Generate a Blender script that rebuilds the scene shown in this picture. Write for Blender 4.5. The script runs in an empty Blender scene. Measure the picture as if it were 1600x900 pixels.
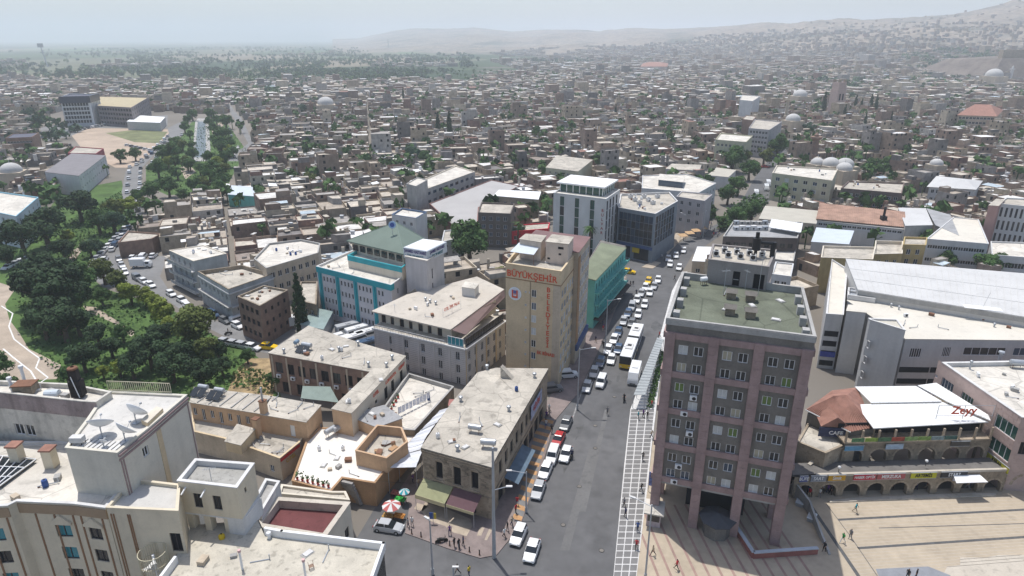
import bpy, math, random
from mathutils import Vector, Matrix
import numpy as np
R = math.radians
SC = bpy.context.scene
COL = SC.collection
# ------------------------------------------------------------------ camera, sky, sun, exposure
F = 1030.0; CH = 64.0; PITCH = math.atan(390 / F)
cam_d = bpy.data.cameras.new('camera'); cam = bpy.data.objects.new('camera', cam_d); COL.objects.link(cam)
cam.location = (0, 0, CH); cam.rotation_euler = (math.pi / 2 - PITCH, 0, 0)
cam_d.sensor_width = 36; cam_d.lens = F / 1600 * 36; cam_d.clip_start = 1; cam_d.clip_end = 60000
SC.camera = cam
SUN_EL = R(72); SUN_AZ = Vector((-0.50, 0.86, 0)).normalized()
world = bpy.data.worlds.new('World'); SC.world = world; world.use_nodes = True
wn = world.node_tree.nodes; wl = world.node_tree.links
bg = wn['Background']; sky = wn.new('ShaderNodeTexSky'); sky.sky_type = 'NISHITA'; sky.sun_disc = False
sky.sun_elevation = SUN_EL; sky.sun_rotation = math.atan2(SUN_AZ.x, SUN_AZ.y)
sky.air_density = 1.0; sky.dust_density = 2.6; sky.ozone_density = 1.0; sky.altitude = 500
wl.new(sky.outputs[0], bg.inputs[0]); bg.inputs[1].default_value = 0.14
sun_d = bpy.data.lights.new('sun', 'SUN'); sun = bpy.data.objects.new('sun', sun_d); COL.objects.link(sun)
sun_d.energy = 3.7; sun_d.angle = R(0.5); sun_d.color = (1.0, 0.975, 0.94)
sd = Vector((SUN_AZ.x * math.cos(SUN_EL), SUN_AZ.y * math.cos(SUN_EL), math.sin(SUN_EL)))
sun.rotation_euler = sd.to_track_quat('Z', 'Y').to_euler(); sun.location = (0, 0, 300)
vs = SC.view_settings; vs.view_transform = 'Standard'; vs.look = 'None'; vs.exposure = 0.13; vs.gamma = 1.0
# ------------------------------------------------------------------ helpers
rng = random.Random(7)
def at(x, y, z=0.0):
 u = (x - 800) / F; v = -(y - 450) / F
 dy = math.cos(PITCH) + v * math.sin(PITCH); dz = -math.sin(PITCH) + v * math.cos(PITCH)
 t = (z - CH) / dz
 return Vector((u * t, dy * t, z))
def zat(x, y, Y):
 v = -(y - 450) / F
 dy = math.cos(PITCH) + v * math.sin(PITCH); dz = -math.sin(PITCH) + v * math.cos(PITCH)
 return CH + dz / dy * Y
def proj(p):
 Z = p[2] - CH; d = p[1] * math.cos(PITCH) - Z * math.sin(PITCH); v = p[1] * math.sin(PITCH) + Z * math.cos(PITCH)
 d = max(d, .1); return (800 + F * p[0] / d, 450 - F * v / d)
def ground_at(x, y):
 """where the pixel ray meets the land, hills included"""
 p = at(x, y) if y > 62.5 else Vector((0, 12000, 0))
 if p.y < 950: return p
 Y = 950.0
 while Y < 9500:
  z = zat(x, y, Y); X = (x - 800) / F * (Y * math.cos(PITCH) - (z - CH) * math.sin(PITCH))
  if terr(X, Y) >= z: return Vector((X, Y, terr(X, Y)))
  Y += 12
 return p
def smooth(t): t = max(0, min(1, t)); return t * t * (3 - 2 * t)
MATS = {}
def M(name, col=None, rough=.9, var=.14, scale=.35, streak=0.0, stain=0.0, bump=0.0, spec=.3, metal=0.0, wave=None, fine=3.0, seam=0):
 """procedural material: base tone, broad patches, fine grain, rain streaks and stains"""
 if name in MATS: return MATS[name]
 m = bpy.data.materials.new(name); m.use_nodes = True; MATS[name] = m
 nt = m.node_tree; n = nt.nodes; l = nt.links; b = n['Principled BSDF']
 b.inputs['Roughness'].default_value = rough; b.inputs['Metallic'].default_value = metal
 b.inputs['Specular IOR Level'].default_value = spec
 m.diffuse_color = (*col, 1)
 if var == 0 and not wave:
  b.inputs['Base Color'].default_value = (*col, 1); return m
 geo = n.new('ShaderNodeNewGeometry'); pos = geo.outputs['Position']
 def noise(sc, det=3, vec=None):
  t = n.new('ShaderNodeTexNoise'); t.inputs['Scale'].default_value = sc; t.inputs['Detail'].default_value = det
  l.new(vec or pos, t.inputs['Vector']); return t.outputs['Fac']
 def ramp(fac, a, c, lo, hi):
  r = n.new('ShaderNodeMapRange'); l.new(fac, r.inputs['Value'])
  r.inputs['From Min'].default_value = a; r.inputs['From Max'].default_value = c
  r.inputs['To Min'].default_value = lo; r.inputs['To Max'].default_value = hi; return r.outputs[0]
 def mul(a, c):
  x = n.new('ShaderNodeMath'); x.operation = 'MULTIPLY'; l.new(a, x.inputs[0]); l.new(c, x.inputs[1]); return x.outputs[0]
 f = ramp(noise(scale), .3, .7, 1 - var, 1 + var)
 f = mul(f, ramp(noise(scale * 14 * fine / 3, 2), .3, .7, 1 - var * .55, 1 + var * .55))
 if streak:
  mp = n.new('ShaderNodeMapping'); mp.inputs['Scale'].default_value = (1.4, 1.4, .12); l.new(pos, mp.inputs['Vector'])
  f = mul(f, ramp(noise(.8, 5, mp.outputs[0]), .45, .75, 1.0, 1 - streak * .7))
 if stain:
  f = mul(f, ramp(noise(scale * 3.3, 5), .55, .68, 1.0, 1 - stain))
 if seam:
  vo = n.new('ShaderNodeTexVoronoi'); vo.feature = 'DISTANCE_TO_EDGE'; vo.inputs['Scale'].default_value = seam; l.new(pos, vo.inputs['Vector'])
  f = mul(f, ramp(vo.outputs['Distance'], .006, .016, .72, 1.0))
  v2 = n.new('ShaderNodeTexVoronoi'); v2.inputs['Scale'].default_value = seam * 1.7; l.new(pos, v2.inputs['Vector']); sc_ = n.new('ShaderNodeSeparateColor'); l.new(v2.outputs['Color'], sc_.inputs[0]); f = mul(f, ramp(sc_.outputs[0], 0, 1, .88, 1.08))
 if wave:
  w = n.new('ShaderNodeTexWave'); w.inputs['Scale'].default_value = wave[0]; w.bands_direction = wave[1]
  l.new(pos, w.inputs['Vector']); f = mul(f, ramp(w.outputs['Fac'], .0, wave[3], 1 - wave[2], 1.0))
 mix = n.new('ShaderNodeVectorMath'); mix.operation = 'SCALE'; mix.inputs[0].default_value = col
 l.new(f, mix.inputs['Scale']); l.new(mix.outputs[0], b.inputs['Base Color'])
 if bump:
  bp = n.new('ShaderNodeBump'); bp.inputs['Strength'].default_value = bump; bp.inputs['Distance'].default_value = .05
  l.new(noise(scale * 20, 2), bp.inputs['Height']); l.new(bp.outputs[0], b.inputs['Normal'])
 return m
class MB:
 def __init__(s): s.v = []; s.f = []; s.m = []
 def add(s, vs_, fs, mi=0):
  o = len(s.v); s.v.extend([tuple(q) for q in vs_]); s.f.extend([tuple(i + o for i in f) for f in fs])
  s.m.extend([mi] * len(fs) if isinstance(mi, int) else mi)
 def box(s, x0, x1, y0, y1, z0, z1, mi=0, rz=0, c=(0, 0, 0), bottom=True):
  p = [(x0, y0), (x1, y0), (x1, y1), (x0, y1)]
  cs, sn = math.cos(rz), math.sin(rz)
  p = [(x * cs - y * sn + c[0], x * sn + y * cs + c[1]) for x, y in p]
  s.prism(p, z0 + c[2], z1 + c[2], mi, bottom=bottom)
 def prism(s, p, z0, z1, mi=0, mtop=None, bottom=True):
  n = len(p); vs_ = [(q[0], q[1], z0) for q in p] + [(q[0], q[1], z1) for q in p]
  fs = [(i, (i + 1) % n, (i + 1) % n + n, i + n) for i in range(n)] + [tuple(range(n, 2 * n))]
  ms = [mi] * n + [mi if mtop is None else mtop]
  if bottom: fs.append(tuple(range(n - 1, -1, -1))); ms.append(mi)
  s.add(vs_, fs, ms)
 def slab(s, pts, th, mi=0):
  """thick sheet through arbitrary 3d points, thickness downwards"""
  n = len(pts); vs_ = [(q[0], q[1], q[2] - th) for q in pts] + [tuple(q) for q in pts]
  fs = [(i, (i + 1) % n, (i + 1) % n + n, i + n) for i in range(n)] + [tuple(range(n, 2 * n)), tuple(range(n - 1, -1, -1))]
  s.add(vs_, fs, mi)
 def cyl(s, a, b, r0, r1=None, seg=8, mi=0, caps=True):
  a = Vector(a); b = Vector(b); r1 = r0 if r1 is None else r1; d = (b - a)
  if d.length < 1e-6: return
  d.normalize(); u = d.orthogonal().normalized(); w = d.cross(u)
  vs_ = []
  for c, r in ((a, r0), (b, r1)):
   for i in range(seg):
    t = 2 * math.pi * i / seg; vs_.append(c + (u * math.cos(t) + w * math.sin(t)) * r)
  fs = [(i, (i + 1) % seg, (i + 1) % seg + seg, i + seg) for i in range(seg)]
  if caps: fs += [tuple(range(seg - 1, -1, -1)), tuple(range(seg, 2 * seg))]
  s.add(vs_, fs, mi)
 def lathe(s, c, prof, seg=12, mi=0, sx=1, sy=1):
  """prof: list of (r,z)"""
  vs_ = []; fs = []
  for r, z in prof:
   for i in range(seg):
    t = 2 * math.pi * i / seg; vs_.append((c[0] + r * math.cos(t) * sx, c[1] + r * math.sin(t) * sy, c[2] + z))
  for k in range(len(prof) - 1):
   for i in range(seg):
    a = k * seg + i; b = k * seg + (i + 1) % seg; fs.append((a, b, b + seg, a + seg))
  s.add(vs_, fs, mi)
 def mesh(s, name, mats):
  me = bpy.data.meshes.new(name); me.from_pydata(s.v, [], s.f)
  for m in mats: me.materials.append(m)
  if len(mats) > 1: me.polygons.foreach_set('material_index', s.m)
  me.update(); return me
 def build(s, name, mats, parent=None, smooth_=False):
  if not isinstance(mats, (list, tuple)): mats = [mats]
  me = s.mesh(name, mats)
  if smooth_: me.polygons.foreach_set('use_smooth', [True] * len(me.polygons))
  return link(name, me, parent)
def link(name, me, parent=None, loc=None, rz=0):
 o = bpy.data.objects.new(name, me); COL.objects.link(o)
 if parent: o.parent = parent
 if loc is not None: o.location = loc
 if rz: o.rotation_euler = (0, 0, rz)
 return o
def local(pts, o): return [(p[0] - o.location.x, p[1] - o.location.y) for p in pts]
USED = set()
def tag(o, label=None, cat=None, group=None, kind=None):
 if label: o['label'] = label; USED.add(label)
 if cat: o['category'] = cat
 if group: o['group'] = group
 if kind: o['kind'] = kind
 return o
def thing(name, label, cat, loc=(0, 0, 0), rz=0, group=None):
 o = bpy.data.objects.new(name, None); COL.objects.link(o); o.location = loc; o.rotation_euler = (0, 0, rz)
 o.empty_display_size = .5
 return tag(o, label, cat, group)
def struct(o): o['kind'] = 'structure'; return o
def copy_tree(o, parent=None):
 c = o.copy(); COL.objects.link(c)
 if parent: c.parent = parent
 for ch in KIDS.get(o.name, ()): copy_tree(ch, c)
 return c
KIDS = {}
def reg_kids(o):
 KIDS[o.name] = list(o.children)
 for c in o.children: reg_kids(c)
def poly_inset(p, d):
 n = len(p); out = []
 for i in range(n):
  a = Vector(p[i - 1][:2]); b = Vector(p[i][:2]); c = Vector(p[(i + 1) % n][:2])
  e1 = (b - a).normalized(); e2 = (c - b).normalized()
  n1 = Vector((-e1.y, e1.x)); n2 = Vector((-e2.y, e2.x))
  k = 1 + n1.dot(n2); k = max(k, .3)
  out.append(tuple(b + (n1 + n2) * (d / k)))
 return out
def inpoly(x, y, p):
 r = False; j = len(p) - 1
 for i in range(len(p)):
  if (p[i][1] > y) != (p[j][1] > y) and x < (p[j][0] - p[i][0]) * (y - p[i][1]) / (p[j][1] - p[i][1]) + p[i][0]: r = not r
  j = i
 return r
EXCL = []          # ground already taken: (polygon, bbox)
def excl(p, pad=0):
 p = [(q[0], q[1]) for q in p]
 if pad: p = poly_inset(p, -pad)
 EXCL.append((p, min(q[0] for q in p), max(q[0] for q in p), min(q[1] for q in p), max(q[1] for q in p)))
def taken(x, y):
 for p, a, b, c, d in EXCL:
  if a <= x <= b and c <= y <= d and inpoly(x, y, p): return True
 return False
# ------------------------------------------------------------------ materials
G_DARK = M('dark_glass', (.02, .025, .03), .12, 0, spec=.6)
G_TEAL = M('teal_glass', (.03, .24, .29), .25, 0, spec=.6)
G_GREEN = M('green_glass', (.03, .09, .07), .15, 0, spec=.6)
G_BLUE = M('blue_glass', (.03, .06, .10), .12, 0, spec=.6)
CURT = M('white_curtain', (.55, .56, .54), .8, .1, 2)
CURT2 = M('beige_curtain', (.42, .38, .28), .8, .1, 2)
CURT3 = M('green_blind', (.14, .20, .06), .8, .1, 2)
FR_W = M('white_frame', (.7, .7, .7), .5, 0)
FR_D = M('dark_frame', (.06, .05, .05), .5, 0)
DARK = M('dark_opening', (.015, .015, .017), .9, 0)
ASPH = M('asphalt', (.122, .121, .122), .9, .16, .06, stain=.22, fine=2)
PAVE = M('pavement', (.30, .28, .26), .9, .15, .3, stain=.15)
GROUND = M('town_ground', (.26, .23, .195), .95, .25, .05, stain=.2)
ROOF_C = M('cream_roof', (.46, .42, .355), .95, .14, .22, stain=.3, seam=.22)
ROOF_W = M('white_roof', (.61, .57, .50), .9, .10, .2, stain=.2, seam=.2)
ROOF_B = M('bright_sheet_roof', (.78, .78, .76), .6, .05, .3)
ROOF_G = M('grey_roof', (.33, .33, .33), .9, .14, .25, stain=.2)
ROOF_L = M('light_grey_metal_roof', (.54, .535, .52), .8, .05, .15, stain=.08, spec=.1)
ROOF_GN = M('green_felt_roof', (.135, .148, .108), .95, .2, .3, stain=.0, seam=.12)
ROOF_M = M('maroon_roof', (.20, .12, .115), .8, .12, .3)
TILE_R = M('red_tile', (.30, .155, .115), .8, .2, .8)
STONE = M('cut_stone', (.38, .31, .23), .95, .2, .5, streak=.3, stain=.3)
STONE_D = M('weathered_stone', (.28, .23, .17), .95, .25, .5, streak=.35, stain=.35)
BRICK = M('brown_brick', (.25, .165, .125), .95, .2, .6, streak=.2)
CONC = M('concrete', (.38, .37, .35), .9, .14, .4, streak=.2, stain=.1)
CONC_W = M('white_concrete', (.62, .61, .59), .9, .08, .4, streak=.16)
METAL = M('galvanised_metal', (.42, .44, .46), .4, .08, 1, metal=.3)
RUST = M('rusty_metal', (.20, .10, .06), .8, .2, 1)
BLACKM = M('black_metal', (.02, .02, .022), .5, 0)
WHITEP = M('white_paint', (.75, .75, .74), .5, 0)
RED = M('red_paint', (.50, .04, .03), .5, 0)
# ------------------------------------------------------------------ windows (shared meshes)
WM = {}
def window_mesh(w, h, frame, mull=1, d=.10):
 k = ('f', round(w, 2), round(h, 2), frame.name, mull)
 if k not in WM:
  b = MB(); t = .075
  b.box(-w/2, w/2, -d, 0, 0, t); b.box(-w/2, w/2, -d, 0, h - t, h)
  b.box(-w/2, -w/2 + t, -d, 0, t, h - t); b.box(w/2 - t, w/2, -d, 0, t, h - t)
  for i in range(mull):
   x = -w/2 + w * (i + 1) / (mull + 1); b.box(x - t/2, x + t/2, -d + .005, -.005, t, h - t)
  WM[k] = b.mesh('window', [frame])
 return WM[k]
def pane_mesh(w, h, mat):
 k = ('p', round(w, 2), round(h, 2), mat.name)
 if k not in WM:
  b = MB(); b.box(-w/2 + .04, w/2 - .04, -.035, -.015, .04, h - .04); WM[k] = b.mesh('pane', [mat])
 return WM[k]
def put_window(parent, p, rz, w, h, frame, pane, mull=1, single=False):
 """p: local base point on the wall line, window sits inside a reveal"""
 o = link('window', window_mesh(w, h, frame, mull), parent, p, rz)
 c = link('pane', pane_mesh(w, h, pane), o)
 return o
def wall_grid(b, p0, p1, z0, z1, opens, depth=.22, mi=0, mr=None):
 """vertical wall p0->p1 (outside on the right hand), rectangular openings with reveals"""
 p0 = Vector((p0[0], p0[1])); p1 = Vector((p1[0], p1[1])); L = (p1 - p0).length
 if L < .01: return
 e = (p1 - p0) / L; nrm = Vector((e.y, -e.x)); mr = mi if mr is None else mr
 us = sorted({0.0, L} | {round(o[0], 3) for o in opens} | {round(o[1], 3) for o in opens})
 vz = sorted({z0, z1} | {round(o[2], 3) for o in opens} | {round(o[3], 3) for o in opens})
 def P(u, z, d=0): q = p0 + e * u - nrm * d; return (q.x, q.y, z)
 # merge cells column-wise: for every row find solid runs
 for j in range(len(vz) - 1):
  za, zb = vz[j], vz[j + 1]; zm = (za + zb) / 2; run = None
  for i in range(len(us) - 1):
   um = (us[i] + us[i + 1]) / 2
   hole = any(o[0] < um < o[1] and o[2] < zm < o[3] for o in opens)
   if not hole and run is None: run = us[i]
   if hole and run is not None: b.add([P(run, za), P(us[i], za), P(us[i], zb), P(run, zb)], [(0, 1, 2, 3)], mi); run = None
  if run is not None: b.add([P(run, za), P(L, za), P(L, zb), P(run, zb)], [(0, 1, 2, 3)], mi)
 for a, c, za, zb in opens:
  b.add([P(a, za), P(c, za), P(c, zb), P(a, zb), P(a, za, depth), P(c, za, depth), P(c, zb, depth), P(a, zb, depth)],
              [(0, 4, 5, 1), (1, 5, 6, 2), (2, 6, 7, 3), (3, 7, 4, 0)], mr)
  b.add([P(a, za, depth + .01), P(c, za, depth + .01), P(c, zb, depth + .01), P(a, zb, depth + .01)], [(0, 1, 2, 3)], mr)
def fopen(L, cols, rows, w, h, zlo, zhi, mu=.0, first=None, groups=None):
 """regular openings: list of (u0,u1,z0,z1)"""
 out = []
 U = L - 2 * mu
 for r in range(rows):
  s = (zhi - zlo) / rows; zb = zlo + s * r + (s - h) * .45
  for c in range(cols):
   u = mu + U * (c + .5) / cols; out.append((u - w/2, u + w/2, zb, zb + h))
 return out
class Bld:
 """one building: Empty + wall, roof, parapet, coping, windows"""
 def __init__(s, name, label, cat, px, z, z0=0.0, wall=CONC, roof=ROOF_C, par=.7, group=None, world_=False, th=.25, cop=None, ex=True):
  s.P = [Vector((p[0], p[1], z)) for p in px] if world_ else [at(x, y, z) for x, y in px]
  c = sum(s.P, Vector()) / len(s.P); c.z = 0
  s.o = thing(name, label, cat, (c.x, c.y, 0), group=group)
  s.p = [(q.x - c.x, q.y - c.y) for q in s.P]; s.c = c
  s.z = z; s.z0 = z0; s.wall = wall; s.roofm = roof; s.par = par; s.th = th; s.cop = cop; s.fac = {}; s.mwall = MB(); s.done = set()
  if ex: excl([(q.x, q.y) for q in s.P], .6)
 def L(s, i): a = s.p[i]; b = s.p[(i + 1) % len(s.p)]; return math.hypot(b[0] - a[0], b[1] - a[1])
 def edge(s, i):
  a = Vector(s.p[i]); b = Vector(s.p[(i + 1) % len(s.p)]); e = (b - a).normalized(); return a, e, Vector((e.y, -e.x)), math.atan2(e.y, e.x)
 def face(s, i, cols=0, rows=0, w=1.1, h=1.3, zlo=None, zhi=None, mu=.6, frame=FR_W, panes=(G_DARK,), mull=1, extra=(), depth=.22, skip=0, opens=None):
  L = s.L(i); zlo = s.z0 if zlo is None else zlo; zhi = s.z - s.par if zhi is None else zhi
  op = list(opens) if opens is not None else fopen(L, cols, rows, w, h, zlo, zhi, mu)
  if skip: op = [o for o in op if rng.random() > skip]
  op += list(extra)
  n = len(s.p); wall_grid(s.mwall, s.p[i], s.p[(i + 1) % n], s.z0, s.z, op, depth)
  a, e, nr, ang = s.edge(i)
  for u0, u1, za, zb in op:
   q = a + e * ((u0 + u1) / 2) - nr * (depth - .015)
   put_window(s.o, (q.x, q.y, za), ang, u1 - u0, zb - za, frame, rng.choice(panes), mull)
  s.done.add(i); return op
 def pt(s, i, u, z, out=0):
  a, e, nr, ang = s.edge(i); q = a + e * u + nr * out; return Vector((q.x, q.y, z)), ang
 def panel(s, name, i, u0, u1, z0, z1, out, mat, gap=.0, parent=None):
  """a proud strip on wall i"""
  a, e, nr, ang = s.edge(i); b = MB()
  q = [a + e * u0 + nr * gap, a + e * u0 + nr * out, a + e * u1 + nr * out, a + e * u1 + nr * gap]
  q = [q[1], q[2], q[3], q[0]]
  b.prism([(k.x, k.y) for k in q], z0, z1); return b.build(name, mat, parent or s.o)
 def text(s, i, u, z, size, txt, mat, out=.05, name='lettering', parent=None, sx=1.0):
  p, ang = s.pt(i, u, z, out); return text_obj(name, txt, size, mat, p, ang, parent or s.o, sx=sx)
 def finish(s, roofparts=True):
  n = len(s.p)
  for i in range(n):
   if i not in s.done: wall_grid(s.mwall, s.p[i], s.p[(i + 1) % n], s.z0, s.z, [])
  s.wallo = s.mwall.build('wall', [s.wall], s.o)
  if s.par > .05:
   inn = poly_inset(s.p, s.th); b = MB()
   m = len(s.p); vs_ = [(q[0], q[1], s.z) for q in s.p] + [(q[0], q[1], s.z) for q in inn] + [(q[0], q[1], s.z - s.par) for q in inn]
   b.add(vs_, [(i, (i + 1) % m, (i + 1) % m + m, i + m) for i in range(m)] + [(i + m, (i + 1) % m + m, (i + 1) % m + 2 * m, i + 2 * m) for i in range(m)])
   # coping lip
   o_ = poly_inset(s.p, -.06); vs2 = [(q[0], q[1], s.z + .05) for q in o_] + [(q[0], q[1], s.z + .05) for q in poly_inset(s.p, s.th + .03)] + [(q[0], q[1], s.z - .06) for q in o_] + [(q[0], q[1], s.z - .06) for q in poly_inset(s.p, s.th + .03)]
   fs = []
   for i in range(m):
    j = (i + 1) % m; fs += [(i, j, j + m, i + m), (i + 2 * m, j + 2 * m, j, i), (i + m, j + m, j + 3 * m, i + 3 * m), (i + 3 * m, j + 3 * m, j + 2 * m, i + 2 * m)]
   b.add(vs2, fs); b.build('parapet', [s.cop or s.wall], s.o)
   rp = poly_inset(s.p, s.th - .02); zt = s.z - s.par + .01
  else: rp = poly_inset(s.p, -.12); zt = s.z + .12
  r = MB(); r.prism(rp, zt - .2 if s.par > .05 else s.z + .002, zt); s.roofo = r.build('roof', [s.roofm], s.o)
  return s
FONT_CACHE = {}
def text_obj(name, txt, size, mat, loc, ang, parent=None, sx=1.0, depth=.04, align='CENTER', bold=True):
 cu = bpy.data.curves.new('t', 'FONT'); cu.body = txt; cu.size = size; cu.extrude = depth / 2; cu.align_x = align; cu.align_y = 'CENTER'
 if bold: cu.offset = size * .018
 cu.resolution_u = 2; tmp = bpy.data.objects.new('t', cu); COL.objects.link(tmp)
 dg = bpy.context.evaluated_depsgraph_get(); me = bpy.data.meshes.new_from_object(tmp.evaluated_get(dg))
 bpy.data.objects.remove(tmp); bpy.data.curves.remove(cu)
 me.materials.clear(); me.materials.append(mat); me.name = name
 o = link(name, me, parent); o.location = loc; o.rotation_euler = (math.pi / 2, 0, ang); o.scale = (sx, 1, 1)
 return o
# ------------------------------------------------------------------ ground, roads, park, plain, hills
def sheet(name, px, z, mat, world_=False, zz=0):
 P = [Vector((p[0], p[1], z)) for p in px] if world_ else [at(x, y, 0) for x, y in px]
 b = MB(); b.add([(p.x, p.y, z) for p in P], [tuple(range(len(P)))]); o = b.build(name, [mat]); struct(o); return o
def plain_material():
 m = bpy.data.materials.new('plain_fields'); m.use_nodes = True; nt = m.node_tree; n = nt.nodes; l = nt.links; b = n['Principled BSDF']
 b.inputs['Roughness'].default_value = 1; b.inputs['Specular IOR Level'].default_value = .1
 g = n.new('ShaderNodeNewGeometry')
 mp = n.new('ShaderNodeMapping'); mp.inputs['Scale'].default_value = (.0022, .0011, 0); mp.inputs['Rotation'].default_value = (0, 0, .3); l.new(g.outputs['Position'], mp.inputs['Vector'])
 vo = n.new('ShaderNodeTexVoronoi'); vo.feature = 'F1'; vo.inputs['Scale'].default_value = 1.6; vo.inputs['Randomness'].default_value = .7; l.new(mp.outputs[0], vo.inputs['Vector'])
 cr = n.new('ShaderNodeValToRGB'); sp = n.new('ShaderNodeSeparateColor'); l.new(vo.outputs['Color'], sp.inputs[0]); l.new(sp.outputs[0], cr.inputs[0])
 e = cr.color_ramp; e.interpolation = 'CONSTANT'
 e.elements[0].color = (.060, .085, .045, 1); e.elements[1].position = .32; e.elements[1].color = (.14, .145, .095, 1)
 for p, c in ((.5, (.075, .11, .05, 1)), (.66, (.22, .19, .14, 1)), (.8, (.045, .07, .038, 1)), (.92, (.10, .16, .07, 1))):
  x = e.elements.new(p); x.color = c
 no = n.new('ShaderNodeTexNoise'); no.inputs['Scale'].default_value = .012; no.inputs['Detail'].default_value = 6; l.new(g.outputs['Position'], no.inputs['Vector'])
 # near the camera the sheet is bare town ground, fields start outside the town
 se = n.new('ShaderNodeSeparateXYZ'); l.new(g.outputs['Position'], se.inputs[0])
 def mth(op, a, c):
  x = n.new('ShaderNodeMath'); x.operation = op
  for i, q in enumerate((a, c)):
   if isinstance(q, (int, float)): x.inputs[i].default_value = q
   else: l.new(q, x.inputs[i])
  return x.outputs[0]
 # field mask: y > 1150 and x < 0.04*y
 k = mth('SUBTRACT', mth('MULTIPLY', se.outputs[1], .06), se.outputs[0]); k = mth('ADD', k, mth('MULTIPLY', mth('SUBTRACT', no.outputs[0], .5), 900))
 a = n.new('ShaderNodeMapRange'); l.new(k, a.inputs[0]); a.inputs[1].default_value = 0; a.inputs[2].default_value = 60
 a2 = n.new('ShaderNodeMapRange'); l.new(mth('ADD', se.outputs[1], mth('MULTIPLY', mth('SUBTRACT', no.outputs[0], .5), 500)), a2.inputs[0]); a2.inputs[1].default_value = 1050; a2.inputs[2].default_value = 1150
 mask = mth('MULTIPLY', a.outputs[0], a2.outputs[0])
 mx = n.new('ShaderNodeMix'); mx.data_type = 'RGBA'; l.new(mask, mx.inputs[0]); mx.inputs[6].default_value = (.20, .18, .155, 1); l.new(cr.outputs[0], mx.inputs[7])
 r2 = n.new('ShaderNodeMapRange'); l.new(no.outputs[0], r2.inputs[0]); r2.inputs[1].default_value = .3; r2.inputs[2].default_value = .7; r2.inputs[3].default_value = .75; r2.inputs[4].default_value = 1.25
 sc = n.new('ShaderNodeVectorMath'); sc.operation = 'SCALE'; l.new(mx.outputs[2], sc.inputs[0]); l.new(r2.outputs[0], sc.inputs['Scale']); l.new(sc.outputs[0], b.inputs['Base Color'])
 return m
b = MB(); b.add([(-16000, -600, 0), (16000, -600, 0), (16000, 16000, 0), (-16000, 16000, 0)], [(0, 1, 2, 3)])
struct(b.build('ground', [plain_material()]))
# --- hills
RID = [(-400, 72, 9000), (300, 64, 9000), (560, 60, 8500), (600, 52, 8000), (650, 44, 7500), (700, 45, 7200), (742, 43, 7000), (800, 49, 6500), (850, 46, 6300), (905, 46, 6000), (935, 49, 5800), (980, 44, 5500),
       (1040, 45, 5000), (1100, 43, 4700), (1150, 39, 4400), (1190, 34, 4200), (1225, 36, 4000), (1245, 35, 3700), (1300, 30, 3500), (1340, 31, 3400), (1400, 27, 3300), (1450, 24, 3200), (1500, 20, 3200),
       (1545, 12, 3200), (1575, 8, 3200), (1610, 9, 3200), (1700, 5, 3200), (1900, 0, 3200), (2300, 0, 3200)]
from mathutils import noise as mn
def ridge(xs):
 for i in range(len(RID) - 1):
  a, c = RID[i], RID[i + 1]
  if a[0] <= xs <= c[0]:
   t = (xs - a[0]) / (c[0] - a[0]); return a[1] + (c[1] - a[1]) * t, a[2] + (c[2] - a[2]) * t
 return (RID[0] if xs < RID[0][0] else RID[-1])[1:]
def terr(X, Y):
 """height of the land (0 in the town and the plain, rising towards the hills)"""
 if Y < 900: return 0.0
 sp_ = math.cos(PITCH)
 xs = 800 + F * X / (Y * sp_ + 20)
 ry, rd = ridge(xs)
 zr = max(0, zat(xs, ry, rd))
 if zr < 2: return 0.0
 y0 = 1150 if xs > 1150 else 1150 + (1150 - xs) * 4.0
 y0 = min(y0, rd * .62)
 t = (Y - y0) / (rd - y0)
 if t <= 0: return 0.0
 h = zr * (smooth(t) * .55 + .45 * t * t) if t < 1 else zr * max(0, 1 - (t - 1) * 1.2)
 k = min(1, t * 3) * (1 if t < .93 else max(0, (1 - t) / .07) if t < 1 else 0)
 nz = mn.noise(Vector((X * .0021, Y * .0016, 0))) * .2 + abs(mn.noise(Vector((X * .006, Y * .0045, 3)))) * .14 - .03 + mn.noise(Vector((X * .02, Y * .012, 7))) * .035
 return max(0.0, h + nz * zr * k)
def hill_material():
 m = bpy.data.materials.new('hill_slope'); m.use_nodes = True; nt = m.node_tree; n = nt.nodes; l = nt.links; b = n['Principled BSDF']
 b.inputs['Roughness'].default_value = 1; b.inputs['Specular IOR Level'].default_value = .1
 g = n.new('ShaderNodeNewGeometry')
 no = n.new('ShaderNodeTexNoise'); no.inputs['Scale'].default_value = .0045; no.inputs['Detail'].default_value = 9; no.inputs['Roughness'].default_value = .62; l.new(g.outputs['Position'], no.inputs['Vector'])
 cr = n.new('ShaderNodeValToRGB'); l.new(no.outputs[0], cr.inputs[0]); e = cr.color_ramp
 e.elements[0].position = .36; e.elements[0].color = (.09, .10, .075, 1); e.elements[1].position = .44; e.elements[1].color = (.20, .17, .135, 1)
 x = e.elements.new(.55); x.color = (.29, .235, .18, 1); x = e.elements.new(.72); x.color = (.15, .14, .12, 1)
 n2 = n.new('ShaderNodeTexNoise'); n2.inputs['Scale'].default_value = .05; n2.inputs['Detail'].default_value = 5; l.new(g.outputs['Position'], n2.inputs['Vector'])
 r2 = n.new('ShaderNodeMapRange'); l.new(n2.outputs[0], r2.inputs[0]); r2.inputs[1].default_value = .35; r2.inputs[2].default_value = .65; r2.inputs[3].default_value = .6; r2.inputs[4].default_value = 1.3
 sc = n.new('ShaderNodeVectorMath'); sc.operation = 'SCALE'; l.new(cr.outputs[0], sc.inputs[0]); l.new(r2.outputs[0], sc.inputs['Scale']); l.new(sc.outputs[0], b.inputs['Base Color'])
 return m
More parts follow.
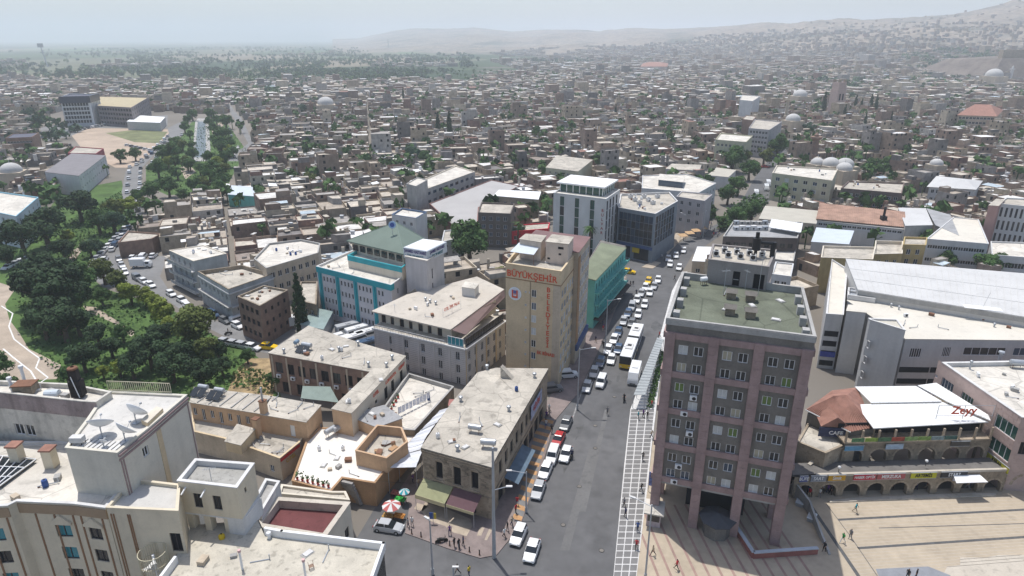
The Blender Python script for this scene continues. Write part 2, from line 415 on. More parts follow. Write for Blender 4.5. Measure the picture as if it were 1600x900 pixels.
def build_hills():
 NA, ND = 300, 150; vs_ = []; fs = []
 ds = [950 + (9800 - 950) * (i / (ND - 1)) ** 1.5 for i in range(ND)]
 for i in range(NA):
  xs = 520 + (2100 - 520) * i / (NA - 1)
  for d in ds:
   X = (xs - 800) / F * (d * math.cos(PITCH) + 20); h = terr(X, d)
   vs_.append((X, d, h - 1.5 if h < .5 else h))
 for i in range(NA - 1):
  for j in range(ND - 1):
   a = i * ND + j; fs.append((a, a + ND, a + ND + 1, a + 1))
 b = MB(); b.v = vs_; b.f = fs; b.m = [0] * len(fs); o = b.build('hills', [hill_material()], smooth_=True); struct(o)
build_hills()
# --- streets
def road(name, px, z, mat=ASPH, pad=1.0):
 o = sheet(name, px, z, mat); P = [at(x, y) for x, y in px]; excl([(p.x, p.y) for p in P], 0); return o
MAIN = [(812, 825), (850, 712), (866, 655), (902, 612), (925, 565), (945, 520), (960, 482), (975, 452), (980, 432), (955, 412), (955, 398), (1015, 396), (1045, 388), (1075, 372), (1120, 350), (1160, 312), (1185, 268), (1235, 215),
  (1248, 215), (1212, 262), (1205, 312), (1160, 345), (1105, 382), (1082, 398), (1066, 425), (1052, 450), (1042, 490), (1030, 530), (1004, 590), (985, 640), (981, 675), (975, 730), (965, 845), (958, 905), (951, 980), (560, 980), (540, 870), (600, 770), (640, 760), (700, 800)]
road('main_road', MAIN, .012)
excl([(at(x, y).x, at(x, y).y) for x, y in [(980, 380), (1110, 300), (1200, 240), (1215, 245), (1210, 330), (1130, 400), (1000, 500)]])
WORN = M('worn_asphalt', (.15, .148, .145), .95, .12, .2, stain=.2)
# tyre-polished bands and patches: own worn surface, laid as thin sheets
for px in ([(905, 800), (915, 800), (952, 640), (945, 640)], [(875, 860), (890, 860), (930, 700), (921, 700)]):
 sheet('worn_asphalt_patch', px, .016, WORN)
LINEM = M('road_line', (.26, .255, .25), .8, .3, 2, stain=.3)
for px in ([(893, 655), (895.5, 655), (946, 505), (944.5, 505)],): sheet('road_marking', px, .02, LINEM)
# corner pavement in front of the stone building, raised by a kerb
def plateau(name, px, h, mat, kerb=None):
 P = [at(x, y) for x, y in px]; b = MB(); b.prism([(p.x, p.y) for p in P], -.05, h, bottom=False); o = b.build(name, [mat]); struct(o)
 return o
PINKP = M('pink_block_paving', (.235, .19, .175), .9, .16, .5, stain=.12)
plateau('corner_pavement', [(633, 834), (640, 790), (622, 770), (640, 742), (700, 770), (768, 800), (812, 700), (872, 600), (930, 500), (948, 440), (952, 425), (978, 425), (976, 455), (961, 485), (946, 523), (926, 568), (903, 615), (867, 658), (851, 715), (813, 822), (791, 850), (776, 868), (750, 873), (700, 858)], .13, PINKP)
CREAMP = M('cream_paving', (.42, .35, .27), .9, .14, .6, stain=.15); GREYP = M('grey_paving', (.19, .185, .18), .9, .12, .6)
sheet('cream_paving_patch', [(658, 800), (664, 786), (700, 797), (735, 812), (738, 823), (729, 839), (708, 833), (695, 823), (672, 815)], .136, CREAMP)
sheet('cream_paving_patch', [(647, 796), (652, 787), (669, 792), (660, 800)], .136, CREAMP)
for px in ([(745, 838), (752, 838), (757, 826), (750, 825)], [(757, 845), (761, 845), (770, 827), (765, 826)]): sheet('cream_paving_patch', px, .136, CREAMP)
# striped pavement strip with orange bars
pl0, pl1 = at(800, 815), at(843, 650); pr0, pr1 = at(813, 820), at(866, 656)
base = MB(); base.prism([(pl0.x, pl0.y), (pr0.x, pr0.y), (pr1.x, pr1.y), (pl1.x, pl1.y)], .128, .14, bottom=False); sw = struct(base.build('striped_pavement', [GREYP]))
ORP = M('orange_paving', (.47, .27, .13), .9, .14, 1, stain=.2)
NST = 13
for k in range(NST):
 t0 = (k + .25) / NST; t1 = (k + .72) / NST; q = [pl0.lerp(pl1, t0), pr0.lerp(pr1, t0), pr0.lerp(pr1, t1), pl0.lerp(pl1, t1)]
 b = MB(); b.prism([(p.x, p.y) for p in q], .14, .146, bottom=False); b.build('orange_bar', [ORP], sw)
# cream/pink stripes of the pavement at the crossing
qa, qb = at(968, 474), at(978, 432); qc, qd = at(946, 470), at(956, 432)
for k in range(9):
 t0 = (k + .2) / 9; t1 = (k + .65) / 9; q = [qc.lerp(qd, t0), qa.lerp(qb, t0), qa.lerp(qb, t1), qc.lerp(qd, t1)]
 b = MB(); b.prism([(p.x, p.y) for p in q], .13, .137, bottom=False); b.build('cream_bar', [CREAMP], sw)
plateau('traffic_island', [(1002, 418), (1020, 420), (1033, 411), (1020, 408)], .13, CREAMP)
plateau('square_pavement', [(1043, 398), (1063, 376), (1100, 352), (1105, 335), (1085, 345), (1062, 360), (1035, 385)], .13, CREAMP)
# right pavement with the white grid: grey slabs in a pale concrete bed
bed = MB(); gl = [at(958, 905), at(975, 730), at(981, 675), at(985, 640), at(1004, 590), at(1030, 530), at(1050, 455), at(1066, 425)]
gr = [at(1074, 425), at(1060, 460), at(1048, 500), at(1030, 600), at(1018, 700), at(1012, 760), at(994, 905)]
bed.prism([(p.x, p.y) for p in reversed(gl)][::-1] + [(p.x, p.y) for p in gr], -.05, .13, bottom=False)
BED = M('pale_concrete_bed', (.60, .59, .57), .9, .1, .8, stain=.15); bedo = struct(bed.build('sidewalk', [BED]))
if True:
 a0, a1 = at(958, 905), at(985.5, 640); b0, b1 = at(994, 905), at(1023, 640); rows = 34; cols = 3
 for r_ in range(rows):
  for c_ in range(cols):
   t0 = (r_ + .07) / rows; t1 = (r_ + .93) / rows; s0 = (c_ + .06) / cols; s1 = (c_ + .94) / cols
   q = [a0.lerp(a1, t0).lerp(b0.lerp(b1, t0), s0), a0.lerp(a1, t0).lerp(b0.lerp(b1, t0), s1), a0.lerp(a1, t1).lerp(b0.lerp(b1, t1), s1), a0.lerp(a1, t1).lerp(b0.lerp(b1, t1), s0)]
   b = MB(); b.prism([(p.x, p.y) for p in q], .13, .137, bottom=False); b.build('paving_slab', [GREYP], bedo)
# plaza
SAND = M('sand_paving', (.43, .36, .27), .9, .10, .12, stain=.12, fine=2)
PLZ = [(994, 905), (1012, 760), (1020, 690), (1100, 720), (1210, 775), (1245, 770), (1570, 762), (1700, 780), (1780, 960), (985, 960)]
plz = plateau('plaza', PLZ, .10, SAND); excl([(at(x, y).x, at(x, y).y) for x, y in [(985, 960), (1020, 640), (1250, 600), (1800, 720), (1800, 960)]])
PALE = M('pale_worn_paving', (.50, .45, .375), .9, .08, .4, stain=.2)
PSTR = M('pink_stripe_paving', (.32, .215, .18), .9, .15, 1); CHAN = M('drain_channel', (.10, .10, .10), .8, .2, 2)
d0, d1 = at(1017, 827), at(1049, 903); dv = (d1 - d0).normalized(); nv = Vector((-dv.y, dv.x, 0)) * -1
if nv.x < 0: nv = -nv
def strip(p, q, w, z, mat, name):
 e = (q - p).normalized(); n_ = Vector((-e.y, e.x, 0)) * w / 2
 b = MB(); b.add([(v.x, v.y, z) for v in (p - n_, q - n_, q + n_, p + n_)], [(0, 1, 2, 3)]); return b.build(name, [mat], None)
def cpar(o, par): o.parent = par; return o
def inter(p, d, a, c):
 e = c - a; den = d.x * e.y - d.y * e.x; t = ((a.x - p.x) * e.y - (a.y - p.y) * e.x) / den; return p + d * t
for k in range(13):
 p = d1 + nv * (k * 1.62 - 1.6) ; top = p - dv * (13.5 if k else 8)
 cpar(strip(p + dv * 4, top, .34, .106, PSTR, 'paving_stripe'), plz)
LINES = [((1310, 813), (1640, 795)), ((1340, 857.5), (1660, 836)), ((1328, 838), (1372, 903)), ((1290, 787), (1328, 838)), ((1258, 778), (1344, 905)), ((1373, 826), (1600, 819))]
for i, (a, c) in enumerate(LINES): cpar(strip(at(*a), at(*c), (.42, .42, .1, .1, .5, .14)[i], .11, CHAN, 'drain_channel'), plz)
for k in range(22): cpar(strip(at(1300 + k * 1.5, 789 + k * 5.2), at(1620 + k * 2, 776 + k * 4.6), .05, .107, PALE, 'paving_joint'), plz)
b = MB(); bb = [at(x, y) for x, y in [(1295, 784), (1330, 780), (1522, 772), (1555, 773), (1556, 776), (1500, 778), (1296, 787)]]
b.prism([(p.x, p.y) for p in bb], .10, .26, bottom=False); cpar(b.build('kerb_step', [PALE]), plz)
sheet('pale_paving_patch', [(1470, 905), (1480, 886), (1500, 884), (1500, 872), (1540, 872), (1560, 868), (1600, 868), (1600, 905)], .107, PALE)
sheet('grey_paving_patch', [(1374, 905), (1368, 890), (1450, 886), (1485, 900), (1484, 905)], .11, M('grey_tile_paving', (.24, .25, .27), .8, .1, 1))
# other streets
road('park_street', [(128, 424), (150, 398), (178, 368), (208, 345), (196, 330), (190, 300), (196, 268), (228, 238), (262, 208), (262, 200), (292, 186), (292, 196), (284, 212), (262, 226), (240, 242), (222, 262), (222, 290), (225, 330), (210, 352), (186, 392), (196, 425), (245, 400), (262, 400), (250, 432), (268, 460), (330, 500), (380, 512), (440, 500), (500, 498), (590, 520), (585, 545), (550, 548), (420, 552), (395, 548), (330, 515), (262, 470), (225, 452), (165, 448)], .012, M('light_asphalt', (.20, .197, .193), .9, .12, .08, stain=.15))
road('canal_road', [(372, 252), (345, 252), (352, 238), (378, 232), (388, 224), (366, 185), (348, 160), (356, 160), (378, 186), (396, 224), (388, 252)], .010, M('light_asphalt'))
excl([(at(x, y).x, at(x, y).y) for x, y in [(-20, 360), (95, 338), (100, 290), (185, 280), (225, 235), (262, 190), (300, 178), (345, 178), (390, 240), (360, 300), (260, 320), (212, 348), (190, 392), (183, 402), (250, 402), (245, 440), (300, 480), (410, 550), (440, 590), (420, 615), (300, 610), (-60, 610)]])
GRASS = M('park_grass', (.07, .125, .03), .95, .3, .15, stain=.3); PATHM = M('park_path', (.40, .33, .26), .95, .15, .2, stain=.1)
sheet('park_lawn', [(-80, 440), (-60, 370), (60, 352), (95, 300), (190, 282), (205, 345), (130, 424), (165, 452), (262, 480), (330, 522), (395, 552), (430, 580), (440, 625), (-100, 640)], .006, GRASS)
sheet('park_lawn', [(228, 262), (250, 238), (282, 215), (300, 190), (305, 190), (300, 250), (330, 250), (326, 190), (345, 180), (385, 235), (350, 300), (262, 305), (228, 290)], .006, GRASS)
for px in ([(-5, 440), (25, 450), (8, 475), (15, 500), (30, 520), (45, 545), (95, 570), (92, 592), (-60, 600), (-80, 560), (-20, 500)], [(85, 425), (112, 398), (130, 374), (138, 378), (118, 405), (92, 430), (60, 440), (55, 430)], [(130, 478), (150, 480), (212, 520), (205, 526), (178, 505), (135, 486)],
           [(280, 262), (296, 258), (306, 268), (290, 280)], [(330, 200), (345, 190), (350, 196), (332, 215)]):
 sheet('park_path', px, .011, PATHM)
WHL = M('white_path_line', (.7, .69, .66), .8, .1, 2)
pts = [(2, 478), (20, 490), (14, 510), (22, 530), (45, 548), (62, 560), (56, 575), (75, 590), (60, 600), (48, 580), (20, 558), (5, 545)]
for i in range(len(pts) - 1): struct(strip(at(*pts[i]), at(*pts[i + 1]), .3, .03, WHL, 'path_edging'))
DRY = M('dry_grass', (.33, .24, .13), .95, .3, .5, stain=.3)
sheet('dry_slope', [(355, 612), (372, 575), (392, 560), (425, 560), (432, 600), (425, 622)], .018, DRY)
sheet('canal_bank', [(300, 252), (305, 190), (309, 185), (326, 185), (330, 252)], .013, CONC)
WATER = M('canal_water', (.10, .125, .13), .35, .1, .4, spec=.8)
sheet('canal_water', [(304, 246), (309, 190), (321, 190), (322, 246)], .02, WATER)
BARE = M('bare_soil', (.42, .33, .25), .95, .15, .06, stain=.1)
for px in ([(112, 212), (140, 200), (262, 202), (264, 208), (238, 238), (205, 262), (180, 262), (130, 235)],): sheet('bare_lot', px, .014, BARE)
sheet('scrub', [(165, 208), (210, 203), (262, 206), (248, 224), (210, 222)], .018, M('scrub_grass', (.17, .18, .085), .95, .25, .1, stain=.3))
sheet('car_lot', [(62, 200), (110, 190), (262, 180), (262, 200), (140, 200), (112, 212), (70, 222)], .014, M('light_asphalt'))
sheet('car_park', [(475, 545), (500, 498), (620, 520), (600, 560)], .016, M('light_asphalt'))
excl([(at(x, y).x, at(x, y).y) for x, y in [(60, 225), (62, 196), (110, 170), (262, 176), (300, 180), (240, 245), (180, 268), (130, 240)]])
excl([(at(x, y).x, at(x, y).y) for x, y in [(990, 660), (1020, 520), (1050, 425), (1110, 400), (1090, 560), (1050, 680)]])
# reserved ground around the hand-built quarter (nothing random may stand here)
for px in ([(250, 640), (262, 560), (440, 600), (500, 500), (545, 430), (620, 470), (800, 590), (870, 600), (960, 470), (985, 420), (960, 390), (900, 400), (700, 430), (690, 400), (740, 395), (870, 360), (1050, 385), (1020, 560), (900, 960), (200, 960), (-100, 900), (-100, 590), (250, 590)],):
 excl([(at(x, y).x, at(x, y).y) for x, y in px])
# ------------------------------------------------------------------ hand-built buildings
WTAN = M('tan_render', (.60, .48, .315), .9, .1, .3, streak=.1, stain=.08)
WTAN2 = M('pale_tan_render', (.50, .42, .32), .9, .12, .3, streak=.22, stain=.1)
WPINK = M('mauve_cladding', (.34, .24, .225), .75, .14, .6, streak=.2, stain=.12); WPINK2 = M('pink_stone_tile', (.46, .35, .31), .85, .09, .7, stain=.1)
WGREY = M('dark_grey_render', (.185, .17, .15), .9, .16, .4, streak=.25, stain=.15)
WPEACH = M('peach_render', (.53, .36, .225), .9, .1, .4, streak=.15, stain=.12)
WHOT = M('ivory_render', (.62, .56, .46), .9, .07, .4, streak=.14)
WTEAL = M('teal_cladding', (.03, .33, .38), .6, .1, .4); WTEAL2 = M('turquoise_render', (.17, .50, .44), .85, .1, .4, streak=.2)
WMALL = M('grey_mall_render', (.53, .52, .50), .85, .07, .15, streak=.14)
BROWNS = M('brown_stripe', (.28, .16, .09), .9, .1, .5); OCHRE = M('ochre_render', (.42, .32, .15), .9, .12, .4, streak=.2)
ORANGE = M('orange_brown_render', (.38, .235, .13), .9, .15, .4, streak=.2)
BLUEG = M('blue_grey_render', (.40, .41, .40), .9, .16, .4, streak=.2)
YELLW = M('pale_yellow_render', (.48, .46, .33), .9, .1, .4, streak=.2)
REDL = M('red_lettering', (.62, .09, .04), .6, 0); PURP = M('purple_lettering', (.05, .03, .16), .6, 0); TEALL = M('teal_lettering', (.02, .14, .18), .6, 0)
def simple(name, label, cat, pts3, h, mats, group=None, mi=0, mtop=None):
 """a solid block thing standing on 3d points"""
 c = sum((Vector(p) for p in pts3), Vector()) / len(pts3); t = thing(name, label, cat, c, group=group); return t, [(p[0] - c.x, p[1] - c.y) for p in pts3]
def water_tank(p, L, r, rz, label, group='water tanks on the roofs', solar=False, col=METAL):
 t = thing('water_tank', label, 'water tank', p, rz, group)
 b = MB(); prof = 10
 b.cyl((-L/2, 0, r + .55), (L/2, 0, r + .55), r, seg=14); b.cyl((-L/2 - .08, 0, r + .55), (-L/2, 0, r + .55), r * .6, r, seg=14, caps=True); b.cyl((L/2, 0, r + .55), (L/2 + .08, 0, r + .55), r, r * .6, seg=14)
 b.build('tank', [col], t)
 s = MB()
 for sx in (-1, 1):
  for sy in (-1, 1): s.cyl((sx * L * .35, sy * r * .8, 0), (sx * L * .35, sy * r * .5, .7), .035, seg=5)
  s.box(sx * L * .35 - .04, sx * L * .35 + .04, -r * .7, r * .7, .55, .62)
 s.build('stand', [RUST], t)
 if solar:
  for k in (-1, 1):
   q = MB(); q.slab([(k * .65 - .6, -r - 1.7, .25), (k * .65 + .6, -r - 1.7, .25), (k * .65 + .6, -r - .1, 1.1), (k * .65 - .6, -r - .1, 1.1)], .07); q.build('solar_panel', [G_DARK], t)
 return t
def dish(p, r, az, label, el=40, group='satellite dishes on the hotel roof'):
 t = thing('satellite_dish', label, 'satellite dish', p, az, group)
 b = MB(); prof = [(.02, 0)] + [(r * k / 5, .22 * r * (k / 5) ** 2 * 2) for k in range(1, 6)] + [(r * k / 5, .22 * r * (k / 5) ** 2 * 2 + .03) for k in range(5, 0, -1)]
 b.lathe((0, 0, 0), prof, 18); o = b.build('reflector', [WHITEP], t, True); o.location = (0, 0, .75 * r + .3); o.rotation_euler = (R(90 - el), 0, 0)
 m = MB(); m.cyl((0, 0, 0), (0, 0, .75 * r + .35), .06, seg=6); m.box(-.3, .3, -.3, .3, 0, .05); m.build('mast', [METAL], t)
 a = MB(); top = Vector((0, -math.sin(R(90 - el)) * r * 1.0, .75 * r + .3 + math.cos(R(90 - el)) * r * 1.0))
 a.cyl((0, -r * .05, .75 * r), top, .025, seg=4); a.box(top.x - .08, top.x + .08, top.y - .1, top.y + .1, top.z - .08, top.z + .08); a.build('feed_arm', [METAL], t)
 return t
def ac_unit(p, rz, label, group='air conditioner boxes'):
 t = thing('air_conditioner', label, 'air conditioner', p, rz, group)
 b = MB(); b.box(-.45, .45, -.17, .17, .05, .72); b.build('casing', [WHITEP], t)
 f = MB(); f.cyl((.1, -.172, .38), (.1, -.195, .38), .25, seg=12); f.build('fan_grille', [BLACKM], t); return t
def vent(p, label, h=.9, r=.18, mat=METAL, group='roof vents'):
 t = thing('roof_vent', label, 'vent', p, 0, group)
 b = MB(); b.cyl((0, 0, 0), (0, 0, h), r, seg=10); b.build('pipe', [mat], t); c = MB(); c.lathe((0, 0, h), [(r, 0), (r * 1.7, .05), (r * 1.5, .3), (.02, .42)], 10); c.build('cowl', [mat], t); return t
def chimney(parent_b, p, w, h, mat=WHOT, cap=TILE_R):
 b = MB(); b.box(-w/2, w/2, -w/2, w/2, 0, h); o = b.build('chimney', [mat], parent_b.roofo); o.location = Vector(p) - parent_b.c if False else Vector(p) - Vector((parent_b.c.x, parent_b.c.y, 0))
 c = MB(); c.box(-w/2 - .12, w/2 + .12, -w/2 - .12, w/2 + .12, h, h + .18); o2 = c.build('cap', [cap], None); o2.parent = parent_b.o; o2.location = o.location; return o
def antenna(p, h, label, group='aerial masts on the roofs'):
 t = thing('aerial_mast', label, 'antenna', p, rng.random() * 3, group)
 b = MB(); b.cyl((0, 0, 0), (0, 0, h), .035, seg=5); b.build('pole', [METAL], t)
 a = MB(); a.cyl((-.6, 0, h * .93), (.6, 0, h * .93), .02, seg=4)
 for k in range(6): a.cyl((-.55 + k * .22, -.3, h * .93), (-.55 + k * .22, .3, h * .93), .012, seg=3)
 a.build('aerial', [METAL], t); return t
def hroof(par, pts, th, mat, name='roof_slab'):
 b = MB(); b.slab([Vector(p) - Vector((par.location.x, par.location.y, 0)) for p in pts], th); return b.build(name, [mat], par)
# ============ the tall grey and mauve tower by the plaza
def tower():
 z = 31.0
 B = Bld('office_tower', 'tall grey tower with mauve columns and green felt roof beside the plaza', 'tower', [(1042, 497), (1275, 526), (1255, 449), (1066, 425)], z, 6.6, WGREY, ROOF_GN, par=1.0, cop=CONC, th=.3)
 L = B.L(0); colw = 1.25; bay = (L - 4 * colw) / 3
 cx = [i * (bay + colw) for i in range(4)]
 PN = (G_DARK,) * 7 + (CURT,) * 4 + (CURT2, CURT2, CURT3, G_BLUE, G_BLUE)
 ops = []
 for g in range(4):
  zt = 28.3 - g * 5.4
  for r_ in range(2):
   zb = zt - 2.05 - r_ * 2.5
   for i in range(3):
    for k in range(2):
     u = cx[i] + colw + bay * (.27 + .46 * k); ops.append((u - .58, u + .58, zb, zb + 1.3))
 B.face(0, opens=ops, panes=PN, frame=FR_W, depth=.18, mull=1)
 for side in (1, 3):
  Ls = B.L(side); B.face(side, cols=6, rows=8, w=1.2, h=1.3, zlo=6.9, zhi=28.4, mu=.8, panes=PN)
 # mauve bands and columns, with tile joints
 def band(e, u0, u1, z0, z1, out):
  o = B.panel('cladding_band', e, u0, u1, z0, z1, out, WPINK); return o
 for e in (0, 1, 3):
  Le = B.L(e)
  for g in range(5):
   zt = 28.3 - g * 5.4 + .9
   if g == 4: zt = 28.3 - 4 * 5.4 + .9
   band(e, 0, Le, zt - .85, zt, .25)
  B.panel('cornice_panel', e, 0, Le, 30.2, 30.92, .12, CONC)
 nrow = 26
 for i, u in enumerate(cx):
  col = thing('x', None, None); bpy.data.objects.remove(col)
  b = MB(); a, e, nr, ang = B.edge(0)
  def q(uu, o_): v = a + e * uu + nr * o_; return (v.x, v.y)
  b.prism([q(u, -.9), q(u, .40), q(u + colw, .40), q(u + colw, -.9)][::-1], 0.1, 29.25)
  c = b.build('column', [WPINK], B.o)
  # individual cladding tiles on the column face
  th_ = (29.2 - .2) / nrow
  for r_ in range(nrow):
   t = MB(); z0 = .2 + r_ * th_; t.prism([q(u + .03, .40), q(u + .03, .43), q(u + colw - .03, .43), q(u + colw - .03, .40)][::-1], z0 + .03, z0 + th_ - .03, bottom=True); t.build('tile', [WPINK], c)
 # rear and side columns to the ground, lift core, soffit
 b = MB(); b.prism([B.p[0], B.p[1], B.p[2], B.p[3]], 6.3, 6.6); b.build('soffit', [CONC], B.o)
 for s_, side in ((.33, 1), (.66, 1), (1, 1), (.33, 3), (.66, 3), (0, 3)):
  p, ang = B.pt(side, B.L(side) * s_, 0, -.7); b = MB(); b.box(-.6, .6, -.6, .6, .1, 6.3, 0, ang, p); b.build('column', [WPINK], B.o)
 cen = poly_inset(B.p, 4.6); b = MB(); b.prism(cen, .1, 6.3); b.build('lobby', [M('dark_lobby_glass', (.03, .035, .04), .3, .2, .5)], B.o)
 B.finish()
 # parapet buttress blocks along the left and right edges
 for k in range(4):
  for side, uu in ((3, B.L(3) * (.15 + .24 * k)), (1, B.L(1) * (.1 + .22 * k))):
   p, ang = B.pt(side, uu, z - 1.0, -.9); b = MB(); b.box(-.5, .5, -.35, .45, 0, 1.15, 0, ang, p); b.build('roof_block', [CONC], B.o)
 # roof house with doors and condenser units
 P = [at(1103, 441, 30), at(1196, 454, 30), at(1208, 425, 30), at(1110, 415, 30)]
 H = Bld('roof_house', 'grey plant room with dark doors at the back of the green tower roof', 'plant room', [(p.x, p.y) for p in P], 33.6, 30.02, M('plant_room_render', (.30, .275, .26), .9, .1, .4, streak=.2), ROOF_C, par=.25, world_=True, ex=False)
 Lh = H.L(0); H.face(0, opens=[(Lh * .44, Lh * .44 + 1.0, 30.04, 32.3), (Lh * .78, Lh * .78 + 1.5, 30.04, 32.3)], frame=FR_D, panes=(DARK,), mull=0); H.finish()
 for k in range(8):
  u = .1 + .1 * k + (.02 if k % 2 else 0); p = P[0].lerp(P[1], u).lerp(P[3].lerp(P[2], u), .35 + .25 * (k % 2)); p.z = 33.38
  t = thing('condenser_unit', ('first', 'second', 'third', 'fourth', 'fifth', 'sixth', 'seventh', 'eighth')[k] + ' round-fan condenser from the left on the tower plant room', 'air conditioner', p, -.3, 'condensers on the plant room')
  b = MB(); b.box(-.42, .42, -.42, .42, 0, .85); b.build('casing', [CONC_W], t); b = MB(); b.cyl((0, -.42, .5), (0, -.46, .5), .32, seg=12); b.cyl((0, 0, .85), (0, 0, .9), .33, seg=12); b.build('fan_grille', [BLACKM], t)
 # twin-cap vents
 for k, (x, y) in enumerate([(1142, 466), (1172, 470), (1140, 491), (1172, 496)]):
  p = at(x, y, 30.02); n_ = ('back left', 'back right', 'front left', 'front right')[k]
  t = thing('roof_hatch', n_ + ' gabled vent hatch on the green tower roof', 'roof vent', p, R(-18), 'gabled vents on the tower roof')
  b = MB(); b.box(-.62, .62, -.5, .5, 0, 1.0); b.build('housing', [STONE_D], t)
  b = MB(); b.add([(-.8, -.75, 1.0), (.8, -.75, 1.0), (.8, .75, 1.0), (-.8, .75, 1.0), (-.8, 0, 1.45), (.8, 0, 1.45)], [(0, 1, 5, 4), (2, 3, 4, 5), (0, 4, 3), (1, 2, 5), (3, 2, 1, 0)]); b.build('cap', [WGREY], t)
 # black flue and masts
 p = P[0].lerp(P[1], .72).lerp(P[3].lerp(P[2], .72), .5)
 t = thing('flue_stack', 'fat black flue with elbow above the tower plant room', 'flue', (p.x, p.y, 33.4), 0)
 b = MB(); b.cyl((0, 0, 0), (0, 0, 1.2), .25, seg=8); b.cyl((0, 0, 1.2), (0, 0, 3.0), .62, seg=12); b.cyl((0, 0, 3.0), (0, 0, 3.9), .3, seg=8); b.build('flue', [BLACKM], t)
 b = MB(); b.cyl((.3, 0, 2.3), (2.6, .2, 2.1), .28, seg=8); b.cyl((2.6, .2, 2.3), (2.6, .2, -.2), .38, seg=8); b.build('elbow_duct', [BLACKM], t)
 for k, (x, y, h) in enumerate([(1184, 462, 6.5), (1164, 452, 3), (1130, 462, 4)]):
  antenna(at(x, y, 30.02), h, ('tallest aerial mast on the tower roof', 'short aerial mast before the tower plant room', 'thin aerial mast on the left of the tower roof')[k])
 water_tank(at(1099, 445, 30.02), .9, .35, .3, 'small pale tank beside the tower plant room corner', col=WHITEP)
 # air conditioners under windows
 a, e, nr, ang = B.edge(0)
 for k, (i, g, r_, kk, w_) in enumerate([(0, 1, 0, 1, 'under a top-left green-blind window'), (0, 1, 1, .5, 'between two white blinds on the left bay'), (0, 2, 0, 1, 'under a window in the third left panel'), (0, 3, 0, .5, 'high in the lowest left panel'), (0, 3, 1, .3, 'below the lowest left windows')]):
  zt = 28.3 - g * 5.4; zb = zt - 2.05 - r_ * 2.5 - .85; u = cx[i] + colw + bay * (.27 + .46 * kk); q = a + e * u + nr * .2
  ac_unit((q.x + B.c.x, q.y + B.c.y, zb), ang, 'air conditioner ' + w_ + ' of the tower', 'air conditioners on the tower front')
 return B
tower()
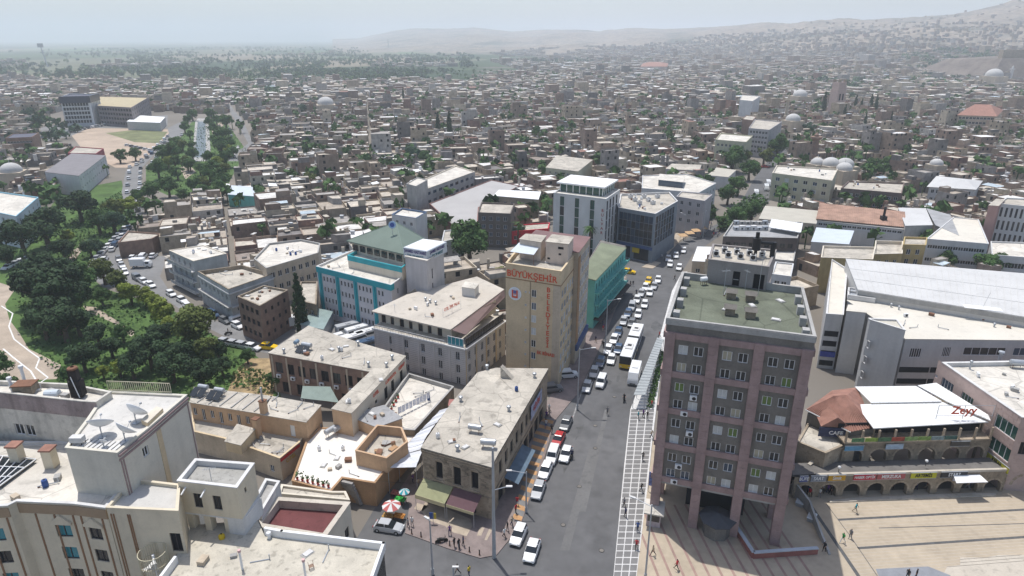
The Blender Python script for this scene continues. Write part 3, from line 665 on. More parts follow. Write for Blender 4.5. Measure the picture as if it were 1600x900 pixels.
# ============ tan municipal tower with red lettering
def municipal():
 B = Bld('municipal_tower', 'tan tower with red BÜYÜKŞEHİR BELEDİYESİ lettering and round emblem', 'tower', [(790, 411), (877, 424), (899, 396), (812, 384)], 24.0, 0, WTAN, ROOF_C, par=.9, th=.3)
 L = B.L(0); ops = []
 for k in range(7):
  zb = 18.0 - k * 2.62; ops.append((L * .48, L * .48 + 1.0, zb, zb + 1.5));
  if k: ops.append((L * .355, L * .355 + .45, zb + .5, zb + .95))
 ops += [(L * .355, L * .355 + .4, 18.6, 19.0), (L * .43, L * .43 + .35, 18.6, 19.0), (L * .48, L * .7, 1.2, 3.0)]
 ops = [o for o in ops if not (o[2] < 3.2 and o[0] == L * .48 and o[1] < L * .6)]
 B.face(0, opens=ops, panes=(G_DARK, G_DARK, CURT, G_BLUE), depth=.15)
 ops = []
 for k in range(7):
  for c in range(5): ops.append((.9 + c * 2.05, .9 + c * 2.05 + 1.3, 18.2 - k * 2.62, 19.7 - k * 2.62))
 B.face(1, opens=ops, panes=(G_BLUE, G_DARK, CURT, M('pale_blue_panel', (.35, .4, .45), .5, .1, 1)), depth=.15)
 B.finish()
 for e in (0, 1): B.panel('string_course', e, 0, B.L(e), 21.05, 21.2, .06, BROWNS)
 B.panel('pilaster', 0, L - 1.5, L, 0, 21.0, .08, WTAN2)
 B.panel('drain_pipe', 0, L * .455, L * .455 + .1, 2, 21, .1, M('old_pipe', (.25, .2, .14), .8, .1, 1))
 B.text(0, L * .48, 22.1, 1.75, 'BÜYÜKŞEHİR', REDL, sx=.96)
 for k, ch in enumerate('BELEDİYESİ'): B.text(0, L * .785, 19.9 - k * 1.27, 1.35, ch, REDL, name='letter')
 B.text(0, L * .76, 6.6, .95, 'EK BİNASI', REDL, out=.13, sx=.85)
 p, ang = B.pt(0, L * .175, 18.1, .03)
 for r_, d_, m_ in ((1.35, .05, M('emblem_white', (.72, .76, .80), .5, 0)), (1.12, .07, M('emblem_pale', (.66, .66, .70), .5, 0))):
  b = MB(); b.cyl((0, 0, 0), (0, -d_, 0), r_, seg=28); o = b.build('emblem_disc', [m_], B.o); o.location = p; o.rotation_euler = (0, 0, ang)
 b = MB(); b.box(-.62, -.34, -.11, -.07, -.5, .75); b.box(.34, .62, -.11, -.07, -.5, .75); b.box(-.62, .62, -.11, -.07, -.85, -.5); b.box(-.25, .25, -.11, -.07, -.15, -.02)
 o = b.build('emblem_mark', [REDL], B.o); o.location = p; o.rotation_euler = (0, 0, ang)
 b = MB(); b.box(-.3, .3, -.115, -.07, .05, .7); o = b.build('emblem_gate', [M('emblem_blue', (.12, .14, .35), .5, 0)], B.o); o.location = p; o.rotation_euler = (0, 0, ang)
 # roof rooms
 def room(label, pts, z0, z1, extra=None):
  H = Bld('roof_room', label, 'roof room', pts, z1, z0, M('roof_room_render', (.60, .51, .43), .9, .1, .5, streak=.25), ROOF_C, par=0, ex=False, group='rooms on the tan tower roof'); Lh = H.L(0)
  if extra: H.face(0, opens=[(Lh * a_, Lh * c_, z0 + d_, z0 + e_) for a_, c_, d_, e_ in extra], frame=FR_D, panes=(DARK,), mull=0, depth=.1)
  H.finish(); return H
 room('right boxy stair room with small dark vents on the tan tower roof', [(853, 378), (888, 382), (896, 371), (863, 367)], 23.15, 27.4, [(.55, .8, 3.1, 3.6), (.58, .7, 1.9, 2.3), (.08, .2, .8, 1.2)])
 room('left stair room behind the tilted sheet canopy on the tan tower roof', [(812, 374), (845, 379), (853, 369), (822, 366)], 23.15, 27.0)
 t = thing('sheet_canopy', 'tilted pale metal sheet canopy on the tan tower roof', 'canopy', at(818, 400, 23.15)); o0 = t.location
 P = [at(797, 393, 25.2), at(834, 398, 25.2), at(845, 383, 26.2), at(811, 379, 26.2)]
 b = MB(); b.slab([p - o0 for p in P], .06); b.build('sheet', [M('pale_blue_sheet', (.55, .60, .64), .5, .05, .5)], t)
 b = MB()
 for p in P: q = p - o0; b.cyl((q.x, q.y, 0), (q.x, q.y, q.z - .06), .05, seg=5)
 b.build('posts', [RUST], t)
 # rear block with maroon roof
 C = Bld('tan_block', 'tan block with maroon roof and blue-grey windows directly behind the lettered tower', 'building', [(813, 382.5), (904, 395), (922, 371), (838, 360)], 24.6, 0, WTAN2, ROOF_M, par=0)
 ops = []
 for k in range(8):
  for c in range(5): ops.append((2.3 + c * 1.8, 2.3 + c * 1.8 + 1.25, 21.5 - k * 2.62, 23.1 - k * 2.62))
 C.face(1, opens=ops, panes=(G_BLUE, G_DARK, CURT, M('pale_blue_panel'), M('pale_blue_panel')), depth=.12)
 C.finish(); C.panel('orange_strip', 1, .05, 2.0, 4, 23.6, .12, ORANGE)
 for e_ in (1,): C.panel('shop_fascia', e_, 0, C.L(1), 3.2, 4.6, .5, M('blue_fascia', (.06, .10, .22), .6, .2, 2))
municipal()
# ============ turquoise arcade
def turquoise():
 B = Bld('turquoise_block', 'turquoise balcony building with olive green sheet roof by the crossing', 'building', [(905, 433), (930, 438), (978, 388), (938, 379)], 12.2, 0, WTEAL2, ROOF_GN, par=0)
 ops = []
 for r_ in range(3):
  for c in range(12): ops.append((.8 + c * 2.08, .8 + c * 2.08 + 1.1, 3.6 + r_ * 2.9, 5.3 + r_ * 2.9))
 B.face(1, opens=ops, panes=(G_DARK, DARK, G_DARK), frame=WTEAL2)
 B.mwall_roof = True; B.finish(); B.roofo.hide_render = False
 for r_ in range(3):
  B.panel('balcony_slab', 1, 0, B.L(1), 3.1 + r_ * 2.9, 3.25 + r_ * 2.9, 1.2, WTEAL2); B.panel('balcony_rail', 1, 0, B.L(1), 3.27 + r_ * 2.9, 3.75 + r_ * 2.9, 1.2, M('turquoise_rail', (.10, .33, .30), .8, .2, 2), gap=1.12)
 B.panel('shop_awning', 1, 0, B.L(1), 2.3, 2.5, 2.2, M('dark_awning', (.06, .05, .05), .9, .3, 1))
 # sloped roof
 P = [at(905, 431, 14.3), at(931, 438, 13.0), at(979, 387, 13.0), at(939, 379, 14.3)]
 t = hroof(B.o, [(p.x, p.y, p.z) for p in P], .2, M('olive_sheet_roof', (.20, .22, .145), .8, .14, .3), 'sloped_roof')
 b = MB(); w = [B.p[0], B.p[1], B.p[2], B.p[3]]; b.prism(poly_inset(w, .05), 12.25, 12.9); b.build('attic_wall', [WGREY], B.o)
turquoise()
# ============ ivory hotel with red roof sign
def hotel():
 WH = M('white_rusticated_render', (.62, .59, .56), .9, .07, .4, streak=.15)
 B = Bld('hotel', 'ivory hotel with rusticated walls and red OTEL sign on the roof', 'hotel', [(584, 512), (727, 545), (789, 501), (640, 470)], 8.0, 0, WH, ROOF_C, par=.05, th=.2)
 L = B.L(0); ops = []
 for c in range(5):
  for r_ in range(3): ops.append((L * (.155 + .185 * c), L * (.155 + .185 * c) + .95, 5.1 - r_ * 2.75, 6.9 - r_ * 2.75))
 B.face(0, opens=ops, panes=(G_DARK,), frame=FR_W)
 L1 = B.L(1); ops = [(L1 * .06 + 2.4 * c, L1 * .06 + 2.4 * c + 1.0, 5.1 - r_ * 2.75, 6.9 - r_ * 2.75) for c in range(6) for r_ in range(3)]
 B.face(1, opens=ops, panes=(G_DARK,)); B.finish()
 for e_ in (0, 1):
  Le = B.L(e_); n_ = 6 if e_ == 0 else 4
  for k in range(n_): B.panel('pilaster', e_, Le * k / n_ - (.2 if k else -.02), Le * k / n_ + .2, 0, 7.7, .1, WH if e_ == 0 else WTAN)
  for k in range(18): B.panel('rustication', e_, .0, Le, .3 + k * .42, .3 + k * .42 + .03, .035, CONC)
  B.panel('cornice', e_, -.2, Le + .2, 7.75, 8.1, .45, CONC_W)
 inner = [at(589, 505, 8), at(702, 531, 8), at(770, 480, 8), at(648, 463, 8)]
 H = Bld('x', 'x', 'x', [at(592, 503, 8.0).xy, at(706, 530, 8).xy, at(775, 488, 8).xy, at(650, 470, 8).xy], 10.9, 8.06, WHOT, ROOF_C, par=0, world_=True, ex=False)
 Lh = H.L(0); ops = [(.8 + c * 2.35, .8 + c * 2.35 + (.9 if c % 2 else 1.1), 8.1, 10.2) for c in range(int(Lh / 2.35))]
 H.face(0, opens=ops, panes=(DARK, G_DARK, DARK), frame=M('brown_frame', (.15, .08, .05), .6, 0), mull=0); H.finish()
 for o in list(H.o.children):
  o.parent = B.o; o.location = Vector(o.location) + H.c - B.c
  if o.name.startswith('wall'): o.name = 'upper_wall'
  if o.name.startswith('roof'): bpy.data.objects.remove(o)
 bpy.data.objects.remove(H.o)
 rp = [at(580, 486, 11.0), at(704, 515, 11.0), at(788, 452, 11.0), at(745, 432, 11.0), at(636, 460, 11.0)]
 hroof(B.o, rp, .25, M('hotel_felt_roof', (.50, .455, .39), .95, .08, .2, stain=.15), 'roof_slab')
 v = [at(706, 515.5, 11.06), at(728, 523, 9.9), at(790, 463, 9.9), at(787.5, 453, 11.06)]
 hroof(B.o, [v[0], v[1], v[2], v[3]], .12, M('brown_sheet_roof', (.19, .13, .12), .8, .08, .5), 'veranda_roof')
 # glazed veranda
 q0 = at(728, 541, 8.1); q1 = at(787, 498, 8.1)
 a, e, nr, ang = B.edge(1); n_ = 12; Lv = B.L(1)
 for k in range(n_):
  p, an = B.pt(1, .35 + (Lv - .7) * k / n_, 8.12, -.25); wdt = (Lv - .7) / n_
  put_window(B.o, p + Vector((e.x, e.y, 0)) * wdt / 2, an, wdt * .98, 1.7, FR_D, G_DARK, 1)
 p, an = B.pt(0, L - 2.3, 8.12, -.25); put_window(B.o, p, an, 3.6, 1.75, FR_W, G_TEAL, 3)
 b = MB()
 for k in range(26): p, an = B.pt(0, .3 + (L - 5) * k / 25, 8.1, .2); b.cyl(p, p + Vector((0, 0, .75)), .04, seg=4)
 p, _ = B.pt(0, .3, 8.85, .2); p2, _ = B.pt(0, L - 4.6, 8.85, .2); b.cyl(p, p2, .05, seg=4); b.build('balustrade', [CONC_W], B.o)
 # sign on its frame
 s0, s1 = at(692, 489, 11.9), at(720, 475, 11.9); g0, g1 = at(692, 512, 11.0), at(721, 499, 11.0)
 c = (s0 + s1) / 2; t = thing('roof_sign', 'red OTEL İPEK PALAS sign on a thin frame over the hotel roof', 'sign', (c.x, c.y, 11.0))
 ang = math.atan2(s1.y - s0.y, s1.x - s0.x); wd = (s1 - s0).length
 text_obj('lettering', 'OTEL İPEK PALAS', .95, REDL, (0, 0, 1.35), ang, t, sx=.75 * wd / 6.5 if wd > 0 else 1)
 b = MB(); d = Vector((math.cos(ang), math.sin(ang), 0))
 for k in (-.5, 0, .5): b.cyl(d * wd * k, d * wd * k + Vector((0, 0, 1.9)), .03, seg=4)
 b.cyl(d * -wd / 2 + Vector((0, 0, .9)), d * wd / 2 + Vector((0, 0, .9)), .025, seg=4); b.build('frame', [METAL], t)
 for k, (x, y) in enumerate([(665, 470), (672, 473), (681, 476)]): vent(at(x, y, 11), ('left', 'middle', 'right')[k] + ' stubby vent on the ivory hotel roof', .5, .2)
 P = [at(722, 462, 11), at(742, 465, 11), at(748, 457, 11), at(728, 454, 11)]
 h2 = Bld('roof_room', 'small white stair box on the ivory hotel roof', 'roof room', [p.xy for p in P], 13, 11, CONC_W, ROOF_W, par=0, world_=True, ex=False, group='stair boxes'); h2.finish()
 antenna(at(617, 487, 11), 1.6, 'low aerial on the ivory hotel roof, left end')
hotel()
# ============ teal building with green pyramid roof and sign tower
def teal():
 WL = M('lilac_grey_render', (.58, .56, .57), .9, .06, .4, streak=.12)
 B = Bld('teal_building', 'white building with teal pilasters and teal parapet beside the sign tower', 'building', [(494, 416), (611, 445), (660, 410), (560, 387)], 13.0, 0, WL, ROOF_W, par=.5, cop=CONC_W)
 L = B.L(0); ops = []
 pil = [L * .02, L * .265, L * .51, L * .76]
 for r_ in range(4):
  for i in range(4):
   u0 = pil[i] + 1.45
   for k in range(4 if i < 3 else 2): ops.append((u0 + k * 1.12, u0 + k * 1.12 + .62, 9.6 - r_ * 2.7, 10.9 - r_ * 2.7))
 B.face(0, opens=ops, panes=(G_DARK,), mull=0); B.face(1, cols=3, rows=3, w=1.0, h=1.4, zlo=3, zhi=12); B.face(3, cols=5, rows=4, w=1, h=1.2, panes=(G_DARK,)); B.finish()
 for e_ in (0, 3): B.panel('teal_parapet', e_, 0, B.L(e_), 11.6, 12.95, .14, WTEAL)
 B.panel('teal_return', 1, 0, 1.2, 11.6, 12.95, .14, WTEAL)
 for i, u in enumerate(pil): B.panel('teal_pilaster', 0, u + .1, u + .75, 1.5, 11.58, .22, WTEAL); B.panel('teal_pilaster', 0, u + .85, u + 1.15, 1.5, 11.58, .12, WTEAL)
 U = Bld('x', 'x', 'x', [at(543, 399, 15.6).xy, at(628, 418, 15.6).xy, at(657, 395, 15.6).xy, at(580, 379, 15.6).xy], 15.6, 12.52, WHOT, ROOF_W, par=.8, world_=True, ex=False, cop=WTEAL)
 U.finish()
 for o in list(U.o.children):
  o.parent = B.o; o.location = Vector(o.location) + U.c - B.c; o.name = 'upper_' + o.name.split('.')[0]
 for e_ in (0, 3):
  a, e, nr, ang = U.edge(e_); Le = U.L(e_); b = MB(); q = [a + nr * .12, a + e * Le + nr * .12, a + e * Le, a]
  b.prism([(k.x, k.y) for k in q], 14.4, 15.6); o = b.build('teal_band', [WTEAL], B.o); o.location = U.c - B.c
 bpy.data.objects.remove(U.o)
 # glazed loggia and pyramid roof
 ev = [at(541, 376, 18.0), at(631, 397, 18.0), at(671, 377, 18.0), at(600, 356, 18.0)]
 inn = poly_inset([(p.x, p.y) for p in ev], 1.0); b = MB()
 b.prism([(x - B.c.x, y - B.c.y) for x, y in inn], 14.82, 17.9); b.build('loggia_wall', [WHOT], B.o)
 for k in range(7):
  p = Vector(inn[0]).lerp(Vector(inn[1]), (k + .5) / 7); an = math.atan2(inn[1][1] - inn[0][1], inn[1][0] - inn[0][0]); d = Vector((math.sin(an), -math.cos(an)))
  p = p + d * .12; put_window(B.o, (p.x - B.c.x, p.y - B.c.y, 15.6), an, 1.7, 1.5, FR_D, G_DARK, 1)
 ap = at(634, 343, 22.5); c = sum(ev, Vector()) / 4; ap = Vector((c.x * .6 + ap.x * .4, c.y * .6 + ap.y * .4, 22.3))
 off = Vector((B.c.x, B.c.y, 0)); b = MB(); vs_ = [p - off for p in ev] + [ap - off] + [p - off - Vector((0, 0, .25)) for p in ev]
 b.add(vs_, [(0, 1, 4), (1, 2, 4), (2, 3, 4), (3, 0, 4), (5, 6, 1, 0), (6, 7, 2, 1), (7, 8, 3, 2), (8, 5, 0, 3), (8, 7, 6, 5)]); b.build('pyramid_roof', [M('green_sheet_roof', (.155, .20, .165), .7, .07, .2, wave=(3.2, 'X', .06, .5))], B.o)
 for k in range(4):
  b = MB(); b.cyl(ev[k] - off + Vector((0, 0, .03)), ap - off + Vector((0, 0, .03)), .09, seg=5); b.build('hip_ridge', [M('green_ridge', (.2, .26, .22), .7, 0)], B.o)
 t = thing('roof_emblem_sign', 'round blue emblem sign on a pole at the green pyramid roof', 'sign', (ev[0].lerp(ev[1], .75).lerp(ap, .55)))
 b = MB(); b.cyl((0, 0, 0), (0, 0, 1.6), .06, seg=5); b.build('pole', [METAL], t); b = MB(); b.cyl((0, -.05, 2.4), (0, .05, 2.4), .9, seg=20); b.build('disc', [M('pale_blue_sign', (.35, .5, .7), .5, 0)], t)
 b = MB(); b.cyl((0, -.08, 2.4), (0, -.05, 2.4), .55, seg=16); b.build('mark', [M('sign_blue', (.05, .1, .35), .5, 0)], t)
 # sign tower
 Tm = M('lilac_tower_render', (.50, .48, .48), .9, .07, .3, streak=.2)
 S = Bld('sign_tower', 'square white and tan stair tower with wrap-around purple lettered sign box', 'tower', [at(633, 402, 18).xy, at(667, 409, 18).xy, at(693, 391, 18).xy, at(660, 385, 18).xy], 18.2, 0, Tm, ROOF_W, par=0, world_=True)
 S.face(1, opens=[(2.2, 2.75, 3 + k * 3.4, 5.4 + k * 3.4) for k in range(4)], panes=(DARK,), frame=FR_D, mull=0); S.finish()
 sb = [at(630, 386.5, 20), at(667, 393, 20), at(698, 378, 20), at(661, 373, 20)]; b = MB()
 pl = [(p.x - S.c.x, p.y - S.c.y) for p in sb]; b.prism(pl, 17.6, 20.0); b.build('sign_box', [M('sign_white', (.52, .56, .60), .5, 0)], S.o); b = MB(); b.prism(poly_inset(pl, .3), 20.002, 20.06); b.build('sign_box_top', [ROOF_B], S.o)
 for i in range(2):
  a = Vector(pl[i]); c2 = Vector(pl[i + 1]); e = (c2 - a).normalized(); nr = Vector((e.y, -e.x)); m_ = (a + c2) / 2 + nr * .03; an = math.atan2(e.y, e.x)
  text_obj('lettering', 'ŞANMED HASTANESİ', .95, PURP, (m_.x, m_.y, 19.35), an, S.o, sx=.66); text_obj('lettering', 'ÖZEL TIP MERKEZİ', .8, TEALL, (m_.x, m_.y, 18.3), an, S.o, sx=.66)
teal()
# ============ old stone building with awnings
def stonehouse():
 B = Bld('stone_building', 'old stone corner building with flat dusty roof and two awnings', 'building', [(659, 700), (767, 730), (776, 712), (855.5, 577), (775, 576), (747, 583), (705, 632)], 9.0, 0, STONE, ROOF_C, par=.0)
 L = B.L(0); ops = [(L * .2, L * .2 + 1.1, 4.6, 7.4), (L * .46, L * .46 + 1.2, 4.3, 7.4), (L * .72, L * .72 + 1.1, 4.6, 7.4), (1.0, 3.8, .2, 3.0), (5.0, 8.6, .2, 3.0)]
 B.face(0, opens=ops, panes=(DARK,), frame=FR_D, mull=0, depth=.35)
 L2 = B.L(2); ops = [(1 + c * 2.6, 2.3 + c * 2.6, 4.9, 7.2) for c in range(int(L2 / 2.6) - 1)] + [(.6 + c * 3.1, 3.0 + c * 3.1, .1, 3.0) for c in range(int(L2 / 3.1))]
 B.face(2, opens=ops, panes=(DARK, G_DARK), frame=FR_D, mull=0, depth=.3); B.finish()
 # arched heads, stone courses
 for u in (L * .2 + .55, L * .46 + .6, L * .72 + .55):
  b = MB(); n_ = 9
  for k in range(n_):
   t0 = math.pi * k / n_; t1 = math.pi * (k + .9) / n_; r0, r1 = .62, .92
   v = []
   for d in (0, .13):
    for r_, t_ in ((r0, t0), (r1, t0), (r1, t1), (r0, t1)): p, an = B.pt(0, u + r_ * math.cos(t_), 7.3 + r_ * math.sin(t_) * .8, d); v.append(p)
   b.add(v, [(4, 5, 6, 7), (0, 1, 5, 4), (1, 2, 6, 5), (2, 3, 7, 6), (3, 0, 4, 7)])
  b.build('arch_stones', [STONE], B.o); B.panel('window_sill', 0, u - .8, u + .8, 4.2, 4.4, .2, STONE)
 for e_ in (0, 1, 2): B.panel('cornice', e_, -.05, B.L(e_) + .05, 8.5, 8.8, .22, STONE_D); B.panel('string_course', e_, 0, B.L(e_), 3.7, 3.9, .1, STONE_D)
 # individual stones on the lit/near front, above the awnings and on the blind corner
 courses = 11
 for r_ in range(courses):
  z0 = 4.45 + r_ * .36; u = (.3 if r_ % 2 else .0)
  while u < L - .1:
   w_ = rng.uniform(.5, .85); u1 = min(u + w_, L)
   if not any(o[0] - .35 < (u + u1) / 2 < o[1] + .35 and o[2] < z0 + .3 for o in [(L * .2, L * .2 + 1.1, 4.6), (L * .46, L * .46 + 1.2, 4.3), (L * .72, L * .72 + 1.1, 4.6)]) and u1 - u > .25:
    B.panel('stone', 0, u + .015, u1 - .015, z0 + .015, z0 + .345, rng.uniform(.02, .05), rng.choice((STONE, STONE_D, STONE)))
   u = u1
 # awnings
 for k, (u0, u1, mt, lab) in enumerate([(.1, 5.0, M('olive_canvas', (.30, .30, .17), .9, .08, 1), 'sloping olive green awning on the stone building front, left'), (5.2, 9.6, M('striped_canvas', (.16, .09, .10), .9, .05, 2, wave=(2.6, 'X', .65, .5)), 'dark striped awning right of the olive awning')]):
  p0, an = B.pt(0, u0, 0, 0); t = thing('awning', lab, 'awning', B.c + Vector((p0.x, p0.y, 3.9)), an, 'awnings on the stone building'); w_ = u1 - u0
  b = MB(); b.slab([(0, -2.6, -1.1), (w_, -2.6, -1.1), (w_, -.12, .0), (0, -.12, .0)], .05); b.build('canvas', [mt], t)
  v = MB(); v.box(0, w_, -2.63, -2.6, -1.75 if k == 0 else -1.55, -1.1); v.build('valance', [M('cream_canvas', (.55, .50, .30), .9, .05, 1)], t)
  s = MB(); s.cyl((.05, -2.55, -3.75), (.05, -2.55, -1.2), .04, seg=5); s.cyl((w_ - .05, -2.55, -3.75), (w_ - .05, -2.55, -1.2), .04, seg=5); s.build('posts', [METAL], t)
 # street awning and banner on the right wall
 p0, an = B.pt(2, 3.0, 0, 0); t = thing('awning', 'long faded blue shop awning on the street side of the stone building', 'awning', B.c + Vector((p0.x, p0.y, 3.2)), an, 'awnings on the stone building')
 b = MB(); b.slab([(0, -2.3, -.7), (9, -2.3, -.7), (9, -.1, 0), (0, -.1, 0)], .05); b.build('canvas', [M('faded_blue_canvas', (.12, .17, .22), .9, .15, .8)], t)
 p0, an = B.pt(2, 16.0, 0, 0); t = thing('banner', 'pale blue printed banner hung high on the street side of the stone building', 'banner', B.c + Vector((p0.x, p0.y, 5.2)), an)
 b = MB(); b.box(0, 6.5, -.35, -.28, 0, 2.6); b.build('panel', [M('banner_print', (.35, .38, .50), .8, .35, 1.2)], t); text_obj('lettering', 'GİYİM', 1.3, RED, (3.2, -.38, 1.4), 0, t)
 # roof items
 water_tank(at(742, 676, 9.1), 1.9, .42, R(-15), 'silver water tank on the stone building roof, left of the pair', solar=False)
 water_tank(at(763, 700, 9.1), 2.1, .48, R(-8), 'bigger silver water tank near the front of the stone building roof')
 P = [at(782, 590, 9.1), at(802, 591, 9.1), at(800, 584, 9.1), at(784, 580, 9.1)]
 t = thing('stair_hatch', 'wedge-shaped stair hatch at the far end of the stone building roof', 'stair hatch', P[0], R(-22)); b = MB()
 b.add([(0, 0, 0), (2.2, 0, 0), (2.2, 1.0, 0), (0, 1.0, 0), (0, 0, 2.1), (0, 1.0, 2.1)], [(0, 1, 4), (3, 5, 2), (1, 2, 5, 4), (0, 4, 5, 3), (0, 3, 2, 1)]); b.build('shell', [ROOF_C], t)
 for k, (x, y, l_) in enumerate([(715, 704, 'front round vent on the stone building roof'), (720, 627, 'round vent at the left edge of the stone building roof'), (795, 642, 'round vent near the street edge of the stone building roof'), (835, 590, 'small vent by the far street corner of the stone building roof'), (761, 577, 'little vent at the rear edge of the stone building roof')]): vent(at(x, y, 9.1), l_, .6, .22)
 b = MB()
stonehouse()
# ============ L-shaped block, laundry terrace
def lblock():
 B = Bld('low_block', 'long low brown brick block with bright flat roof behind the peach houses', 'building', [(420, 552), (578, 581), (633, 557), (560, 536), (482, 510)], 8.2, 0, BRICK, ROOF_C, par=0)
 L = B.L(0); ops = [(1.2 + c * 2.55, 2.8 + c * 2.55, 4.4, 6.6) for c in range(8)] + [(2.2 + c * 3.3, 3.6 + c * 3.3, .4, 2.6) for c in range(6)]
 B.face(0, opens=ops, panes=(G_DARK, DARK), frame=FR_D); B.finish()
 for k in range(7): B.panel('pilaster', 0, .4 + k * 3.3, .75 + k * 3.3, 0, 7.9, .1, WTAN2)
 for k in range(6):
  p, an = B.pt(0, 1.9 + k * 3.2, 3.5, .35); ac_unit(B.c + p, an, ('first', 'second', 'third', 'fourth', 'fifth', 'sixth')[k] + ' air conditioner from the left on the brown brick block', 'air conditioners on the brick block')
 C = Bld('whitewashed_wing', 'narrow wing with long flat roof and whitewashed wall lettered in red', 'building', [(519, 639), (549, 646), (634, 557), (579, 581.5)], 8.3, 0, WHOT, ROOF_C, par=0)
 C.face(0, opens=[], cols=0, rows=0); C.wall = WHOT
 L1 = C.L(1); C.face(1, opens=[(L1 * u, L1 * u + 1.2, 4.1, 6.5) for u in (.55, .68, .86)] + [(L1 * u, L1 * u + .7, 5.4, 6.1) for u in (.12, .25, .38)], panes=(DARK, G_DARK), frame=FR_D, mull=0); C.finish()
 C.text(1, L1 * .4, 7.3, .9, 'OTEL', REDL); C.text(1, L1 * .68, 7.3, .9, 'LOKANTA', REDL); C.text(1, L1 * .9, 7.3, .9, 'KEBAP', REDL)
 C.panel('peach_front', 0, 0, C.L(0), 0, 8.25, .06, WPEACH)
 water_tank(at(480, 546, 8.3), 2.0, .45, R(-20), 'silver roller water tank with solar panels on the brown block roof', solar=True)
 water_tank(at(464, 541, 8.3), 1.0, .4, 1.3, 'small blue-grey water tank beside the silver roller tank', col=M('blue_grey_plastic', (.2, .28, .36), .5, 0))
 for k, (x, y) in enumerate([(444, 552), (530, 549), (576, 573), (604, 574), (613, 562), (560, 540)]):
  vent(at(x, y, 8.3), ('stubby vent at the left end', 'vent in the middle', 'round vent near the corner', 'pair-left vent over the white wall', 'pair-right vent over the white wall', 'vent at the rear edge')[k] + ' of the brown block roof', .7, .2)
 P = [at(610, 558, 8.3), at(630, 560, 8.3), at(633, 555, 8.3), at(615, 552, 8.3)]
 T = Bld('laundry_house', 'single-storey house with bright white roof terrace hung with laundry', 'building', [(577, 668), (648, 672), (709, 604), (638, 583)], 5.2, 0, STONE_D, ROOF_W, par=.7, cop=CONC); T.finish()
 # laundry line
 a, c = at(623, 651, 4.5), at(672, 626, 4.5); t = thing('clothes_line', 'line of white bed sheets drying on the white roof terrace', 'laundry line', a, 0)
 d = (c - a); b = MB(); b.cyl((0, 0, 0), (0, 0, 1.8), .04, seg=5); b.cyl(d, d + Vector((0, 0, 1.8)), .04, seg=5); b.cyl((0, 0, 1.75), d + Vector((0, 0, 1.75)), .012, seg=3); b.build('posts', [METAL], t)
 SH = M('white_sheet', (.72, .74, .82), .9, .04, 2); n_ = 9; e = d.normalized(); nn = Vector((-e.y, e.x, 0))
 for k in range(n_):
  s = MB(); u0 = d.length * (k + .04) / n_; u1 = d.length * (k + .9) / n_; m_ = 6; v = []; f_ = []
  hgt = rng.uniform(1.05, 1.35)
  for i in range(m_ + 1):
   u = u0 + (u1 - u0) * i / m_
   for j, zz in enumerate((1.74, 1.74 - hgt)):
    for s_ in (-.012, .012): v.append(e * u + nn * (math.sin(i * 2.1 + k) * .05 * j + s_) + Vector((0, 0, zz)))
  for i in range(m_):
   o_ = i * 4; f_ += [(o_, o_ + 4, o_ + 6, o_ + 2), (o_ + 1, o_ + 3, o_ + 7, o_ + 5), (o_ + 2, o_ + 6, o_ + 7, o_ + 3)]
  s.add(v, f_); s.build('sheet', [SH], t)
 # red flower pots along the terrace
 for k in range(8):
  p = at(597, 668, 4.5).lerp(at(622, 622, 4.5), k / 7); q = thing('flower_pot', ('nearest', 'second', 'third', 'fourth', 'fifth', 'sixth', 'seventh', 'farthest')[k] + ' red flower pot in the row along the white terrace', 'flower pot', p, 0, 'red pots on the white terrace')
  b = MB(); b.lathe((0, 0, 0), [(.16, 0), (.24, .4), (.2, .42), (.02, .38)], 8); b.build('pot', [RED], q); b = MB();
  for j in range(14): vv = Vector((rng.gauss(0, .15), rng.gauss(0, .15), .5 + rng.random() * .35)); leaf(b, vv, .14)
  b.build('foliage', [M('pot_plant', (.06, .12, .03), .8, .2, 3)], q)
def leaf(b, p, s, nrm=None):
 n_ = nrm or Vector((rng.gauss(0, 1), rng.gauss(0, 1), rng.gauss(0, 1))); n_ = n_.normalized(); u = n_.orthogonal().normalized(); w = n_.cross(u)
 a = rng.random() * 6.28; u, w = u * math.cos(a) + w * math.sin(a), w * math.cos(a) - u * math.sin(a)
 b.add([p - u * s - w * s * .5, p + u * s * .8 - w * s * .7, p + u * s + w * s * .6, p - u * s * .6 + w * s * .8], [(0, 1, 2, 3)])
lblock()
# green shade sail in the dark yard
t = thing('shade_sail', 'grey green shade sail stretched over the dark yard', 'canopy', at(500, 640, 0)); o0 = t.location
b = MB(); b.slab([p - o0 for p in (at(470, 622, 4.0), at(530, 629, 3.5), at(516, 604, 4.4), at(473, 603, 4.4))], .04); b.build('fabric', [M('grey_green_fabric', (.22, .27, .24), .9, .08, 1)], t)
b = MB()
for p in (at(470, 622, 4.0), at(530, 629, 3.5), at(516, 604, 4.4), at(473, 603, 4.4)): q = p - o0; b.cyl((q.x, q.y, 0), (q.x, q.y, q.z), .06, seg=5)
b.build('posts', [METAL], t)
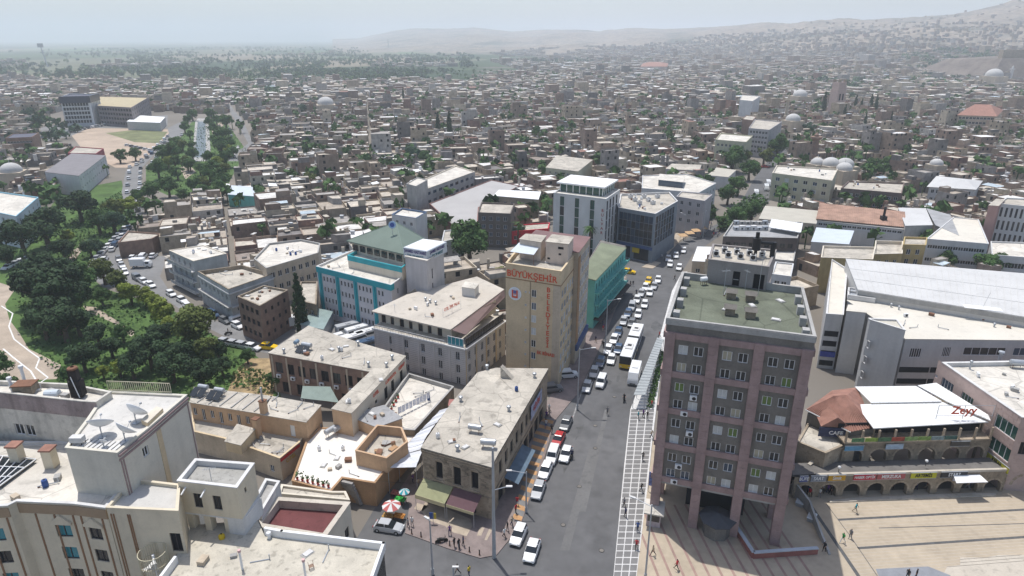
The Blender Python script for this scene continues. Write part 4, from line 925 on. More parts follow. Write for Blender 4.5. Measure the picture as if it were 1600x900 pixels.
# ============ peach houses
def peach():
 B = Bld('peach_house', 'peach row house with many small doors and windows, left of the chimneys', 'house', [(297, 629), (408, 647), (424, 620), (304, 606)], 7.2, 0, WPEACH, ROOF_C, par=0)
 L = B.L(0); ops = []
 for c in range(8): ops.append((L * .02 + c * L / 8, L * .02 + c * L / 8 + (.7 if c % 2 else .75), 4.15 if c % 2 else 4.9, 6.3))
 B.face(0, opens=ops, panes=(G_DARK, DARK), frame=FR_W); B.finish()
 for k in range(6):
  p, an = B.pt(0, L * (.1 + .16 * k), 7.32, -.1); b = MB(); b.box(-.08, .08, 0, 4.6, 0, .18, 0, an, p); b.build('roof_rib', [CONC], B.o)
 C = Bld('peach_house', 'taller peach house with cream roof, door and side windows', 'house', [(408, 648), (478, 660), (501, 634), (424, 620)], 7.2, 0, WPEACH, ROOF_C, par=0)
 C.face(0, opens=[(C.L(0) * .62, C.L(0) * .62 + .9, 4.1, 6.2)], panes=(WHITEP,), mull=0); C.face(1, opens=[(1, 1.8, 2.6, 4.1), (2.6, 3.4, 2.6, 4.1), (4.2, 5.0, 2.6, 4.1)], panes=(G_BLUE,)); C.finish()
 D = Bld('terrace_house', 'low beige house with grey roof terrace below the peach row', 'house', [(302, 674), (350, 685), (437, 716), (468, 691), (478, 676), (408, 662), (300, 644)], 4.1, 0, WTAN2, ROOF_C, par=.25, cop=WTAN)
 D.face(1, opens=[(9.5, 10.4, 1, 2.2)], panes=(G_BLUE,)); D.face(2, opens=[], cols=0); D.finish()
 D.panel('red_fascia', 2, .1, D.L(2) - .1, 3.4, 3.9, .12, RED); D.text(2, D.L(2) * .5, 2.7, .9, 'OTEL', M('gold_lettering', (.5, .33, .05), .6, 0))
 E = Bld('stair_room', 'small L-shaped roof room with pale slab on the beige terrace', 'roof room', [(352, 690), (376, 696), (398, 671), (371, 664)], 5.6, 3.9, WTAN, ROOF_C, par=0, ex=False); E.finish()
 for k, (x, y, z0, h, l_) in enumerate([(404, 683, 3.9, 3.4, 'orange brick chimney standing on the beige terrace'), (413, 645, 7.3, 2.2, 'orange brick chimney with white pipe between the peach roofs')]):
  t = thing('chimney_stack', l_, 'chimney', at(x, y, z0), R(-20), 'orange chimneys'); b = MB(); b.box(-.45, .45, -.45, .45, 0, h); b.build('stack', [WPEACH], t); b = MB(); b.box(-.52, .52, -.52, .52, h, h + .15); b.build('cap', [RUST], t)
  if k: b = MB(); b.cyl((0, 0, h + .15), (0, 0, h + 2.4), .16, seg=8); b.build('pipe', [METAL], t)
 for k, (x, y) in enumerate([(319, 612), (344, 617)]): water_tank(at(x, y, 7.4), 1.7, .42, R(-15), ('left', 'right')[k] + ' silver water tank of the pair on the peach row roof', solar=True)
 W = Bld('terrace_building', 'low shop building with brilliant white flat terrace and potted plants', 'building', [(456, 751), (517, 768), (535, 747), (586, 755), (606, 730), (655, 676), (640, 668), (577, 672), (500, 668), (478, 690)], 4.1, 0, ORANGE, M('brilliant_white_roof', (.74, .70, .63), .95, .08, .4, stain=.12), par=.12)
 W.finish()
 for k in range(7):
  p = at(458, 752, 4.0).lerp(at(515, 766, 4.0), (k + .5) / 7) + Vector((.1, .5, 0)); q = thing('potted_plant', ('first', 'second', 'third', 'fourth', 'fifth', 'sixth', 'seventh')[k] + ' potted plant from the left along the white terrace edge', 'potted plant', p, 0, 'potted plants on the terrace edge')
  b = MB(); b.lathe((0, 0, 0), [(.15, 0), (.22, .4), (.19, .42), (.02, .38)], 8); b.build('pot', [RED], q); b = MB(); hh = rng.uniform(.4, 1.1)
  for j in range(26): leaf(b, Vector((rng.gauss(0, .14), rng.gauss(0, .14), .45 + rng.random() * hh)), .12)
  b.build('foliage', [M('pot_plant')], q)
 Q = Bld('courtyard_house', 'small peach house with open roof court full of junk', 'house', [(555, 704), (604, 716), (637, 690), (628, 668), (589, 664)], 6.6, 4.0, WPEACH, ROOF_C, par=1.6, th=.22, ex=False); Q.finish()
 cols = [WPEACH, RUST, CONC, ORANGE]
 for k in range(7):
  p = Q.c + Vector((rng.uniform(-1.2, 1.6), rng.uniform(-1.3, 1.3), 5.02)); q = thing('junk_box', ['rusty crate', 'broken panel', 'concrete block', 'orange carton', 'bent sheet', 'old cabinet', 'wooden box'][k] + ' lying in the junk-filled peach roof court', 'junk', p, rng.random() * 3, 'junk in the roof court')
  b = MB(); w_, h_ = rng.uniform(.3, .7), rng.uniform(.2, .6); b.box(-w_, w_, -w_ * .6, w_ * .6, 0, h_); b.build('box', [cols[k % 4]], q); b = MB(); b.box(-w_ * 1.05, w_ * 1.05, -w_ * .65, w_ * .65, h_, h_ + .05); b.build('lid', [cols[(k + 1) % 4]], q)
 P = Bld('peach_annex', 'peach flat-roofed annex with grey sheet lean-to beside the white wing', 'house', [(521, 641), (589, 668), (628, 654), (600, 634), (549, 648)], 6.0, 0, WPEACH, ROOF_G, par=0, ex=False); P.finish()
 # outside stair fan
 t = thing('outside_stair', 'fanned stone stairs beside the orange wall', 'stairs', at(545, 775, 0)); o0 = t.location
 a0, a1 = at(535, 748, 3.9), at(546, 756, 3.9)
 for k in range(9):
  zz = 3.9 - k * .42; b = MB(); p = at(534 + k * 2.5, 750 + k * 3.2, zz) - o0; b.box(-.2, 1.9, -.35, .1, zz - .42, zz, 0, R(-20 - k * 3), (p.x, p.y, 0)); b.build('step', [PAVE], t)
 for k, (x, y) in enumerate([(517, 680), (530, 676)]): water_tank(at(x, y, 4.1), 2.0, .45, R(55), ('left', 'right')[k] + ' silver cylinder of the two lying on the white terrace', group='silver cylinders on the terrace')
peach()
# lane canopies
def lanes():
 CV = M('white_tarpaulin', (.66, .68, .72), .7, .07, .6, stain=.08)
 P = [((606, 731), (622, 712), (650, 728), (660, 702)), ((622, 712), (640, 690), (657, 702), (664, 686)), ((640, 690), (658, 672), (664, 686), (682, 660)), ((659, 671), (687, 642), (683, 660), (700, 638))]
 nm = ('nearest', 'second', 'third', 'farthest')
 for k, (a, c, d, e) in enumerate(P):
  pa, pc, pd, pe = at(*a, 4.6 + .12 * k), at(*c, 4.6 + .12 * k), at(*d, 4.3 + .1 * k), at(*e, 4.3 + .1 * k)
  if k == 0: pd.z = pe.z = 4.1
  t = thing('lane_canopy', nm[k] + ' white tarpaulin roof over the market lane', 'canopy', (pa.x, pa.y, 0), 0, 'tarpaulins over the market lane'); o0 = t.location
  b = MB(); n_ = 5
  for i in range(n_):
   q = [pa.lerp(pc, i / n_), pd.lerp(pe, i / n_), pd.lerp(pe, (i + 1) / n_), pa.lerp(pc, (i + 1) / n_)]
   q = [v - o0 + Vector((0, 0, .12 * ((i + j // 2) % 2))) for j, v in enumerate(q)]; b.slab(q, .03)
  b.build('tarpaulin', [CV], t); b = MB()
  for v in (pa, pc, pd, pe): q = v - o0; b.cyl((q.x, q.y, 0), (q.x, q.y, q.z), .05, seg=5)
  b.build('posts', [METAL], t)
 p = at(668, 667, 5.0); t = thing('lane_canopy', 'small dull red canopy at the side of the market lane', 'canopy', (p.x, p.y, 0), 0, 'tarpaulins over the market lane'); q = at(708, 628, 4.8) - t.location
 b = MB(); b.box(-.8, .8, -1.1, 1.1, 4.6, 4.7, 0, 0, (q.x, q.y, 0)); b.build('tarpaulin', [M('dull_red_fabric', (.34, .15, .13), .9, .1, 1)], t); b = MB(); b.cyl((q.x, q.y, 0), (q.x, q.y, 4.6), .05, seg=5); b.build('posts', [METAL], t)
lanes()
# ------------------------------------------------------------------ foreground hotel (bottom left)
def fhotel():
 HB = M('hotel_beige', (.66, .58, .44), .9, .05, .4, streak=.12, stain=.06); HP = M('mauve_stripe_render', (.30, .22, .21), .9, .08, .4)
 A = Bld('striped_hotel', 'near beige hotel with brown stripes and teal windows, cut by the photo edge', 'hotel', [(-150, 800), (12, 790), (26, 783), (115, 787), (165, 793.5), (205, 746), (108, 690), (-120, 690)], 22.0, 0, HB, ROOF_W, par=.25, cop=CONC_W)
 PN = (G_TEAL, G_TEAL, G_GREEN, G_DARK)
 L = A.L(3); ops = []
 us = [L * .63 * .52, L * .63 * 1.35]
 for r_ in range(6):
  for u in (1.75, ): ops.append((u, u + 1.5, 17.9 - r_ * 2.75, 19.5 - r_ * 2.75))
 A.face(2, opens=[o for r_ in range(6) for o in [(A.L(2) - 2.6, A.L(2) - 1.0, 17.9 - r_ * 2.75, 19.4 - r_ * 2.75)]], panes=PN, frame=FR_D)
 A.face(3, opens=[(.9, 2.3, 17.9 - r_ * 2.75, 19.4 - r_ * 2.75) for r_ in range(6)] if L > 3 else [], panes=PN, frame=FR_D)
 A.face(0, opens=[(A.L(0) - k * 4 - 2.6, A.L(0) - k * 4 - 1.1, 17.9 - r_ * 2.75, 19.4 - r_ * 2.75) for r_ in range(6) for k in range(2)], panes=PN, frame=FR_D); A.finish()
 for e_ in (0, 2, 3):
  Le = A.L(e_); A.panel('brown_fascia', e_, 0, Le, 20.7, 21.75, .1, M('light_brown_band', (.36, .26, .17), .9, .08, .5))
  for k in range(-8 if e_ == 0 else 0, 9):
   u = (Le - .5 - 1.9 * k) if e_ != 3 else .35 + 2.35 * k
   if 0 < u < Le - .25: A.panel('brown_stripe', e_, u, u + .16, 0, 20.6, .07, BROWNS)
 # gabled heads over the top windows
 for e_, u in ((2, A.L(2) - 1.8), (3, 1.6)):
  b = MB(); v = [A.pt(e_, u + dx, dz, o_)[0] for o_ in (.02, .2) for dx, dz in ((-1.05, 19.5), (1.05, 19.5), (1.05, 19.75), (0, 20.6), (-1.05, 19.75))]
  b.add(v, [(5, 6, 7, 8, 9), (0, 1, 6, 5), (1, 2, 7, 6), (2, 3, 8, 7), (3, 4, 9, 8), (4, 0, 5, 9)]); b.build('gable_head', [HB], A.o)
 chimney(A, at(30, 722, 21.8), 1.0, 2.1, HB, TILE_R); chimney(A, at(82, 728, 21.8), 1.0, 2.1, HB, TILE_R)
 # glazed light well with white bars
 t = thing('roof_skylight', 'dark skylight with white bars on the near hotel roof', 'skylight', at(10, 735, 21.9)); o0 = t.location
 P = [at(-40, 768, 21.95), at(0, 762, 21.95), at(57, 720, 21.95), at(-20, 713, 21.95)]; b = MB(); b.slab([p - o0 + Vector((0, 0, .12)) for p in P], .1); b.build('glass', [G_DARK], t)
 for k in range(7):
  q0 = P[0].lerp(P[1], k / 6) - o0; q1 = P[3].lerp(P[2], k / 6) - o0; b = MB(); b.cyl(q0 + Vector((0, 0, .2)), q1 + Vector((0, 0, .2)), .07, seg=4); b.build('bar', [WHITEP], t)
 for k in range(4):
  q0 = P[0].lerp(P[3], k / 3) - o0; q1 = P[1].lerp(P[2], k / 3) - o0; b = MB(); b.cyl(q0 + Vector((0, 0, .24)), q1 + Vector((0, 0, .24)), .06, seg=4); b.build('bar', [WHITEP], t)
 # right part of the front: stair bay with brown stripes and balcony
 Bk = Bld('stair_bay', 'projecting stair bay with tiled roof terrace in the middle of the near hotel', 'building', [(166, 793), (278, 798), (281, 757), (206, 748)], 22.3, 0, HB, M('white_tile_roof', (.52, .50, .46), .8, .06, 1.2, stain=.1), par=.35, th=.2, ex=True);
 Bk.face(0, opens=[(Bk.L(0) - 1.4, Bk.L(0) - .3, 17.4, 19.6)], frame=FR_D, panes=(DARK,)); Bk.finish()
 for u in (.25, .5, 1.9, 2.1): Bk.panel('brown_stripe', 0, u, u + .12, 0, 21.6, .06, BROWNS)
 # external round drum and spiral stair
 p = at(240, 845, 16.5); t = thing('spiral_stair', 'cream metal spiral stair in front of the near stair bay', 'stair', (-34.2, 49.7, 0)); b = MB(); b.cyl((0, 0, 0), (0, 0, 18), .12, seg=8); b.build('post', [WHITEP], t)
 for k in range(54):
  a_ = k * .45; z_ = .3 + k * .33; b = MB(); c_, s_ = math.cos(a_), math.sin(a_); c2, s2 = math.cos(a_ + .42), math.sin(a_ + .42)
  b.slab([(c_ * .1, s_ * .1, z_), (c_ * 1.15, s_ * 1.15, z_), (c2 * 1.15, s2 * 1.15, z_), (c2 * .1, s2 * .1, z_)], .05); b.build('step', [CONC_W], t)
 b = MB()
 for k in range(40): a_ = k * .157; b.cyl((math.cos(a_) * 1.25, math.sin(a_) * 1.25, 16), (math.cos(a_) * 1.25, math.sin(a_) * 1.25, 18.4), .03, seg=4)
 for z_ in (16.0, 17.2, 18.4):
  for k in range(20): a_ = k * .314; b.cyl((math.cos(a_) * 1.25, math.sin(a_) * 1.25, z_), (math.cos(a_ + .314) * 1.25, math.sin(a_ + .314) * 1.25, z_), .04, seg=4)
 b.build('cage', [M('cream_metal', (.55, .50, .36), .6, 0)], t)
 # dish tower
 C = Bld('hotel_wing', 'tall hotel wing with mauve trim carrying the big satellite dishes', 'hotel', [(102, 699.5), (183, 707.5), (231, 669), (292, 617), (166, 611), (136, 655)], 27.0, 0, M('hotel_off_white', (.62, .585, .50), .9, .06, .3, streak=.16, stain=.06), M('dish_roof', (.56, .54, .50), .9, .07, .4, stain=.18), par=.2, th=.25)
 C.face(0, opens=[(C.L(0) * .68, C.L(0) * .68 + .0, 22, 22.1)] if False else [], cols=0); C.face(1, opens=[(3.0, 3.8, 24.3, 25.4)], frame=FR_W, panes=(G_DARK,))
 C.finish()
 for e_ in (1, 2): C.panel('mauve_trim', e_, 0, C.L(e_), 26.0, 26.2, .08, HP); C.panel('mauve_trim', e_, 0, C.L(e_), 26.5, 26.75, .2, HP)
 for u in (.15, .45, C.L(2) - .3): C.panel('mauve_trim', 1 if u < 1 else 2, u, u + .14, 0, 25.9, .06, HP)
 C.panel('sand_stripe', 2, 1.0, 1.7, 0, 25.9, .05, WTAN)
 for k in range(11):
  p, an = C.pt(0, C.L(0) * (k + .5) / 11, 26.86, -1.0); b = MB(); b.box(-.16, .16, -.9, .9, 0, .05, 0, an, p); b.build('tile_row', [CONC_W], C.o)
 dish(at(213, 661, 26.85), 1.15, R(160), 'farthest white satellite dish on the near hotel wing', 35); dish(at(160, 683, 26.85), 1.2, R(190), 'left big satellite dish of the front pair on the hotel wing', 50); dish(at(196, 690, 26.85), 1.1, R(150), 'right big satellite dish of the front pair on the hotel wing', 40)
 dish(at(163, 700, 26.85), .4, R(170), 'smallest satellite dish near the front edge of the hotel wing', 40)
 t = thing('roof_box', 'grey battery box on legs at the hotel wing corner', 'roof box', at(123, 694, 26.85)); b = MB(); b.box(-.6, .6, -.35, .35, .35, .9); b.build('box', [CONC_W], t); b = MB()
 for sx in (-.5, .5):
  for sy in (-.3, .3): b.cyl((sx, sy, 0), (sx, sy, .35), .04, seg=4)
 b.build('legs', [BLACKM], t)
 P = [at(222, 663, 26.9), at(232, 668, 26.9), at(256, 645, 26.9), at(246, 642, 26.9)]
 t = thing('roof_duct', 'cream covered duct lying along the right edge of the hotel wing', 'duct', P[0]); b = MB(); b.slab([p - P[0] + Vector((0, 0, .5)) for p in P], .5); b.build('duct', [WTAN], t); b = MB(); b.slab([p - P[0] + Vector((0, 0, .56)) for p in P], .05); b.build('lid', [WHOT], t)
 # rear block
 D = Bld('rear_block', 'long stained rear block with mauve top band and dark chimney behind the hotel', 'building', [(-160, 612), (0, 613), (128, 627), (150, 628), (174, 612), (110, 600), (-150, 588)], 27.6, 0, M('stained_off_white', (.58, .55, .49), .9, .12, .35, streak=.35, stain=.2), ROOF_W, par=.5, th=.2)
 D.face(1, opens=[(.5, 1.7, 22.3, 23.7), (1.9, 3.1, 22.3, 23.7)], frame=FR_W, panes=(G_DARK,)); D.finish()
 for e_ in (0, 1, 2): D.panel('mauve_band', e_, 0, D.L(e_), 25.6, 27.5, .06, M('stained_mauve', (.32, .26, .25), .9, .15, .4, streak=.45, stain=.25))
 t = thing('chimney_stack', 'tall soot-black chimney with white pipe behind the near hotel', 'chimney', at(124, 618, 27.3), 0.1); b = MB(); b.box(-.6, .6, -.5, .5, 0, 1.9); b.box(-.42, .42, -.36, .36, 1.9, 3.2); b.build('stack', [M('sooty_brick', (.035, .03, .028), .95, .3, 1)], t); b = MB(); b.cyl((.4, -.7, .1), (-.1, -.55, 2.6), .05, seg=6); b.build('pipe', [WHITEP], t)
 b = MB(); b.lathe((0, 0, 3.2), [(.4, 0), (.55, .1), (.5, .25), (.2, .35)], 10); b.build('cap', [RUST], t)
 for k, (x, y) in enumerate([(20, 612), (39, 597)]): vent(at(x, y, 27.3), ('short', 'tall')[k] + ' white-capped vent on the rear block left of the black chimney', 1.5 + k * .3, .16, WHITEP)
 t = thing('vent_box', 'dark brown box housing on the rear block roof', 'roof box', at(42, 612, 27.2), .1); b = MB(); b.box(-1.0, 1.0, -.7, .7, 0, 1.0); b.build('box', [STONE_D], t); b = MB(); b.box(-1.1, 1.1, -.8, .8, 1.0, 1.1); b.build('lid', [RUST], t)
 t = thing('roof_skylight', 'pale blue curved skylight beside the black chimney', 'skylight', at(82, 617, 27.2), .1); b = MB(); b.cyl((-.7, 0, .1), (.7, 0, .1), .5, seg=14); b.build('dome', [M('pale_blue_sheet', (.55, .60, .64), .5, .05, .5)], t); b = MB(); b.box(-.8, .8, -.55, .55, 0, .1); b.build('kerb', [CONC], t)
 # terrace behind with railing
 P = [at(172, 611, 26.5), at(290, 616, 26.5), at(275, 596, 26.5), at(165, 594, 26.5)]
 t = thing('roof_railing', 'long cream railing behind the dish terrace', 'railing', at(172, 612, 27)); o0 = t.location; a_ = at(170, 610, 27) - o0; c_ = at(268, 614, 27) - o0
 for k in range(31):
  p = a_.lerp(c_, k / 30); b = MB(); b.cyl(p, p + Vector((0, 0, 1.2)), .035, seg=4); b.build('baluster', [M('cream_metal')], t)
 for z_ in (.1, 1.2): b = MB(); b.cyl(a_ + Vector((0, 0, z_)), c_ + Vector((0, 0, z_)), .045, seg=5); b.build('rail', [M('cream_metal')], t)
 E_ = Bld('link_block', 'pale flat-roofed block between the dish terrace and the peach row', 'building', [(262, 612), (290, 617), (305, 601), (282, 592)], 26.0, 0, CONC, ROOF_G, par=0, ex=True) if False else None
 # penthouse on pillars
 G = Bld('penthouse', 'square penthouse with sunken roof on the near hotel terrace', 'penthouse', [(277, 751), (370, 762), (397, 724), (305, 717)], 23.0, 19.2, M('hotel_beige'), M('dusty_roof', (.36, .35, .32), .95, .12, .6, stain=.25), par=.6, th=.28, cop=CONC_W, ex=False)
 Lg = G.L(0); G.face(0, opens=[(Lg * .22, Lg * .22 + .9, 20.0, 21.7), (Lg * .55, Lg * .55 + .9, 20.0, 21.7)], frame=FR_D, panes=(G_DARK,)); G.face(1, opens=[(1.3, 1.7, 21.3, 21.9)], frame=FR_D, panes=(DARK,), mull=0); G.finish()
 b = MB(); b.prism(G.p, 19.0, 19.19); b.build('floor_slab', [CONC_W], G.o)
 for k, u in enumerate((.02, .32, .66)): p, an = G.pt(0, Lg * u + .35, 17.02, -.5); b = MB(); b.box(-.35, .35, -.4, .4, 0, 2.0, 0, an, p); b.build('pillar', [HB], G.o)
 p, an = G.pt(0, Lg - .95, 17.02, -.4); b = MB(); b.box(-.75, .93, -.38, 3.2, 0, 2.0, 0, an, p); b.build('white_room', [CONC_W], G.o)
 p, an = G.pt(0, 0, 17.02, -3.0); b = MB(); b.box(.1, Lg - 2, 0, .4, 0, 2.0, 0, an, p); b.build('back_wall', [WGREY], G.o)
 for u in (.12, .45): p, an = G.pt(0, Lg * u, 22.3, .0); b = MB(); b.cyl(p, p + Vector((math.sin(an), -math.cos(an), -.4)) * .8, .09, seg=6); b.build('spout', [WHITEP], G.o)
 antenna(at(330, 748, 22.45), 1.3, 'thin aerial standing in the sunken penthouse roof')
 t = thing('water_tank', 'yellow plastic canister under the penthouse', 'canister', at(347, 842, 17.1)); b = MB(); b.lathe((0, 0, 0), [(.02, 0), (.28, 0), (.3, .1), (.3, .45), (.12, .6), (.02, .6)], 12); b.build('body', [M('yellow_plastic', (.6, .42, .02), .5, 0)], t); b = MB(); b.cyl((0, 0, .6), (0, 0, .68), .07, seg=8); b.build('cap', [BLACKM], t)
 # terrace in front
 T = Bld('hotel_terrace', 'near roof terrace with high white parapet and weathered cream floor', 'building', [at(x, y, 18.0).xy for x, y in [(238, 917), (273, 870), (268, 812), (402, 800), (413, 824), (440, 829), (599, 848), (572, 925)]], 17.05, 0, CONC_W, M('weathered_cream_floor', (.50, .46, .38), .95, .12, .5, stain=.3), par=0, world_=True)
 T.finish()
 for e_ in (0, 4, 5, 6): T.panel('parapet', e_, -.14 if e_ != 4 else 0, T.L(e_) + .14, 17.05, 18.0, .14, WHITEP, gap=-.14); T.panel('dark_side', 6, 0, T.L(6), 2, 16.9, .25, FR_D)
 for k, (x, y, l_) in enumerate([(379, 890, 'white pipe post with pink cap at the near terrace left'), (478, 905, 'white pipe post in the middle of the near terrace')]):
  t = thing('pipe_post', l_, 'post', at(x, y, 17.1)); b = MB(); b.cyl((0, 0, 0), (0, 0, 2.1), .11, seg=8); b.build('pipe', [WHITEP], t); b = MB(); b.cyl((0, 0, 2.1), (0, 0, 2.35), .16, seg=8); b.build('cap', [M('pink_cap', (.6, .4, .38), .6, 0)], t)
 t = thing('garden_chair', 'rusty folding chair frame on the near terrace', 'chair', at(487, 890, 17.08), .6); b = MB()
 for sx in (-.22, .22): b.cyl((sx, -.2, 0), (sx, .2, .9), .02, seg=4); b.cyl((sx, .2, 0), (sx, -.2, .45), .02, seg=4)
 b.build('frame', [RUST], t)
 for k in range(5): b = MB(); b.box(-.22, .22, -.2 + k * .09, -.15 + k * .09, .45, .47); b.build('slat', [RUST], t)
 vent(at(421, 842, 17.08), 'small white vent with round shadow by the near terrace parapet', .5, .16, WHITEP)
 # maroon-roofed building
 R_ = Bld('maroon_roof_building', 'building with maroon felt roof sunk between cream parapets', 'building', [(398, 822), (508, 840), (547, 785), (432, 777)], 12.2, 0, WHOT, M('maroon_felt', (.145, .05, .05), .9, .12, .5, stain=.2), par=1.1, th=.55, cop=M('cream_coping', (.50, .45, .38), .9, .1, .6, stain=.2))
 R_.face(1, cols=3, rows=3, w=1.0, h=1.5, zlo=1, zhi=10.5, panes=(G_DARK,), frame=FR_D); R_.finish()
 S_ = Bld('white_annex', 'small white annex with open roof frame beside the penthouse', 'building', [(392, 790), (408, 800), (437, 752), (415, 748)], 13.4, 0, CONC_W, CONC, par=.5, th=.25); S_.face(1, cols=3, rows=3, w=.7, h=.8, zlo=3, zhi=12.5, panes=(G_DARK,), frame=FR_D); S_.finish()
 Bld('back_terrace_house', 'low cream house with grooved parapet behind the maroon roof', 'house', [(436, 771), (546, 781), (540, 768), (520, 768), (440, 757)], 5.2, 0, WHOT, ROOF_C, par=.3).finish()
fhotel()
# ------------------------------------------------------------------ right-hand quarter
def mall():
 B = Bld('car_park_mall', 'big grey shopping hall with cream roof deck and parking slots', 'building', [(1415, 530), (1700, 533), (1800, 520), (1640, 500), (1338, 452), (1324, 470)], 12.4, 0, WMALL, M('cream_deck_roof', (.62, .58, .50), .95, .06, .12, stain=.1), par=0)
 L = B.L(0); ops = [(1.3, 3.4, 8.7, 10.6), (7.2, 8.7, 8.9, 10.9), (11.0, 18.6, 9.3, 10.9), (20, 26, 9.3, 10.9)]
 B.face(0, opens=ops, panes=(G_DARK, G_BLUE), mull=4, depth=.15)
 B.finish()
 for k, (u0, u1, z0, z1) in enumerate([(-1.0, 5.6, 5.6, 6.7), (5.8, 16, 5.6, 6.7), (-1.4, 5.6, 3.2, 4.3), (5.8, 16, 3.2, 4.3)]):
  if u0 < 0: u0 = .1
  B.panel('parking_slot', 0, u0, u1, z0, z1, .04, DARK)
 H = Bld('mall_hall', 'raised hall of the grey mall with vast light metal roof', 'building', [(1341, 453), (1800, 528), (2000, 480), (1900, 448), (1600, 428), (1322, 405)], 14.6, 0, WMALL, ROOF_L, par=.0); H.finish()
 a = at(1341, 453, 14.75); c = at(1800, 528, 14.75); d = at(1322, 405, 14.75); e = at(1800, 455, 14.75)
 for k in (2, 4):
  p0 = a.lerp(d, k / 6); p1 = c.lerp(e, k / 6); b = MB(); dd = (p1 - p0); nn = Vector((-dd.y, dd.x, 0)).normalized() * .08; b.slab([p - H.c for p in (p0 - nn, p1 - nn, p1 + nn, p0 + nn)], .1); b.build('roof_seam', [ROOF_G], H.o)
 for k in range(1, 44):
  p0 = a.lerp(c, k / 44) - H.c; p1 = d.lerp(e, k / 44) - H.c; b = MB(); b.cyl(p0 + Vector((0, 0, .0)), p1 + Vector((0, 0, .0)), .05, seg=4, caps=False); b.build('sheet_seam', [ROOF_L], H.o)
 H.panel('roof_fascia', 0, 0, H.L(0), 13.6, 14.6, .3, CONC)
 S = Bld('mall_stair_tower', 'windowless grey stair tower at the front corner of the mall', 'tower', [(1360, 499.5), (1415, 516), (1402, 499), (1357, 497)], 14.8, 0, WMALL, M('stair_tower_roof', (.50, .47, .40), .9, .1, .4), par=.3, cop=CONC_W)
 p1 = [at(1368, 512, 14.8), at(1416, 515, 14.8), at(1400, 498, 14.8), at(1358, 498, 14.8)]
 S.face(3, opens=[(1.2, 2.0, 3.0 + k * 3.2, 4.4 + k * 3.2) for k in range(3)], panes=(G_DARK,)); S.finish()
 for nm, lab, px, z in (('mall_tower', 'second grey tower block left of the mall stair tower', [(1323, 486), (1353, 489), (1352, 478), (1326, 477)], 13.6), ('mall_wing', 'narrow grey wing with open parking floors at the left of the mall', [(1291, 490), (1318, 492), (1324, 420), (1300, 405)], 12.2)):
  T = Bld(nm, lab, 'building', px, z, 0, WMALL, M('cream_deck_roof'), par=.4 if z < 13 else 0, cop=CONC_W)
  T.finish()
  if z < 13:
   for k in range(4): T.panel('parking_slot', 0, .3, T.L(0) - .3, 7.3 - k * 2.2, 8.5 - k * 2.2, .03, DARK)
   T.panel('shop_sign', 0, .2, T.L(0) - .2, 2.8, 3.9, .3, M('blue_banner', (.05, .07, .30), .6, .25, 2))
 for k, (x, y, l_) in enumerate([(1345, 470, 'white-framed plant enclosure on the mall roof deck, larger'), (1337, 463, 'white plant box behind the framed enclosure on the mall deck')]):
  t = thing('plant_enclosure', l_, 'roof plant', at(x, y, 12.6), R(-25)); b = MB(); s_ = 2.6 - k
  b.box(-s_, s_, -.15, .15, 0, 1.0); b.box(-s_, s_, 2.2, 2.5, 0, 1.0); b.box(-s_, -s_ + .3, .15, 2.2, 0, 1.0); b.box(s_ - .3, s_, .15, 2.2, 0, 1.0); b.build('frame_wall', [CONC_W], t); b = MB(); b.box(-s_ + .5, s_ - .8, .5, 1.8, 0, .8); b.build('duct', [METAL], t)
 t = thing('roof_canopy', 'white canopy lid on the fascia of the mall hall', 'canopy', at(1535, 482, 14.7), R(-20)); b = MB(); b.box(-3.2, 3.2, -1, 1, 0, .15); b.build('lid', [ROOF_B], t); b = MB(); b.cyl((0, 0, .15), (.6, 0, 3.4), .03, seg=4); b.build('mast', [METAL], t)
 for k, (x, y) in enumerate([(1392, 480), (1404, 484), (1553, 511)]): vent(at(x, y, 12.5), ('left', 'second', 'right')[k] + ' tiny vent on the cream mall deck', .5, .15)
mall()
